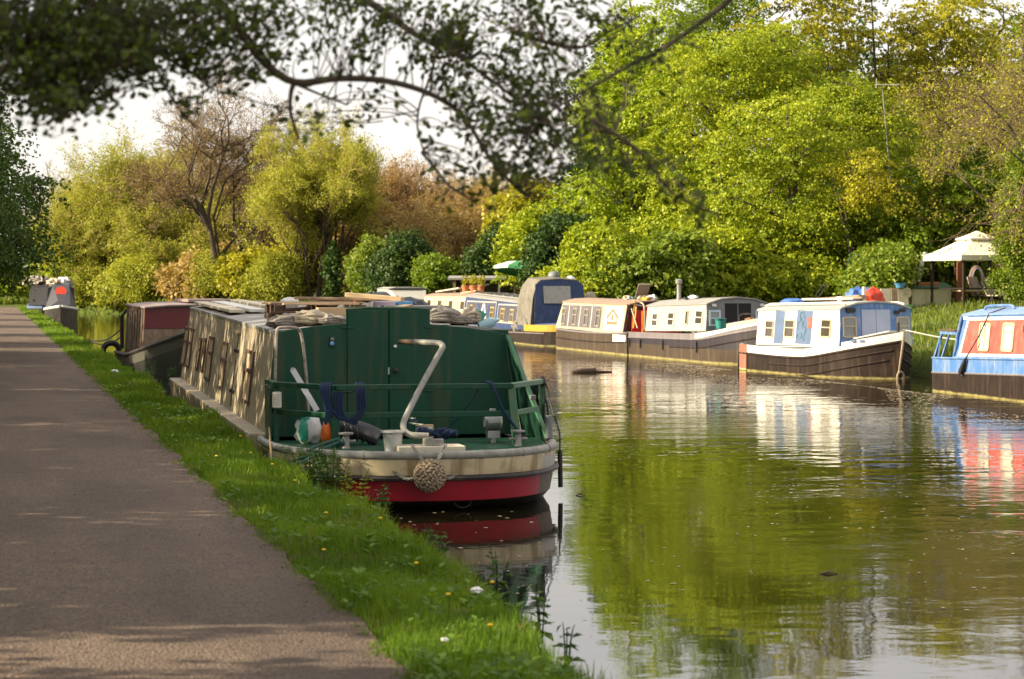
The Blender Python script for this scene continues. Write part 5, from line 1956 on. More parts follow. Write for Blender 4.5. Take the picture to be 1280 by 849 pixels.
bw_.part('bow_plate', white_paint, lambda mb: mb.prism([(5.25, -.72, g(5.25) + .0), (5.85, -.2, g(5.75) + .03), (5.85, .2, g(5.75) + .03), (5.25, .72, g(5.25))], (0, 0, .025)))
bw_.part('bow_rope_fender', rope_tan, lambda mb: mb.tube([(6.17, -.02, 1.0), (6.16, -.03, .8), (6.07, -.03, .45), (5.97, -.03, .1)], [.02, .03, .025, .02], 8), smooth=True)
bw_.part('fairlead', slate_blue, lambda mb: [mb.box((5.25 + k * .16, -.72 + k * .12, g(5.25) - .04), (.1, .012, .05), Matrix.Rotation(.6, 3, 'Z')) for k in (0, 1)])
bw_.part('bow_stud', black_metal, lambda mb: mb.tube([(5.9, 0, 1.0), (5.9, 0, 1.2)], .03, 8), smooth=True)
for sg in (-1, 1):
    bw_.part('handrail', white_paint, lambda mb: mb.tube([(1.0, sg * .72, 1.50), (1.3, sg * .72, 1.55), (4.6, sg * .72, 1.61), (4.88, sg * .72, 1.57)], .022, 7), smooth=True)
bw_.part('roof_vent', white_paint, lambda mb: mb.lathe([(.07, 1.6), (.06, 1.68), (.1, 1.69), (.08, 1.73), (0, 1.74)], (3.3, 0, 0), 14), smooth=True)
bw_.put('rolled_tarpaulin', tarp_blue, lambda mb: mb.blob((1.6, -.35, 1.60), (.32, .22, .08), amp=.25, seed=4, n=16, k=8), 'small blue tarpaulin bundle at the stern end of the white boat roof', 'tarpaulin')
for i, (y, z, lab) in enumerate(((-.1, 1.66, 'long white pole along the roof of the white boat'), (.12, 1.68, 'brown boat pole along the roof of the white boat'))):
    bw_.put('boat_pole', [white_paint, wood][i], lambda mb: mb.tube([(1.2, y, z - .02), (3.9, y + .1, z + .03)], .02, 7), lab, 'pole')
bw_.put('timber_baulk', wood, lambda mb: mb.bar((2.3, .35, 1.66), (3.6, .4, 1.72), .2, .10), 'weathered timber baulk on the far side of the white boat roof', 'timber', smooth=False, bevel=.01)
bw_.put('upright_post', wood_pale, lambda mb: mb.box((3.55, .45, 1.78), (.09, .06, .34)), 'short pale post standing by the timber baulk', 'post', smooth=False, bevel=.01)
bw_.put('boat_hook', black_metal, lambda mb: [mb.tube([(1.75, .1, 1.62), (2.05, .2, 1.98)], .012, 6), mb.tube([(1.95, .1, 1.62), (2.22, .2, 1.95), (2.30, .22, 2.0)], .012, 6), mb.tube([(2.05, .2, 1.98), (2.16, .22, 1.97)], .012, 6)], 'dark boat hook propped on the stern end of the white boat', 'hook')
bw_.put('hull_fender', rubber, lambda mb: mb.tube([(.03, -.93, .42), (.02, -.95, -.06)], .022, 8), 'thin black fender hanging at the rusty stern of the white boat', 'fender')
bw_.put('stern_line', rope_white, lambda mb: mb.tube(smooth_path([(5.9, .1, 1.05), (6.5, .75, .88), (7.3, 1.4, .80), (8.4, 2.1, .75)], 5), .016, 6), 'pale mooring rope from the white boat bow to the grass', 'rope')
bw_.put('float_ring', rope_tan, lambda mb: mb.tube([Vector((6.0, .0 + .075 * math.cos(a), .05 + .11 * math.sin(a))) for a in [k * PI / 7 for k in range(15)]], .026, 7), 'small tan ring fender at the waterline of the brown bow', 'fender')

# ---- the white and grey boat
g = lambda x: .655 + .012 * x + .36 * max(0, (x - 5.3) / 2.9) ** 1.8
gb = Boat('narrowboat', 'white-sided narrowboat with grey bow cabin front and dark double door, red plastic by its stern', 'narrowboat', (18.38, 61.2), (.0616, -.998), 8.3, 1.04, g, .6, 2.4, .3, .97, 'narrowboats along the far bank')
gb.hull([gunw_grey, paint('purple_black', (.022, .017, .022), .5, var=.3, streak=.4, scol=(.06, .045, .05)), hull_tan], [(-.13, False, 0), (-.17, False, 1), (.36, True, 2), (-.1, True, 2)], well=(5.75, 7.9, .40), wall_t=.06)
gb.strake(-.15, .02, gunw_grey, .1, 8.2)
gb.strake(-.36, .02, hull_brown, 3.5, 8.1)
gb.part('bow_flash', white_paint, lambda mb: mb.loft([[(gb.shift(x, z), -gb.plan(x) - .01, z) for z in (g(x) - .13 * (1 - (x - 5.3) / 4), g(x) + .012)] for x in [5.35 + .15 * k for k in range(18)]], closed=False, caps=False))
gb.part('bow_rail_plate', offwhite, lambda mb: mb.loft([[(gb.shift(x, z), -gb.plan(x) + .02, z) for z in (g(x), g(x) + .13)] for x in [7.0 + .1 * k for k in range(13)]], closed=False, caps=False))
gb.cabin(1.2, 5.72, .70, .80, 1.40, 1.50, .90, .83, [offwhite, grey_paint], .14, 0, .05, roof_grey, side_mats=lambda i, j: 1 if j == -1 else 0)
for x0, z0, x1, z1, b_ in ((1.68, .83, 2.12, 1.21, .5), (2.90, .87, 3.36, 1.25, .5), (4.92, .94, 5.44, 1.33, .5)):
    gb.window(gb.side, x0, z0, x1, z1, white_paint, glass_dk, .02, .035, b_)
gb.window(gb.side, 4.20, .93, 4.40, 1.31, cream_paint, glass_dk, .02, .03)
E_ = lambda y, z, e=0: gb.end(y, z, e, True)
gb.panel('cabin_front', E_, -.86, .81, .86, 1.49, grey_paint, 0, .006)
gb.part('front_arch', grey_paint, lambda mb: gb.plate(mb, E_, [(-.82, 1.485), (.82, 1.485), (.45, 1.605), (0, 1.632), (-.45, 1.605)], -.004, .006))
for y0, y1 in ((-.36, -.015), (.015, .36)):
    gb.panel('front_door', E_, y0, .82, y1, 1.50, dark_in, 0, .012)
for y0, y1 in ((-.80, -.48), (.48, .80)):
    gb.window(E_, y0, .92, y1, 1.33, paint('pale_blue_frame', (.45, .55, .66), .5), glass_gr, .02, .05, .5)
for y in (-.66, .66):
    gb.panel('front_lamp', E_, y - .06, 1.42, y + .06, 1.49, white_paint, .02, .05)
gb.part('chimney', pipe_grey, lambda mb: mb.lathe([(.07, 1.5), (.065, 1.56), (.055, 1.58), (.055, 2.0), (.09, 2.0), (.09, 2.1), (.05, 2.12), (0, 2.13)], (2.6, -.45, 0), 14), smooth=True)
gb.part('bow_rail', black_metal, lambda mb: [mb.tube(smooth_path([(7.35, -.62, .85), (7.35, -.62, 1.22), (7.75, -.42, 1.22), (7.75, -.42, .9)], 4), .018, 6), mb.tube([(7.35, -.62, 1.04), (7.75, -.42, 1.04)], .014, 6)], smooth=True)
gb.put('green_bucket', teal, lambda mb: mb.lathe([(.11, .86), (.15, 1.12), (.17, 1.12), (.15, 1.10), (.10, .88), (0, .88)], (6.05, -.62, 0), 14), 'teal green bucket in the bow well of the grey-white boat', 'bucket')
gb.put('red_planter', paint('dry_plant', (.25, .11, .05), .9, var=.5, scale=30), lambda mb: mb.blob((7.55, -.42, 1.0), (.18, .16, .16), amp=.4, seed=6, n=14, k=8, freq=6), 'brown dry plant behind the bow rail of the grey-white boat', 'plant')
for x, lab in ((.35, 'first black fender from the stern of the grey-white boat'), (1.25, 'second black fender from the stern of the grey-white boat'), (3.0, 'third black fender from the stern of the grey-white boat'), (5.5, 'black fender nearest the bow of the grey-white boat')):
    gb.put('tube_fender', rubber, lambda mb: mb.tube([(x, -1.07, g(x) - .2), (x + .01, -1.075, .24)], .024, 8), lab, 'fender', 'fenders hung on the grey-white boat')
for x, lab in ((3.2, 'coiled black hose at the middle of the grey-white boat roof'),):
    gb.put('roof_hose', rubber, lambda mb: mb.tube(smooth_path([(x + .3 * math.cos(a) * (1 + .1 * math.sin(3 * a)), -.3 + .2 * math.sin(a), 1.60 + .03 * math.sin(2 * a)) for a in [k * .7 for k in range(18)]], 2), .02, 6), lab, 'hose')
gb.put('white_bag', bag_white, lambda mb: mb.blob((2.0, .2, 1.60), (.2, .14, .08), 14, 8, 9, .4, freq=5), 'white sack on the stern end of the grey-white boat roof', 'sack')

# ---- the brown boat with the red stern end
g = lambda x: .58 + .0 * x + .06 * ((x - 4) / 4) ** 2
bb = Boat('narrowboat', 'brown-hulled narrowboat with mauve side panels, tan roof and red end wall', 'narrowboat', (18.1, 69.2), (.032, -1), 8.2, 1.04, g, 1.3, 0, 0, .55, 'narrowboats along the far bank')
bb.hull([gunw_grey, hull_tan, hull_brown], [(-.04, False, 0), (-.05, False, 1), (.3, True, 1), (-.1, True, 1)])
bb.strake(-.03, .025, gunw_grey, 1.3, 8.15)
bb.strake(-.28, .022, hull_brown, .4, 8.15)
bb.part('name_plate', white_paint, lambda mb: mb.loft([[(x, -bb.plan(x) - .012, z) for z in (.34, .56)] for x in (6.9, 7.3, 7.7, 8.1)], closed=False, caps=False))
bb.cabin(.45, 7.55, .62, .56, 1.44, 1.42, .90, .80, [cream_paint, maroon_dk], .08, .55, -.15, roof_tan, side_mats=lambda i, j: 1 if j == -1 else 0)
bb.panel('side_panel_or_shade', bb.side, 1.0, .68, 5.15, 1.33, grey_purple, 0, .004)
for x0, x1 in ((1.05, 1.45), (2.25, 2.65), (3.45, 3.85), (4.65, 5.05)):
    bb.window(bb.side, x0, .74, x1, 1.24, paint('bronze_frame', (.3, .25, .17), .5), glass_dk, .02, .03, .62)
for x in (1.75, 2.95, 4.15):
    bb.panel('panel_stripe', bb.side, x, .69, x + .05, 1.32, white_paint, 0, .010)
bb.panel('cream_panel', bb.side, 5.5, .66, 7.2, 1.33, white_paint, .02, .005)


def emblem(mb):
    bb.plate(mb, bb.side, [(5.75, .82), (6.75, .82), (6.75, .90), (5.75, .90)], .004, .010)
    bb.plate(mb, bb.side, [(5.70, 1.0), (5.80, 1.0), (6.25, 1.20), (6.70, 1.0), (6.80, 1.0), (6.80, 1.06), (6.25, 1.28), (5.70, 1.06)], .004, .010)
    bb.plate(mb, bb.side, [(5.80, .90), (5.88, .90), (5.88, 1.01), (5.80, 1.01)], .004, .011)
    bb.plate(mb, bb.side, [(6.62, .90), (6.70, .90), (6.70, 1.01), (6.62, 1.01)], .004, .011)
    bb.plate(mb, bb.side, [(6.15, .95), (6.35, .95), (6.35, 1.06), (6.25, 1.12), (6.15, 1.06)], .004, .012)


bb.part('painted_emblem', paint('orange_red_paint', (.6, .15, .06), .5), emblem)
bb.part('cabin_edge', maroon_dk, lambda mb: mb.bar(bb.side(7.5, .56, .012), bb.side(7.65, 1.42, .012), .1, .03))
Eb = lambda y, z, e=0: bb.end(y, z, e, True)
for y0, y1 in ((-.42, -.01), (.01, .42)):
    bb.panel('red_door', Eb, y0, .60, y1, 1.34, red, .01, .03)
bb.part('red_canopy', red, lambda mb: mb.prism([(7.62, -.72, 1.40), (7.62, -.2, 1.30), (7.62, .1, 1.40), (7.62, .4, 1.30), (7.62, .74, 1.40), (7.62, .74, .62), (7.62, -.72, .62)], (.05, 0, 0)))
bb.part('canopy_edge', white_paint, lambda mb: mb.tube([(7.69, -.72, 1.42), (7.69, -.2, 1.33), (7.69, .1, 1.42), (7.69, .4, 1.33), (7.69, .74, 1.42)], .02, 6))
bb.part('stern_post', orange, lambda mb: mb.box((8.0, -.45, .9), (.08, .17, .66)), bevel=.01)
bb.part('grab_rail', cream_paint, lambda mb: [mb.tube(smooth_path([(7.5, -.5, 1.45), (7.9, -.5, 1.45), (8.1, -.5, 1.3), (8.12, -.5, .7)], 4), .02, 7), mb.tube([(7.6, -.75, 1.4), (8.1, -.7, .75)], .016, 6), mb.tube([(7.6, .1, 1.45), (8.0, .1, 1.2), (8.1, .1, .8)], .016, 6)], smooth=True)
bb.put('yellow_line', yellow, lambda mb: mb.tube(smooth_path([(7.3, -.6, 1.52), (7.7, -.66, 1.46), (7.75, -.7, 1.0), (7.8, -.72, .75), (7.9, -.7, 1.0), (7.85, -.65, 1.35)], 5), .022, 6), 'yellow hose looped over the red end of the brown boat', 'hose')
bb.put('stacked_chair', fabric_grey, lambda mb: [mb.bar((5.6, .2, 1.55), (6.3, .1, 1.98), .35, .03), mb.bar((6.2, .1, 1.56), (6.5, .1, 1.62), .4, .08)], 'tilted grey board with a pinkish edge on the brown boat roof', 'board', smooth=False)
for i, (x, y, r, c, lab) in enumerate(((5.2, -.1, .11, fabric_tan, 'tan bag on the brown boat roof'), (6.9, .1, .13, bag_white, 'white bag on the brown boat roof'), (7.25, -.2, .10, yellow, 'yellow bag at the red end of the brown boat roof'), (4.6, .2, .08, blue_plastic, 'small blue bundle on the brown boat roof'))):
    bb.put('roof_bundle', c, lambda mb: mb.blob((x, y, 1.50 + r * .55), (r * 1.6, r, r * .75), 14, 8, 40 + i, .5, freq=5), lab, 'bundle')

# ---- the blue boat with the canvas hood
g = lambda x: .50 + .012 * abs(x - 4)
ub = Boat('narrowboat', 'navy-sided narrowboat with grey and navy canvas hood and yellow stern band', 'narrowboat', (18.1, 84.0), (.0, -1), 14.6, 1.02, g, 1.6, 1.2, 0, .4, 'narrowboats along the far bank')
ub.blunt = .4
ub.hull([navy, hull_brown, hull_brown], [(-.10, False, 0), (-.12, False, 1), (-.1, True, 1)], well=(12.0, 14.0, .05))
ub.part('yellow_band', yellow, lambda mb: mb.loft([[(ub.shift(x, z), -ub.plan(x) - .012, z) for z in (g(x) - .16, g(x) + .05)] for x in [11.6 + .15 * k for k in range(20)]], closed=False, caps=False))
ub.part('blue_band', navy, lambda mb: mb.loft([[(x, -ub.plan(x) - .012, z) for z in (g(x) - .12, g(x) + .03)] for x in (9.6, 10.3, 11.0, 11.58)], closed=False, caps=False))
ub.strake(-.22, .02, gunw_grey, 1, 13.9)
ub.cabin(1.0, 10.1, .58, .50, 1.50, 1.34, .90, .80, [navy, navy], .08, .3, 0, roof_grey)
for a, b_ in ((1.6, 6.6), (6.9, 9.9)):
    ub.panel('side_panel_or_shade', ub.side, a, .66 - a * .006, b_, 1.36 - a * .012, dark_panel, 0, .005)
    mb = MB()
    z0, z1 = .66 - a * .006, 1.36 - a * .012
    ub.frame(mb, ub.side, [(a, z0), (b_, z0), (b_, z1), (a, z1)], [(a + .07, z0 + .05), (b_ - .07, z0 + .05), (b_ - .07, z1 - .05), (a + .07, z1 - .05)], .003, .012)
    mb.build('panel_border', offwhite, ub.root)
for x in (2.1, 5.7, 7.4, 8.8):
    ub.window(ub.side, x, .73 - x * .008, x + .6, 1.22 - x * .012, paint('brass_frame', (.42, .3, .12), .45), glass_dk, .02, .045, .6, .5)
ub.part('white_chevron', white_paint, lambda mb: [ub.plate(mb, ub.side, [(4.0, .72), (4.18, .72), (4.55, 1.22), (4.42, 1.26)], .005, .011), ub.plate(mb, ub.side, [(4.95, .72), (5.12, .72), (4.70, 1.26), (4.5, 1.24)], .005, .012)])
for x in (3.5, 5.2, 6.7):
    ub.panel('navy_stripe', ub.side, x, .70 - x * .006, x + .35, 1.28 - x * .012, navy, 0, .009)
mb = MB()                                # hood over the steering position
rings = []
for x, hw_, zt, zb in ((9.9, .84, 1.60, .48), (10.25, .86, 2.02, .47), (10.6, .86, 2.16, .47), (11.4, .85, 2.17, .47), (12.2, .84, 2.10, .47)):
    rings.append([(x, -hw_ - .12, zb), (x, -hw_ - .07, zb + .35), (x, -hw_ - .02, (zt + zb) / 2 + .2), (x, -hw_ + .10, zt - .12), (x, -hw_ + .2, zt), (x, 0, zt + .05), (x, hw_ - .2, zt), (x, hw_ - .10, zt - .12), (x, hw_ + .02, (zt + zb) / 2 + .2), (x, hw_ + .12, zb)])
for i, rg in enumerate(rings):           # sagging folds between the hoops
    for j, (x, y, z) in enumerate(rg):
        rg[j] = (x + .03 * math.sin(j * 2.1 + i), y + .03 * math.sin(i * 2.4 + j), z - (.03 if i in (1, 3) and 3 < j < 7 else 0))
mb.loft(rings)
hood = mb.build('hood', tarp_grey, ub.root, smooth=True, sharp=35)
mb = MB()
mb.prism([(12.5, -.90, .5), (12.5, .90, .5), (12.235, .80, 1.95), (12.235, .62, 2.07), (12.235, 0, 2.12), (12.235, -.62, 2.07), (12.235, -.80, 1.95)], (.03, 0, .0))
hf = mb.build('hood_front', canvas_navy, ub.root)
mb = MB()
mb.prism([(12.43, -.55, 1.34), (12.43, .35, 1.34), (12.32, .35, 1.90), (12.32, -.55, 1.90)], (.012, 0, 0))
mb.build('clear_panel', paint('hazy_vinyl', (.30, .30, .28), .2, var=.5, scale=5, dirt=.4), hf)
ub.part('hood_skirt', tarp_grey, lambda mb: [mb.blob((10.3, -.95, .56), (.55, .10, .2), amp=.35, seed=51, n=16, k=8), mb.blob((11.3, -.95, .6), (.6, .08, .2), amp=.4, seed=52, n=16, k=8)], smooth=True)
ub.part('tiller_bar', offwhite, lambda mb: mb.tube([(12.9, .45, 1.12), (13.6, -.15, 1.13)], .025, 8), smooth=True)
ub.part('taff_rail', navy, lambda mb: [mb.tube(smooth_path([(12.6, -.86, .62), (13.4, -.75, .66), (14.2, -.3, .68), (14.4, 0, .68), (14.2, .3, .68), (13.4, .75, .66)], 4), .05, 8), mb.tube([(13.4, .3, .6), (12.7, .5, 1.25)], .02, 6)], smooth=True)
ub.part('roof_rack', roof_grey, lambda mb: [mb.tube([(1.6, y, 1.60), (9.6, y, 1.46)], .025, 6) for y in (-.55, .55)] + [mb.box((x, 0, 1.64 - x * .016), (.14, 1.0, .05)) for x in (2, 3.4, 4.8, 6.2, 7.6, 9.0)])
ub.put('stern_drum', paint('dark_pipe', (.08, .07, .06), .6), lambda mb: mb.lathe([(.12, 1.4), (.12, 1.62), (.14, 1.64), (0, 1.66)], (9.4, .2, 0), 12), 'dark pot on the hood end of the navy boat roof', 'pot')

# ---- the red and blue boat at the right edge
g = lambda x: .62 + .027 * x
rb = Boat('narrowboat', 'red and blue narrowboat with curtained windows cut by the right edge', 'narrowboat', (18.42, 40.38), (-.01, -1), 11.5, 1.04, g, .5, 2.2, .2, .86, 'narrowboats along the far bank')
rb.hull([sky_blue, hull_brown, hull_tan], [(-.27, False, 0), (-.28, False, 1), (.2, True, 1), (-.1, True, 1)], well=(.15, 1.0, .3), wall_t=.05)
rb.strake(-.275, .02, gunw_grey, .06, 11)
rb.strake(.0, .022, sky_blue, .06, 11)
rb.cabin(.92, 9.0, .64, .84, 1.46, 1.66, .90, .82, [sky_blue, sky_blue], .10, .32, 0, paint('blue_roof_paint', (.16, .26, .48), .5, var=.15, dirt=.3, dcol=(.3, .33, .4)), lip=.02)
sl = lambda x0, z: x0 + .32 * (z - .64) / .82
mb = MB()
rb.plate(mb, rb.side, [(sl(1.16, .69), .69), (8.6, .86), (8.6, 1.58), (sl(1.18, 1.41), 1.41)], -.004, .005)
rb.plate(mb, rb.side, [(sl(.93, 1.38), 1.36), (sl(.93, 1.46) + .22, 1.37), (sl(.93, 1.46) + .22, 1.455), (sl(.93, 1.46), 1.455)], -.004, .006)
rb.part('white_border', white_paint, lambda q: q.add(mb.v, mb.f))
mb = MB()
rb.plate(mb, rb.side, [(sl(1.27, .745), .745), (8.5, .92), (8.5, 1.52), (sl(1.26, 1.355), 1.355)], .004, .009)
rb.part('red_panel', salmon, lambda q: q.add(mb.v, mb.f))
S9 = lambda x, z, e=0: rb.side(x, z, e + .008)
for x, sh in ((2.06, 0), (3.06, .02), (5.2, .07), (6.4, .09)):
    rb.window(S9, x, .815 + sh, x + .49, 1.33 + sh, cream_paint, glass_curtain, .07, .045, None if x < 3 or x > 6 else .68, .5 if x < 3 else None)
for a_, b_, w_, h_ in (((.15, -.93, .62), (.42, -.88, 1.12), .04, .035), ((.5, -.93, .62), (.75, -.88, 1.1), .035, .03), ((.33, -.93, .62), (.36, -.88, 1.1), .03, .03), ((.2, .93, .62), (.42, .88, 1.12), .04, .035), ((.34, -.88, 1.105), (1.05, -.86, 1.105), .05, .05)):
    rb.part('well_rail', sky_blue, lambda q: q.bar(a_, b_, w_, h_))
rb.part('well_table', wood_dk, lambda q: q.box((.68, 0, 1.155), (.72, 1.8, .035)), bevel=.006)
rb.part('cabin_scroll', sky_blue, lambda q: q.tube(smooth_path([(1.02, -.90, .7), (1.12, -.9, .9), (1.13, -.89, 1.05), (1.2, -.87, 1.25), (1.25, -.85, 1.42)], 4), .035, 8), smooth=True)
rb.part('porthole', black_metal, lambda q: q.lathe([(.05, -.03), (.06, 0), (.04, .02), (0, .02)], (1.2, -.855, 1.3), 12, R=Matrix.Rotation(PI / 2, 3, 'X')), smooth=True)
rb.part('chimney', black_metal, lambda q: q.lathe([(.11, 1.55), (.10, 1.62), (.10, 1.92), (.12, 1.93), (.12, 1.96), (0, 1.96)], (3.3, -.35, 0), 16), smooth=True)
rb.part('roof_rail', sky_blue, lambda q: q.tube(smooth_path([(1.6, -.55, 1.55), (1.75, -.55, 1.62), (2.7, -.55, 1.64), (2.85, -.55, 1.58)], 4), .025, 7), smooth=True)
rb.part('cleat', black_metal, lambda q: [q.box((4.15, -.895, 1.2), (.2, .05, .05)), q.box((4.05, -.9, 1.25), (.05, .06, .12))])
rb.put('side_fender', rubber, lambda q: [q.tube([(1.95, -1.09, .66), (1.80, -1.10, .44), (1.77, -1.10, .40)], [.03, .055, .05], 10), q.tube([(1.77, -1.1, .42), (1.72, -1.1, .35)], .016, 6), q.tube([(1.79, -1.1, .42), (1.82, -1.1, .34)], .016, 6), q.tube([(1.95, -1.09, .66), (2.2, -.93, 1.1), (2.42, -.84, 1.5), (2.6, -.6, 1.6)], .012, 6)], 'black fender hung on a line from the red and blue boat roof', 'fender')
rb.put('stern_fender', rubber, lambda q: q.tube([(-.07, -.55, .58), (-.08, -.55, .15)], .06, 10), 'black fender on the blunt stern end of the red and blue boat', 'fender')
fl = MB()
for k in range(70):
    p = (random.uniform(.3, .95), random.uniform(-.6, .6), random.uniform(.62, 1.05))
    fl.blob(p, (.04, .04, .035), 6, 4, k, .3, m=k % 3)
rb.put('flower_trough', [red, L_nettle, orange], lambda q: (q.add(fl.v, fl.f), q.mi.__setitem__(slice(0, len(fl.mi)), fl.mi)), 'trough of red and orange flowers in the well of the red and blue boat', 'flowers')
rb.put('orange_canoe', orange, lambda q: q.loft([[(x, .45 + w_ * math.cos(a), 1.84 + .11 * math.sin(a) * (1 if w_ > .02 else .3)) for a in [k * PI / 6 for k in range(12)]] for x, w_ in ((3.5, .02), (3.9, .16), (4.6, .26), (5.4, .26), (6.1, .16), (6.5, .02))]), 'orange canoe lying on the roof of the red and blue boat', 'canoe')
rb.put('rubber_ring', rubber, lambda q: q.tube([(3.75 + .1 * math.cos(a), -.2 + .1 * math.sin(a), 1.68) for a in [k * PI / 6 for k in range(13)]], .035, 7), 'small black ring beside the chimney of the red and blue boat', 'ring')

# ---- further up the row: cluttered cream boat and the white cruiser
g = lambda x: .62 + .02 * x
pb = Boat('narrowboat', 'cream narrowboat with planks and plant pots heaped on its roof', 'narrowboat', (19.6, 99.5), (.0, -1), 12.5, 1.02, g, .6, 1.8, .2, .7, 'narrowboats along the far bank')
pb.hull([cream_paint, hull_tan], [(-.1, False, 0), (-.12, False, 1), (-.1, True, 1)])
pb.cabin(.8, 11.0, .64, .8, 1.42, 1.5, .9, .82, [cream_paint, wood_dk], .08, 0, 0, roof_tan)
for x in (1.6, 4, 6.4, 8.8):
    pb.window(pb.side, x, .86, x + .9, 1.28, white_paint, glass_dk, .03, .05)
for i, (x, y, z, l, h, lab, mt) in enumerate(((3.5, -.3, 1.58, 4.0, .18, 'pale plank sloping on the cream boat roof', wood_pale), (6.5, .1, 1.62, 3.4, .3, 'grey board leaning across the cream boat roof', roof_grey), (8.4, -.4, 1.56, 2.0, .1, 'cream board near the bow of the cluttered cream boat', cream_paint))):
    pb.put('roof_board', mt, lambda q: q.bar((x - l / 2, y, z), (x + l / 2, y + .2, z + h), .35, .05), lab, 'board', smooth=False)
for i, (x, y, lab) in enumerate(((7.6, -.4, 'first terracotta pot with a straggly plant on the cream boat'), (8.3, .1, 'second terracotta pot, tallest plant, on the cream boat'), (9.0, -.35, 'third terracotta pot nearest the bow of the cream boat'))):
    o = thing('potted_plant', lab, 'plant', pb.w((x, y, 1.58)), 0, 'potted plants on the cream boat roof')
    q = MB()
    q.lathe([(.12, 0), (.16, .24), (.18, .24), (.18, .29), (.14, .29), (0, .27)], (0, 0, 0), 12)
    q.build('pot', paint('terracotta_orange', (.48, .17, .07), .8), o, smooth=True)
    C_ = unit(140) * np.array([.2, .2, .26]) * RNG.random((140, 1)) ** .5 + np.array([0, 0, .5])
    np_mesh('foliage', leaf_faces(C_, unit(140), unit(140), .09 * np.ones(140)).reshape(-1, 3), np.arange(560).reshape(-1, 4), mats=[L_olive], tint=np.repeat(RNG.random(140), 4), parent=o)

cr = thing('cabin_cruiser', 'small white cabin cruiser with long side windows beyond the green barge', 'cruiser', (19.4, 110, 0), -PI / 2)
q = MB()
rings = []
for x, w_, gz in ((0, 1.1, .75), (.5, 1.2, .78), (3, 1.25, .85), (5, 1.0, .95), (6.2, .5, 1.05), (6.8, .05, 1.1)):
    rings.append([(x, -w_, gz), (x, -w_ * .8, .1), (x, -w_ * .6, -.2), (x, w_ * .6, -.2), (x, w_ * .8, .1), (x, w_, gz)])
q.loft(rings)
q.build('hull', offwhite, cr, smooth=True, sharp=35)
q = MB()
q.loft([[(x, -w_, .8), (x + dx, -w_ * .88, zt), (x + dx, w_ * .88, zt), (x, w_, .8)] for x, w_, zt, dx in ((.6, 1.05, 1.66, 0), (3.2, 1.05, 1.7, 0), (4.2, .95, 1.62, -.3), (5.3, .7, 1.05, -.2))])
q.build('cabin', offwhite, cr)
q = MB()
q.loft([[(x, -.98, 1.68), (x, -.6, 1.76), (x, .6, 1.76), (x, .98, 1.68), (x, .6, 1.70), (x, -.6, 1.70)] for x in (.4, 2, 3.9)])
q.build('roof', offwhite, cr)
for a, b_ in ((.8, 1.6), (1.7, 2.5), (2.6, 3.3)):
    q = MB()
    q.prism([(a, -1.03, 1.12), (b_, -1.03, 1.12), (b_, -.955, 1.56), (a, -.955, 1.56)], (0, -.012, 0))
    f = q.build('window', grey_paint, cr)
    q = MB()
    q.prism([(a + .05, -1.045, 1.16), (b_ - .05, -1.045, 1.16), (b_ - .05, -.975, 1.52), (a + .05, -.975, 1.52)], (0, -.01, 0))
    q.build('pane', glass_dk, f)
q = MB()
q.prism([(4.19, -.72, 1.18), (4.19, .72, 1.18), (3.93, .68, 1.58), (3.93, -.68, 1.58)], (.05, 0, 0.02))
q.build('windscreen', glass_dk, cr)

# ---- near bank, ahead of the barge: the maroon barge in shadow
mx0, my0 = 3.12, 57.3
md = Vector((.085, -1)).normalized()
g = lambda x: .32 + .084 * max(0, x - 2.3)
mbt = Boat('canal_barge', 'dark barge with maroon cabin and dusty roof lying in shade ahead of the green barge', 'barge', (mx0 + 1.35, my0, 0), md, 15.0, 1.45, g, .4, 3.5, .5, .85, bexp=2.6)
mh = paint('mossy_grey_gunwale', (.06, .055, .045), .7, var=.35, scale=4, dirt=.5, dcol=(.05, .06, .03))
mbt.hull([mh, tar_black], [(-.24, False, 0), (-.26, False, 1), (-.1, True, 1)], wall_t=.12, well=(3.2, 14.2, .3))
mbt.cabin(.3, 3.2, .32, .36, 1.50, 1.46, 1.22, 1.15, [wood_dk, shed_wall], .03, .0, .0, roof_brown, lip=.12, side_mats=lambda i, j: 1 if j == -1 else 0)
mbt.part('board_batten', shed_wall, lambda q: [mbt.plate(q, mbt.side, [(x, .40), (x + .07, .40), (x + .07, 1.40), (x, 1.40)], -.004, .02) for x in (.5, .9, 1.3, 1.7, 2.1, 2.5, 2.9)])
Em = lambda y, z, e=0: mbt.end(y, z, e, True)
mbt.panel('cabin_front', Em, -1.16, .96, 1.16, 1.45, maroon, 0, .02)
mbt.panel('lower_front', Em, -1.19, .40, 1.19, .94, paint('peeling_boards', (.22, .16, .11), .8, var=.4, scale=4, dirt=.6, dcol=(.1, .06, .04), streak=.5, scol=(.3, .24, .18)), 0, .012)
mbt.part('upper_roof', roof_brown, lambda q: q.box((1.4, .55, 1.60), (2.0, 1.1, .07)), bevel=.01)
mbt.strake(.0, .045, black_hull, .3, 15, name='gunwale_bead')
mbt.part('stern_rail', rubber, lambda q: [q.tube([(.1, -1.25, .4), (.1, -1.25, 1.2)], .05, 8), q.tube([(.1, -1.25, 1.2), (.5, -1.2, 1.35)], .04, 6)], smooth=True)
mbt.put('ball_fender', cream_paint, lambda q: q.blob((5.2, -.55, .62), (.25, .24, .2), amp=.08, seed=5), 'cream ball fender on the side deck of the maroon barge', 'fender')
mbt.put('teal_tarpaulin', teal, lambda q: q.blob((5.0, .15, .72), (.3, .5, .1), amp=.25, seed=6, n=16), 'teal tarpaulin folded on the side deck of the maroon barge', 'tarpaulin')
mbt.put('dark_bag', tarp_dark, lambda q: q.blob((4.6, -1.0, .55), (.3, .22, .14), amp=.3, seed=7), 'dark bag on the side deck of the maroon barge', 'bag')
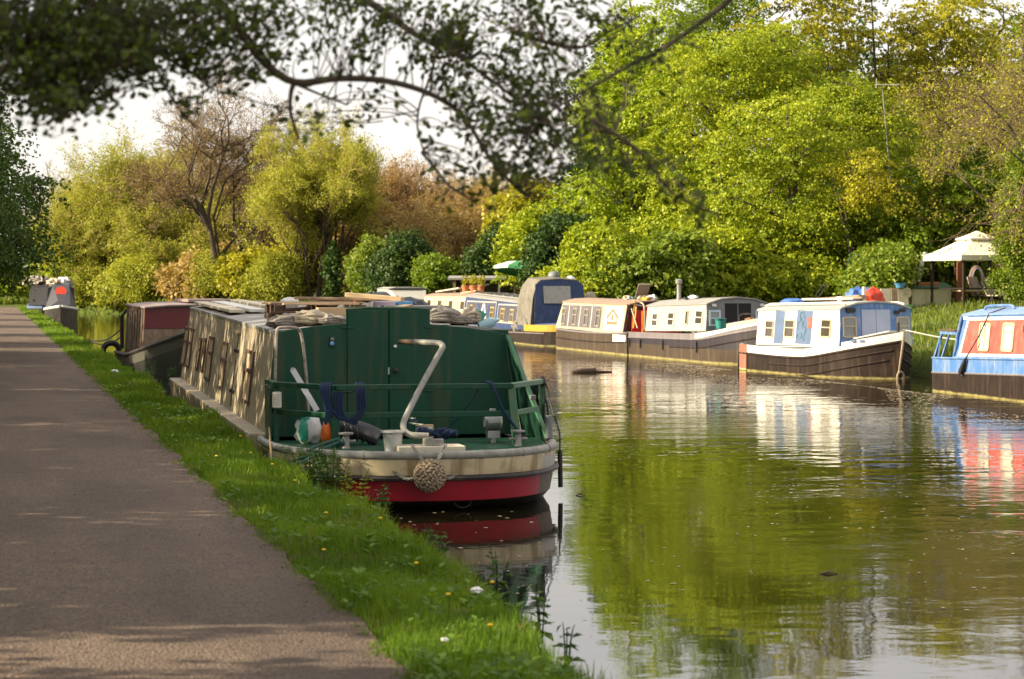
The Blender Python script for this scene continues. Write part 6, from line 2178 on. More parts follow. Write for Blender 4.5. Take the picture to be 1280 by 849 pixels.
mbt.put('tyre_fender', rubber, lambda q: q.tube([(.0, -1.56 + .0, .32 + .0)] and [(-.02 + .0, -1.5 + .2 * math.cos(a), .34 + .2 * math.sin(a)) for a in [k * PI / 7 for k in range(15)]], .075, 8), 'black tyre fender at the stern corner of the maroon barge', 'fender')
for i, lab in enumerate(('upper mooring line from the maroon barge to the water side', 'lower mooring line from the maroon barge stern')):
    mbt.put('mooring_line', black_metal, lambda q: q.tube(smooth_path([(.1, -1.25, .9 - .2 * i), (-2.2, -1.35, .55 - .12 * i), (-5, -1.5, .48)], 5), .02, 6), lab, 'rope')

# ---- farthest pair on the near bank
g = lambda x: .78 + .16 * max(0, (x - 9.5) / 3.0) ** 2
fb = Boat('narrowboat', 'far dark narrowboat with white bow rim and a red disc on its cover', 'narrowboat', (3.5, 112.5), (-.035, -1), 12.6, .72, g, .5, 2.6, .3, .8, bexp=2.3)
fb.hull([black_hull, black_hull, navy], [(-.1, False, 0), (-.12, False, 1), (.1, True, 1), (-.1, True, 1)])
fb.strake(.02, .06, white_paint, 10.2, 12.55, name='bow_rim')
fb.cabin(.8, 10.2, .8, .8, 1.72, 1.76, .64, .56, [tarp_dark, canvas_navy], .1, 0, .0, roof_grey)
q = MB()
q.loft([[(10.2, -.70, .82), (10.2, -.36, 1.9), (10.2, .36, 1.9), (10.2, .70, .82)], [(12.0, -.40, 1.0), (11.7, -.12, 1.2), (11.7, .12, 1.2), (12.0, .40, 1.0)]])
cv = q.build('bow_cover', tarp_dark, fb.root)
q = MB()
q.lathe([(0, 0), (.24, 0), (.24, .02), (0, .02)], (11.02, 0, 1.585), 20, R=Matrix.Rotation(math.radians(65), 3, 'Y'))
q.build('red_disc', paint('red_disc_paint', (.75, .06, .02), .5), cv)
for i, (x, y, r, mt, lab) in enumerate(((9.2, -.3, .3, fabric_tan, 'tan bundle on the roof of the far dark narrowboat'), (7.8, .1, .35, bag_white, 'white bundle on the roof of the far dark narrowboat'), (6.2, -.2, .3, fabric_grey, 'grey bundle on the roof of the far dark narrowboat'))):
    fb.put('roof_bundle', mt, lambda q: q.blob((x, y, 1.90 + r * .3), (r * 1.6, r, r * .55), 14, 8, 70 + i, .5, freq=5), lab, 'bundle')
g2 = lambda x: .75
f2 = Boat('narrowboat', 'farthest narrowboat, pale and cluttered, behind the one with the red disc', 'narrowboat', (3.0, 133), (-.02, -1), 13, .8, g2, .5, 1.8, .2, .8)
f2.hull([slate_blue, black_hull], [(-.1, False, 0), (-.12, False, 1), (-.1, True, 1)])
f2.cabin(.8, 11.5, .78, .78, 1.7, 1.7, .72, .62, [fabric_grey, navy], .1, 0, 0, roof_grey)
for i, (x, r, mt, lab) in enumerate(((11, .4, fabric_grey, 'grey heap on the front of the farthest narrowboat roof'), (9, .45, fabric_tan, 'tan heap on the farthest narrowboat roof'), (10.2, .3, fabric_tan, 'dull tan bundle by the front of the farthest narrowboat'))):
    f2.put('roof_bundle', mt, lambda q: q.blob((x, -.4 * i, 1.95 + r * .2), (r * 1.3, r, r * .6), 14, 8, 80 + i, .5, freq=5), lab, 'bundle')
# ------------------------------------------------------------------ things on the far bank


def place(mb, name, mats, label, cat, group=None, smooth=False, bevel=0, sharp=45):
    c = Vector((sum(p[0] for p in mb.v) / len(mb.v), sum(p[1] for p in mb.v) / len(mb.v), min(p[2] for p in mb.v)))
    mb.v = [tuple(Vector(p) - c) for p in mb.v]
    o = mb.build(name, mats, None, smooth=smooth, bevel=bevel, sharp=sharp)
    o.location = c
    return tag(o, label, cat, group)


# gazebo
gx, gy = 31.9, 69.95
gz = ground_z(gx, gy)
ga = math.radians(4.6)
gaz = thing('gazebo', 'brown-legged garden gazebo with two-tier cream canvas roof on the far bank', 'gazebo', (gx, gy, gz), ga)
hs_, H_ = 1.18, 2.85 - gz
top_ = 3.72 - gz
for sx, sy in ((-1, -1), (1, -1), (1, 1), (-1, 1)):
    q = MB()
    q.box((sx * (hs_ - .1), sy * (hs_ - .1), H_ / 2), (.075, .075, H_ + .1))
    q.build('leg', paint('dark_brown_frame', (.035, .022, .016), .5), gaz)
e = hs_ + .12


def tier(q, z0, e0, z1, e1, val, sag=.0):
    n = 8
    R0, R1 = [], []
    for k in range(4):
        a, b_ = [(-1, -1), (1, -1), (1, 1), (-1, 1)][k], [(1, -1), (1, 1), (-1, 1), (-1, -1)][k]
        for i in range(n):
            t = i / n
            R0.append(((a[0] + (b_[0] - a[0]) * t), (a[1] + (b_[1] - a[1]) * t)))
    rows = []
    rows.append([(x * e0, y * e0, z0 - val) for x, y in R0])
    for s_ in (0, .25, .5, .75, 1):
        ee = e0 + (e1 - e0) * s_
        zz = z0 + (z1 - z0) * (s_ ** 1.15)
        rows.append([(x * ee, y * ee, zz) for x, y in R0])
    q.loft(rows, caps=False)
    q.loft([[(a * .985, b_ * .985, c - .012) for a, b_, c in r] for r in rows], caps=False)


q = MB()
tier(q, H_ + .06, e, H_ + .62, .34, .17)
q.build('canopy', canvas_cream, gaz)
q = MB()
tier(q, H_ + .62, .52, top_, .02, .04)
q.build('top_tier', canvas_cream, gaz)
for k in range(4):
    q = MB()
    a, b_ = [(-1, -1), (1, -1), (1, 1), (-1, 1)][k], [(1, -1), (1, 1), (-1, 1), (-1, -1)][k]
    f = hs_ - .1
    q.bar((a[0] * f, a[1] * f, H_), (b_[0] * f, b_[1] * f, H_), .04, .06)
    if k in (0, 3): q.bar((a[0] * f, a[1] * f, .62), (b_[0] * f, b_[1] * f, .62), .04, .05)
    q.build('crossbar', black_metal, gaz)


def on_bank(px, Y): return (ground_x(px, Y), Y, ground_z(ground_x(px, Y), Y))


# garden table and chairs under it
x, y, z = on_bank(1215, 70.8)
o = thing('garden_table', 'low slatted wooden table beside the gazebo legs', 'table', (x, y, z), ga)
q = MB()
q.box((0, 0, .58), (1.2, .6, .04))
q.build('table_top', wood_lt, o)
for sx in (-.5, .5):
    for sy in (-.24, .24):
        q = MB()
        q.box((sx, sy, .28), (.05, .05, .56))
        q.build('leg', wood_dk, o)
for px_, Y, lab in ((1228, 71.0, 'tan folding garden chair under the gazebo'), (1246, 70.2, 'second tan garden chair at the right edge of the gazebo')):
    x, y, z = on_bank(px_, Y)
    o = thing('garden_chair', lab, 'chair', (x, y, z), ga + .4, 'garden chairs at the gazebo')
    q = MB()
    q.prism([(-.27, .22, .45), (.27, .22, .45), (.25, .45, 1.05), (-.25, .45, 1.05)], (0, .03, 0))
    q.build('backrest', chair_tan, o)
    q = MB()
    q.box((0, 0, .43), (.52, .46, .04))
    q.build('seat', chair_tan, o)
    for sx in (-1, 1):
        q = MB()
        q.bar((sx * .28, -.25, 0), (sx * .27, .35, .9), .025, .025)
        q.bar((sx * .28, .28, 0), (sx * .28, -.22, .62), .025, .025)
        q.bar((sx * .28, -.24, .62), (sx * .28, .32, .62), .04, .025)
        q.build('side_frame', black_metal, o)
# brown board and hung hose
x, y, z = on_bank(1200, 72.5)
q = MB()
q.box((x, y, z + .85), (.26, .06, 1.7))
place(q, 'rust_board', paint('rust_brown_board', (.22, .085, .04), .8), 'upright rust-brown board standing behind the front gazebo leg', 'board', bevel=.01)
x, y, z = on_bank(1221, 72.2)
o = thing('hung_hose', 'grey coiled hose hanging inside the gazebo', 'hose', (x, y, 2.55))
for k in range(4):
    q = MB()
    q.tube([(.0 + (.17 + k * .03) * math.cos(a), .02 * k, -.48 + (.42 + k * .03) * math.sin(a)) for a in [j * PI / 9 for j in range(19)]], .028, 6)
    q.build('coil', [pipe_grey, steel, salmon, pipe_grey][k], o, smooth=True)
# cream locker with green lid, planter and leaning white pipe on it
x0, y0 = at(1137, 380, 71.7).x, 71.7
lz = ground_z(x0, y0)
o = thing('storage_locker', 'cream storage locker with dark green sloping lid left of the gazebo', 'locker', (x0 + .42, y0, lz), math.radians(-8))
q = MB()
q.box((.35, .45, (1.80 - lz) / 2), (1.35, .95, 1.80 - lz))
q.build('body', paint('cream_locker', (.72, .68, .42), .5, var=.06, streak=.2), o, bevel=.02)
q = MB()
q.hexa([(-.4, -.1, 1.80 - lz), (1.1, -.1, 1.80 - lz), (1.1, 1.0, 1.80 - lz), (-.4, 1.0, 1.80 - lz), (-.38, -.08, 1.84 - lz), (1.08, -.08, 1.86 - lz), (1.08, .98, 2.02 - lz), (-.38, .98, 2.0 - lz)])
q.build('lid', paint('dark_green_lid', (.02, .09, .035), .5), o, bevel=.01)
q = MB()
a, b_ = at(1148, 357, 72.1), at(1166, 350, 72.0)
q.bar((a.x, 72.2, a.z), (b_.x + .25, 72.1, a.z + .02), .32, .2)
place(q, 'wooden_planter', paint('orange_wood', (.42, .18, .06), .75), 'orange-brown wooden planter box on the cream locker', 'planter', bevel=.015)
q = MB()
a, b_ = at(1147, 352, 72.2), at(1155, 318, 72.2)
q.tube([a, b_], [.09, .06], 10)
q.tube([b_, b_ + Vector((.08, 0, .03))], [.08, .05], 8)
place(q, 'white_pipe', white_paint, 'white pipe leaning up from the planter to the gazebo roof', 'pipe', smooth=True)
# boards, dish, bowl
for i, (px0, px1, yt, yb, Y, lab, mt) in enumerate(((1103, 1115, 361, 380, 69.2, 'tan board leaning left of the cream locker', wood_pale), (1116, 1124, 360, 379, 69.6, 'grey-brown board between the tan board and the round dish', wood), (1124, 1137, 361, 377, 69.9, 'pale board behind the round dish by the locker', wood_pale))):
    a, b_ = at(px0, yt, Y), at(px1, yb, Y)
    gb_ = ground_z((a.x + b_.x) / 2, Y)
    q = MB()
    q.hexa([(a.x, Y, gb_), (b_.x, Y, gb_), (b_.x, Y + .04, gb_), (a.x, Y + .04, gb_), (a.x, Y + .15, a.z), (b_.x, Y + .15, a.z), (b_.x, Y + .19, a.z), (a.x, Y + .19, a.z)])
    place(q, 'leaning_board', mt, lab, 'board', 'boards leaning by the locker', bevel=.006)
p = at(1133, 366, 69.6)
q = MB()
q.lathe([(0, -.01), (.14, .0), (.17, .06), (.15, .06), (.06, .02), (.05, .05), (0, .06)], p, 18, R=Matrix.Rotation(PI / 2, 3, 'X'))
place(q, 'round_dish', cream_paint, 'round cream dish leaning against the pale board', 'dish', smooth=True)
p = at(1126, 357, 69.9)
q = MB()
q.lathe([(.12, -.08), (.2, .08), (.22, .08), (.2, .05), (.1, -.06), (0, -.06)], (p.x, 69.95, p.z), 18)
place(q, 'blue_bowl', blue_plastic, 'blue plastic bowl on top of the leaning boards', 'bowl', smooth=True)
p = at(1130, 385, 69.3)
q = MB()
q.box((p.x, 69.3, (p.z + .1 + ground_z(p.x, 69.3)) / 2), (.45, .35, max(.3, p.z + .1 - ground_z(p.x, 69.3))))
q.bar((p.x - .2, 69.1, p.z), (p.x + .2, 69.1, p.z), .02, .05)
place(q, 'green_crate', paint('bright_green_crate', (.10, .28, .07), .5), 'green crate under the round dish beside the locker', 'crate', bevel=.02)
# cloths behind the white boat
p = at(1078, 372, 58)
q = MB()
q.blob((p.x - .05, 58, p.z - .02), (.42, .3, .28), 18, 9, 91, .25, flat=-.26)
q.bar((p.x, 58.1, p.z - .3), (p.x, 58.1, ground_z(p.x, 58)), .8, .5, up=(0, 1, 0))
place(q, 'blue_cover', tarp_blue, 'blue sheet heaped behind the white boat roof', 'cover', smooth=True)
p = at(1092, 372, 57.2)
q = MB()
q.blob((p.x, 57.2, p.z), (.30, .25, .24), 18, 9, 92, .35, flat=-.22)
q.blob((p.x + .02, 57.1, p.z - .45), (.26, .22, .35), 14, 8, 93, .15)
place(q, 'red_cover', tarp_red, 'red sheet folded over against the blue one', 'cover', smooth=True)
# teal palisade fence
o = thing('palisade_fence', 'teal metal palisade fence half hidden in the ivy behind the locker', 'fence', (ground_x(1102, 74), 74, ground_z(ground_x(1102, 74), 74)))
for k in range(16):
    q = MB()
    x = -1.15 + k * .14
    q.box((x, 0, .92), (.07, .02, 1.85))
    q.add([(x - .035, -.01, 1.845), (x + .035, -.01, 1.845), (x + .035, .01, 1.845), (x - .035, .01, 1.845), (x, 0, 1.95)], [(0, 1, 4), (1, 2, 4), (2, 3, 4), (3, 0, 4)])
    q.build('pale', teal_metal, o)
for z in (.5, 1.7):
    q = MB()
    q.box((-.1, .045, z), (2.25, .05, .06))
    q.build('fence_rail', teal_metal, o)
# television mast
a, b_ = at(1122, 330, 79), at(1102.5, 106, 79)
o = thing('television_mast', 'tall thin leaning pole with a television aerial among the bright trees', 'mast', (a.x, 79, ground_z(a.x, 79)))
gz_ = ground_z(a.x, 79)
tilt = (b_.x - a.x) / (b_.z - a.z)
tz = b_.z - gz_
q = MB()
pole = lambda z: Vector((-(a.z - gz_) * tilt + z * tilt, 0, z))
q.tube([pole(0), pole(tz * .5), pole(tz)], [.028, .025, .02], 8)
q.build('pole', pipe_grey, o, smooth=True)
q = MB()
t_ = pole(tz)
q.tube([t_ + Vector((-.25, 0, 0)), t_ + Vector((.80, 0, .02))], .016, 6)
for k in range(9):
    c = t_ + Vector((-.2 + k * .1, 0, 0))
    l = .22 - .012 * k
    q.tube([c - Vector((0, l, 0)), c + Vector((0, l, 0))], .008, 5)
q.tube([t_ + Vector((-.22, 0, -.12)), t_ + Vector((-.22, 0, .22))], .016, 6)
q.tube([t_ + Vector((-.25, 0, .08)), t_ + Vector((-.1, 0, 0))], .012, 6)
q.build('aerial', offwhite, o, smooth=True)

# open shed, small dark shed, green parasol beyond the navy boat
x, y = ground_x(606, 101), 101
z = ground_z(x, y)
o = thing('open_shed', 'dark open-fronted shed with flat roof behind the navy boat', 'shed', (x, y, z), math.radians(-13))
q = MB()
q.box((0, .9, .8), (2.9, .05, 1.6))
q.box((-1.42, .2, .8), (.05, 1.4, 1.6))
q.box((1.42, .2, .8), (.05, 1.4, 1.6))
q.build('wall', shed_wall, o)
q = MB()
q.box((0, .1, 1.68), (3.3, 2.1, .09), Matrix.Rotation(.05, 3, 'X'))
q.build('roof', roof_grey, o)
for sx in (-1.35, -.3, .65, 1.35):
    q = MB()
    q.box((sx, -.62, .82), (.09, .09, 1.64))
    q.build('post', wood if sx != .65 else wood_pale, o)
q = MB()
q.tube(smooth_path([(-1.0, -.6, 1.5), (-.9, -.6, .95), (-.5, -.6, .7), (.1, -.6, .66)], 4), .035, 7)
q.build('bent_pole', pipe_grey, o, smooth=True)
x, y = ground_x(517, 100), 100
o = thing('small_shed', 'small dark brown shed with pale roof edge under the evergreen bush', 'shed', (x, y, ground_z(x, y)), math.radians(-13))
q = MB()
q.box((0, 0, .95), (1.0, 1.2, 1.9))
q.build('wall', paint('dark_brown_boards', (.05, .028, .022), .8), o)
q = MB()
q.box((0, 0, 1.95), (1.25, 1.5, .07), Matrix.Rotation(.08, 3, 'Y'))
q.build('roof', offwhite, o)
q = MB()
q.box((0, -.62, .85), (.5, .03, 1.5))
q.build('door', wood_dk, o)
p = at(657, 336, 89)
o = thing('green_parasol', 'green and white garden parasol tilted above the open shed', 'parasol', (p.x, 89, ground_z(p.x, 89)))
gz_ = ground_z(p.x, 89)
q = MB()
q.tube([(0, 0, 0), (0, 0, p.z - gz_ + .35)], .03, 8)
q.build('pole', wood, o)
q = MB()
n = 8
R = Matrix.Rotation(.18, 3, 'Y') @ Matrix.Rotation(-.1, 3, 'X')
c = Vector((0, 0, p.z - gz_ + .3))
rows = [[c + R @ Vector((r * math.cos(k * PI / 4), r * math.sin(k * PI / 4), zz)) for k in range(8)] for r, zz in ((1.25, -.5), (1.25, -.4), (.7, -.13), (.02, .04))]
q.loft(rows, caps=False, mats=lambda i, j: 1 if j in (3, 4) else 0)
q.loft([[v_ - Vector((0, 0, .015)) for v_ in r] for r in rows], caps=False, mats=lambda i, j: 1 if j in (3, 4) else 0)
q.build('canopy', [canvas_green, paint('pale_mint_canvas', (.5, .66, .5), .8)], o)
# clutter behind the navy boat hood
for i, (px_, py_, r, mt, lab) in enumerate(((713, 353, .22, white_paint, 'white round canister right of the canvas hood'), (700, 374, .16, red, 'red bundle right of the canvas hood'), (738, 372, .2, fabric_tan, 'tan heap behind the brown boat roof'), (692, 346, .2, grey_paint, 'grey dinghy bow behind the canvas hood'))):
    p = at(px_, py_, 74.5)
    q = MB()
    q.blob((p.x, 74.5, p.z), (r, r, r), 12, 8, 120 + i, .12)
    q.tube([(p.x, 74.5, p.z - r * .8), (p.x, 74.5, ground_z(p.x, 74.5))], r * .35, 8)
    place(q, 'bank_clutter', mt, lab, 'clutter', smooth=True)

# house far away, its roof between the trees
x, y = ground_x(150, 235), 235
o = thing('distant_house', 'distant house with brown tiled roof between the far willows', 'house', (x, y, 1.0), math.radians(10))
q = MB()
q.box((0, 0, 3.6), (10, 8, 7.2))
q.build('wall', render_w, o)
q = MB()
q.prism([(-5.5, -4.6, 7.1), (-5.5, 4.6, 7.1), (-5.5, 0, 9.9)], (11, 0, 0))
rf = q.build('roof', brick, o)
q = MB()
q.box((-3.5, .4, 9.9), (1.0, .8, 2.0))
q.build('chimney', brick, rf)
for x_ in (-3, 0, 3):
    for z_ in (2.2, 5.4):
        q = MB()
        q.box((x_, -4.02, z_), (1.3, .12, 1.5))
        w_ = q.build('window', white_paint, o)
        q = MB()
        q.box((x_, -4.09, z_), (1.1, .05, 1.3))
        q.build('pane', glass_dk, w_)
# ------------------------------------------------------------------ the tree that overhangs the path close to us
ot = thing('overhanging_oak', 'near oak whose dark leafy branches hang blurred across the top of the view', 'tree', (-2.5, 8.6, .5))
OB = Vector((-2.5, 8.6, .5))


def fo(px_, py_, Y): return at(px_, py_, Y) - OB


mb = MB()
mb.tube([(0, 0, -.2), (.02, .02, .3), (.06, -.05, 1.2), (.12, -.1, 2.2), (.3, -.2, 3.2), (.5, -.3, 4.6), (.6, -.1, 6.2), (.7, 0, 7.5)], [.34, .26, .22, .2, .18, .14, .09, .04], 12)
mb.build('trunk', bark, ot, smooth=True, sharp=80)
limb_defs = [
    ([(120, -90, 7.6), (200, -45, 7.6), (271, 0, 7.55), (305, 45, 7.5), (330, 78, 7.5), (369, 103, 7.5), (424, 98, 7.5), (480, 101, 7.5), (527, 113, 7.5), (562, 131, 7.45), (584, 152, 7.45), (608, 191, 7.4), (630, 219, 7.4), (658, 246, 7.35)], .020, .005),
    ([(369, 103, 7.5), (364, 114, 7.5), (363, 140, 7.5), (373, 174, 7.5)], .010, .005),
    ([(372, 106, 7.5), (400, 118, 7.48), (434, 131, 7.46)], .006, .003),
    ([(230, -70, 7.9), (360, -40, 7.9), (460, 2, 7.85), (513, 39, 7.8), (545, 57, 7.8), (570, 68, 7.8), (640, 120, 7.75), (700, 170, 7.7)], .020, .004),
    ([(1010, -80, 6.6), (900, 10, 6.8), (830, 60, 6.9), (785, 83, 7), (757, 99, 7), (729, 115, 7), (686, 141, 7.05), (655, 165, 7.1)], .010, .003),
    ([(527, 190, 7.4), (545, 212, 7.4), (562, 233, 7.4), (594, 252, 7.4)], .006, .004),
    ([(186, 60, 7.2), (200, 95, 7.2), (220, 130, 7.2), (246, 161, 7.2)], .006, .003),
    ([(60, -80, 7), (120, 10, 7), (186, 60, 7.2), (230, 85, 7.2), (262, 110, 7.2)], .014, .003),
    ([(-60, -60, 6.8), (20, 40, 6.8), (70, 90, 6.8), (95, 140, 6.8)], .016, .003),
    ([(545, 57, 7.8), (540, 90, 7.8), (525, 130, 7.8), (522, 160, 7.8), (530, 190, 7.75)], .006, .003),
    ([(640, 40, 7.6), (720, 60, 7.6), (760, 40, 7.6), (800, 20, 7.6)], .01, .003),
    ([(740, 150, 6.2), (800, 190, 6.2), (840, 240, 6.2), (900, 270, 6.2)], .008, .003),
]
paths = []
for pts, r0, r1 in limb_defs:
    paths.append((smooth_path([fo(*p) for p in pts], 4), r0, r1))
for k, target in ((0, Vector((.35, -.22, 3.4))), (3, Vector((.4, -.25, 3.9))), (7, Vector((.3, -.2, 3.1))), (8, Vector((.14, -.12, 2.4))), (4, Vector((.5, -.3, 4.8)))):
    s0 = paths[k][0][0]
    back = (s0 - paths[k][0][2]).normalized() * (target - s0).length * .55
    paths.append((bez(target, s0 + back, s0, 12), paths[k][1] * 2.6, paths[k][1] * 1.02))
limbs_mesh(paths, 'limbs', bark, ot, 7)

# leaf spots by where the boughs reach: (x, y, spread x, spread y, depth, twigs)
spots = [(40, 40, 110, 85, 7.0, 150), (130, 45, 110, 70, 7.1, 120), (60, 120, 60, 34, 6.9, 50), (210, 30, 90, 55, 7.3, 80), (300, 20, 90, 45, 7.5, 60), (250, 75, 60, 28, 7.4, 26),
         (400, 20, 110, 40, 7.7, 60), (520, 25, 110, 45, 7.8, 70), (640, 30, 90, 55, 7.7, 60), (720, 25, 60, 40, 7.6, 26), (395, 150, 45, 18, 7.5, 12), (330, 95, 40, 30, 7.5, 16),
         (600, 110, 70, 55, 7.6, 60), (640, 175, 80, 50, 7.4, 66), (620, 225, 50, 24, 7.4, 26), (700, 150, 60, 60, 7.2, 40), (720, 215, 45, 30, 7.1, 18), (570, 60, 60, 40, 7.8, 40),
         (560, 215, 30, 26, 7.4, 14), (440, 70, 60, 22, 7.7, 14), (810, 60, 60, 40, 6.8, 12), (830, 210, 45, 40, 6.2, 10), (760, 200, 40, 50, 6.6, 14), (880, 265, 25, 20, 6.1, 5), (235, 135, 16, 14, 7.2, 4), (480, 135, 40, 20, 7.5, 7), (690, 80, 50, 50, 7.5, 24)]
rng = np.random.default_rng(77)
tw, Cs, Ns, Ds, Sz, Tt = [], [], [], [], [], []
limb_pts = np.array([tuple(p) for pts, _, _ in paths[:len(limb_defs)] for p in pts])
for sx, sy, wx, wy, dp, n in spots:
    for _ in range(int(n * (3.0 if sx < 150 else 1.6 if sx < 240 else 1.1))):
        px_, py_ = sx + rng.normal() * wx * .55, sy + rng.normal() * wy * .55
        if py_ > 150 and px_ < 200 and px_ > 80: continue
        e_ = fo(px_, py_, dp + rng.normal() * .35)
        a_ = limb_pts[np.argsort(np.linalg.norm(limb_pts - np.array(e_), axis=1))[rng.integers(0, 4)]]
        a_ = Vector(a_)
        if (a_ - e_).length > .5: a_ = e_ + (a_ - e_).normalized() * .35
        md_ = a_.lerp(e_, .55) + Vector((rng.normal() * .04, rng.normal() * .04, rng.normal() * .03 + .02))
        pts = bez(a_, md_, e_, 5)
        tw.append((pts, .0028, .0012))
        k = rng.integers(4, 9)
        for j in range(k):
            f = rng.uniform(.35, 1.08)
            i_ = min(3, int(f * 4))
            c = pts[i_].lerp(pts[i_ + 1], min(1.1, f * 4 - i_)) + Vector(rng.normal(size=3) * .02)
            d = (e_ - a_).normalized() + Vector(rng.normal(size=3) * .7)
            Cs.append(c + d.normalized() * .016)
            Ds.append(d)
            Ns.append(rng.normal(size=3) + np.array([0, -.2, .7]))
            Sz.append(rng.uniform(.018, .034))
            Tt.append(rng.random() ** 1.5)
limbs_mesh(tw, 'twigs', bark, ot, 3)
C_, N_, D_, S_ = np.array([tuple(c) for c in Cs]), np.array(Ns), np.array([tuple(d) for d in Ds]), np.array(Sz)
N_ /= np.linalg.norm(N_, axis=1, keepdims=True)
D_ = D_ - N_ * np.sum(D_ * N_, 1, keepdims=True)
D_ /= np.linalg.norm(D_, axis=1, keepdims=True)
X_ = np.cross(N_, D_)
V_ = np.zeros((len(C_), 8, 3))
s_ = S_[:, None]
for j, (a, b_, c) in enumerate(((-.5, 0, 0), (-.25, .2, .05), (.05, .30, .06), (.35, .20, .03), (.55, 0, -.04), (.35, -.20, .03), (.05, -.30, .06), (-.25, -.2, .05))):
    V_[:, j] = C_ + D_ * s_ * a + X_ * s_ * b_ + N_ * s_ * c
base_ = np.arange(len(C_))[:, None, None] * 8
Q_ = (base_ + np.array([[0, 1, 7, 0], [1, 2, 6, 7], [2, 3, 5, 6], [3, 4, 5, 3]])).astype(int)
quads = (base_ + np.array([[1, 2, 6, 7], [2, 3, 5, 6]])).reshape(-1, 4)
tris = (base_ + np.array([[0, 1, 7], [3, 4, 5]])).reshape(-1, 3)
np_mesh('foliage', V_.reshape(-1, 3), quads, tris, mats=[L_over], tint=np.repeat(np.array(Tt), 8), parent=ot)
# the rest of its crown, above and to the left of the view
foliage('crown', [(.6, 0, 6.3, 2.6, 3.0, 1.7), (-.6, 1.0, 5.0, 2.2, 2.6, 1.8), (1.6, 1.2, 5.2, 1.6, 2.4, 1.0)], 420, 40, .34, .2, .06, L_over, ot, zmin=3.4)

# ------------------------------------------------------------------ weeds, flowers and litter on the verge; things afloat


def weed(px_, py_, Y, h, n, spread, label, seed, group, lm=None):
    r = np.random.default_rng(seed)
    p = at(px_, py_, Y)
    o = thing('nettle', label, 'weed', (p.x, Y, .40), 0, group)
    st, Cs_, Nr, Dr, Sz_ = [], [], [], [], []
    for k in range(n):
        a = r.uniform(0, 2 * PI)
        hh = h * r.uniform(.6, 1.1)
        e_ = Vector((spread * math.cos(a) * r.uniform(.3, 1), spread * math.sin(a) * r.uniform(.3, 1), hh))
        pts = bez((e_.x * .3, e_.y * .3, -.1), (e_.x * .5, e_.y * .5, hh * .6), e_, 6)
        st.append((pts, .005, .002))
        for j in range(int(hh / .028)):
            f = .15 + .85 * j / (hh / .028)
            i_ = min(4, int(f * 5))
            c = pts[i_].lerp(pts[i_ + 1], f * 5 - i_)
            for sg in (0, PI):
                g_ = j * 1.57 + sg + a
                L = .062 * (1.15 - .75 * f) * r.uniform(.8, 1.2)
                d = np.array([math.cos(g_), math.sin(g_), -.25 + .3 * f])
                Cs_.append(np.array(c) + d * L * .6)
                Dr.append(d)
                Nr.append(np.array([0, 0, 1.0]) + r.normal(size=3) * .3)
                Sz_.append(L * 1.25)
    limbs_mesh(st, 'stems', L_nettle, o, 4)
    Cs_, Nr, Dr, Sz_ = map(np.array, (Cs_, Nr, Dr, Sz_))
    Nr = Nr / np.linalg.norm(Nr, axis=1, keepdims=True)
    np_mesh('foliage', leaf_faces(Cs_, Nr, Dr, Sz_, .55).reshape(-1, 3), np.arange(len(Cs_) * 4).reshape(-1, 4), mats=[lm or L_nettle], tint=np.repeat(r.random(len(Cs_)), 4), parent=o)


G_ = 'nettles on the bank by the green barge'
weed(362, 560, 19.8, .25, 8, .14, 'dark nettle clump beside the tan side ledge at the corner of the barge', 1, G_)
weed(385, 598, 18.9, .29, 14, .28, 'broad nettle clump under the mooring line', 2, G_)
weed(415, 610, 18.2, .34, 12, .22, 'nettle clump at the left end of the red hull band', 3, G_)
weed(440, 640, 17.1, .26, 8, .16, 'reddish-tipped nettle clump nearest the water by the red hull', 4, G_, L_olive)
weed(475, 648, 16.6, .22, 4, .12, 'thin nettle leaning over the reflection of the fender', 5, G_)
weed(395, 585, 20.4, .24, 10, .26, 'nettle clump in the shade under the cream stern', 6, G_)
G2 = 'small weeds along the near water edge'
weed(622, 722, 12.4, .20, 5, .08, 'small leafy weed at the water edge in the middle of the near verge', 7, G2)
weed(676, 775, 10.9, .18, 4, .06, 'dark leafy weed standing against the pale reflection', 8, G2)
weed(708, 806, 10.2, .14, 4, .06, 'low leafy weed near the bottom end of the verge', 9, G2)
weed(545, 692, 14.0, .18, 6, .10, 'leafy weed at the edge below the red reflection', 10, G2)
weed(185, 470, 39, .35, 6, .25, 'leafy weed between the maroon barge and the tan ledge', 11, G2)
weed(215, 478, 37, .3, 6, .22, 'grey-green weed at the far end of the tan ledge', 12, G2)
yel = paint('dandelion_yellow', (.85, .55, .02), .7, var=.1)
rv = random.Random(3)
for i, (px_, py_) in enumerate(((475, 666), (407, 660), (313, 577), (615, 764), (368, 625), (300, 560), (404, 707), (613, 824), (270, 590), (340, 600), (520, 735), (560, 790))):
    p = None
    Y = 1.0 * (CAMZ - .5) * F / (py_ - 350)
    x = ground_x(px_, Y)
    if x < 1.72: x = 1.75
    mb = MB()
    h = rv.uniform(.10, .14)
    mb.lathe([(.004, 0), (.010, .003), (.0135, .009), (.008, .013), (0, .014)], (0, 0, h), 9)
    mb.tube([(0, 0, -.02), (.004, 0, h * .5), (0, 0, h + .003)], .0022, 5, m=1)
    o = mb.build('dandelion', [yel, L_grass], None, smooth=True)
    o.location = (x, Y, ground_z(x, Y))
    tag(o, 'yellow dandelion flower open in the grass of the verge', 'flower', 'dandelions on the verge')
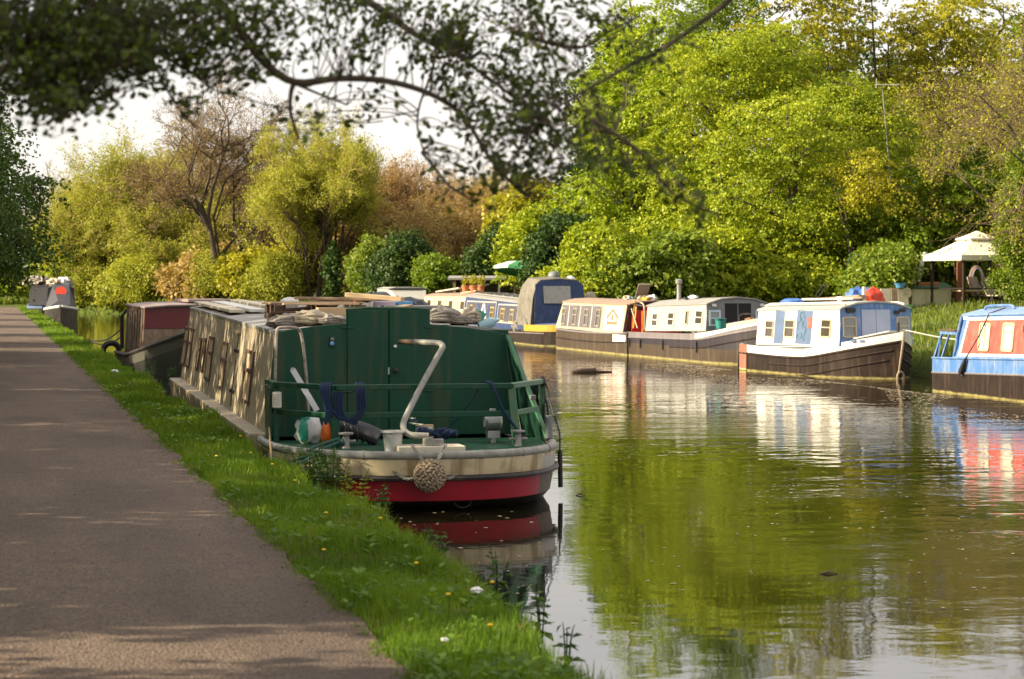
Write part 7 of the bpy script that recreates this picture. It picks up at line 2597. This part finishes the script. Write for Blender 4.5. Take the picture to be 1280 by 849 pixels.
for px_, py_, r, lab in ((595, 771, .022, 'scrap of white paper near the water in the near grass'), (556, 823, .013, 'small pale scrap low in the near grass'), (143, 466, .05, 'white scrap in the grass beside the maroon barge'), (512, 684, .010, 'tiny white scrap in the grass under the barge reflection')):
    Y = (CAMZ - .5) * F / (py_ - 350)
    x = ground_x(px_, Y)
    mb = MB()
    mb.blob((0, 0, 0), (r * 1.5, r, r * .6), 9, 6, int(px_), .4, freq=5)
    o = mb.build('paper_scrap', litter_w, None)
    o.location = (x, Y, ground_z(x, Y) + .085)
    tag(o, lab, 'litter')
# driftwood
p = at(735, 470, 49.7)
mb = MB()
x = onx = ground_x(735, 49.7)
mb.tube([(-.45, 0, .0), (-.2, .03, .03), (.1, .02, .045), (.2, .01, .02), (.55, -.02, .01)], [.05, .07, .06, .03, .02], 8)
mb.blob((.12, .02, .06), (.06, .05, .05), amp=.3)
o = mb.build('driftwood', wood_dk, None, smooth=True)
o.location = (ground_x(737, 49.8), 49.8, 0)
tag(o, 'dark piece of driftwood floating off the brown boat', 'driftwood')
o.rotation_euler = (0, 0, .2)
for px_, py_, s_, lab in ((1036, 741, .06, 'small dark stick floating in the near water at the right'), (725, 629, .045, 'dark leaf clump floating beyond the stern')):
    Y = CAMZ * F / (py_ - 350)
    mb = MB()
    mb.tube([(-s_, 0, 0), (0, .01, .012), (s_ * 1.2, -.01, .004)], [s_ * .12, s_ * .16, s_ * .06], 6)
    mb.tube([(0, .01, .01), (s_ * .5, .05, .03)], [s_ * .1, s_ * .04], 5)
    o = mb.build('floating_stick', wood_dk, None, smooth=True)
    o.location = (ground_x(px_, Y), Y, 0)
    tag(o, lab, 'stick')
# flecks of blossom and dust lying on the water
n = 12000
yy_ = rng.uniform(10, 55, n)
xx_ = np.where(rng.random(n) < .75, 16.9 - rng.random(n) ** 2 * 5.0, rng.uniform(3.0, 16.5, n))
yy_ = np.where(xx_ > 13, rng.uniform(30, 55, n), yy_)
keep = (vnoise(xx_, yy_ * .5, .9) > .42)
xx_, yy_ = xx_[keep], yy_[keep]
n = len(xx_)
sz = rng.uniform(.006, .018, n) * (1 + yy_ / 60)
ang = rng.uniform(0, 2 * PI, n)
V_ = np.zeros((n, 4, 3))
for j in range(4):
    a = ang + j * PI / 2 + (.3 if j % 2 else 0)
    V_[:, j, 0] = xx_ + np.cos(a) * sz
    V_[:, j, 1] = yy_ + np.sin(a) * sz
    V_[:, j, 2] = .004
o = np_mesh('floating_flecks', V_.reshape(-1, 3), np.arange(n * 4).reshape(-1, 4), mats=[paint('pollen_flecks', (.5, .42, .28), .8)])
tag(o, 'pale flecks of blossom and dust drifting on the water', 'flecks', kind='stuff')

# broad-leaved weeds low in the verge grass, bare crumbs and twigs on the path
n = 750
y_ = 8 + 30 * rng.random(n) ** 1.6
x_ = rng.uniform(1.62, 2.6, n)
k_ = vnoise(x_ * 1.0, y_, 2.2) > .5
x_, y_ = x_[k_], y_[k_]
Cw, Nw, Dw, Sw = [], [], [], []
for x, y in zip(x_, y_):
    z = ground_z(x, y)
    m_ = rng.integers(3, 7)
    a0 = rng.uniform(0, 6.28)
    s0 = rng.uniform(.025, .06) * (1 + y / 60)
    for j in range(m_):
        a = a0 + j * 6.28 / m_ + rng.normal() * .2
        d = np.array([math.cos(a), math.sin(a), rng.uniform(.1, .8)])
        Cw.append(np.array([x, y, z + rng.uniform(.02, .07)]) + d * s0 * .5)
        Dw.append(d)
        Nw.append(np.array([-.4 * math.cos(a), -.4 * math.sin(a), 1.0]))
        Sw.append(s0)
Cw, Nw, Dw, Sw = map(np.array, (Cw, Nw, Dw, Sw))
Nw /= np.linalg.norm(Nw, axis=1, keepdims=True)
o = np_mesh('verge_weeds', leaf_faces(Cw, Nw, Dw, Sw, .6).reshape(-1, 3), np.arange(len(Cw) * 4).reshape(-1, 4), mats=[leaf_mat('broad_weed_leaf', (.06, .14, .015), (.19, .32, .04), .38)], tint=np.repeat(rng.random(len(Cw)), 4))
tag(o, 'low broad-leaved weeds growing through the verge grass', 'weeds', kind='stuff')
n = 2600
y_ = 8 + 40 * rng.random(n) ** 1.7
side_ = rng.random(n)
x_ = np.where(side_ < .55, 1.66 - np.abs(rng.normal(size=n)) * .12, np.where(side_ < .7, -1.1 + np.abs(rng.normal(size=n)) * .3, rng.uniform(-1, 1.6, n)))
C_ = np.stack([x_, y_, .532 + 0 * x_], 1)
Nn = np.array([0, 0, 1.0]) + rng.normal(size=(n, 3)) * .25
Nn /= np.linalg.norm(Nn, axis=1, keepdims=True)
o = np_mesh('path_litter', leaf_faces(C_, Nn, np.stack([rng.normal(size=n), rng.normal(size=n), 0 * x_], 1), rng.uniform(.008, .024, n), .5).reshape(-1, 3), np.arange(n * 4).reshape(-1, 4), mats=[paint('dry_leaf_crumbs', (.16, .10, .055), .9, var=.6, scale=30)])
tag(o, 'dry leaf crumbs and bits of twig strewn along the path', 'litter', kind='stuff')
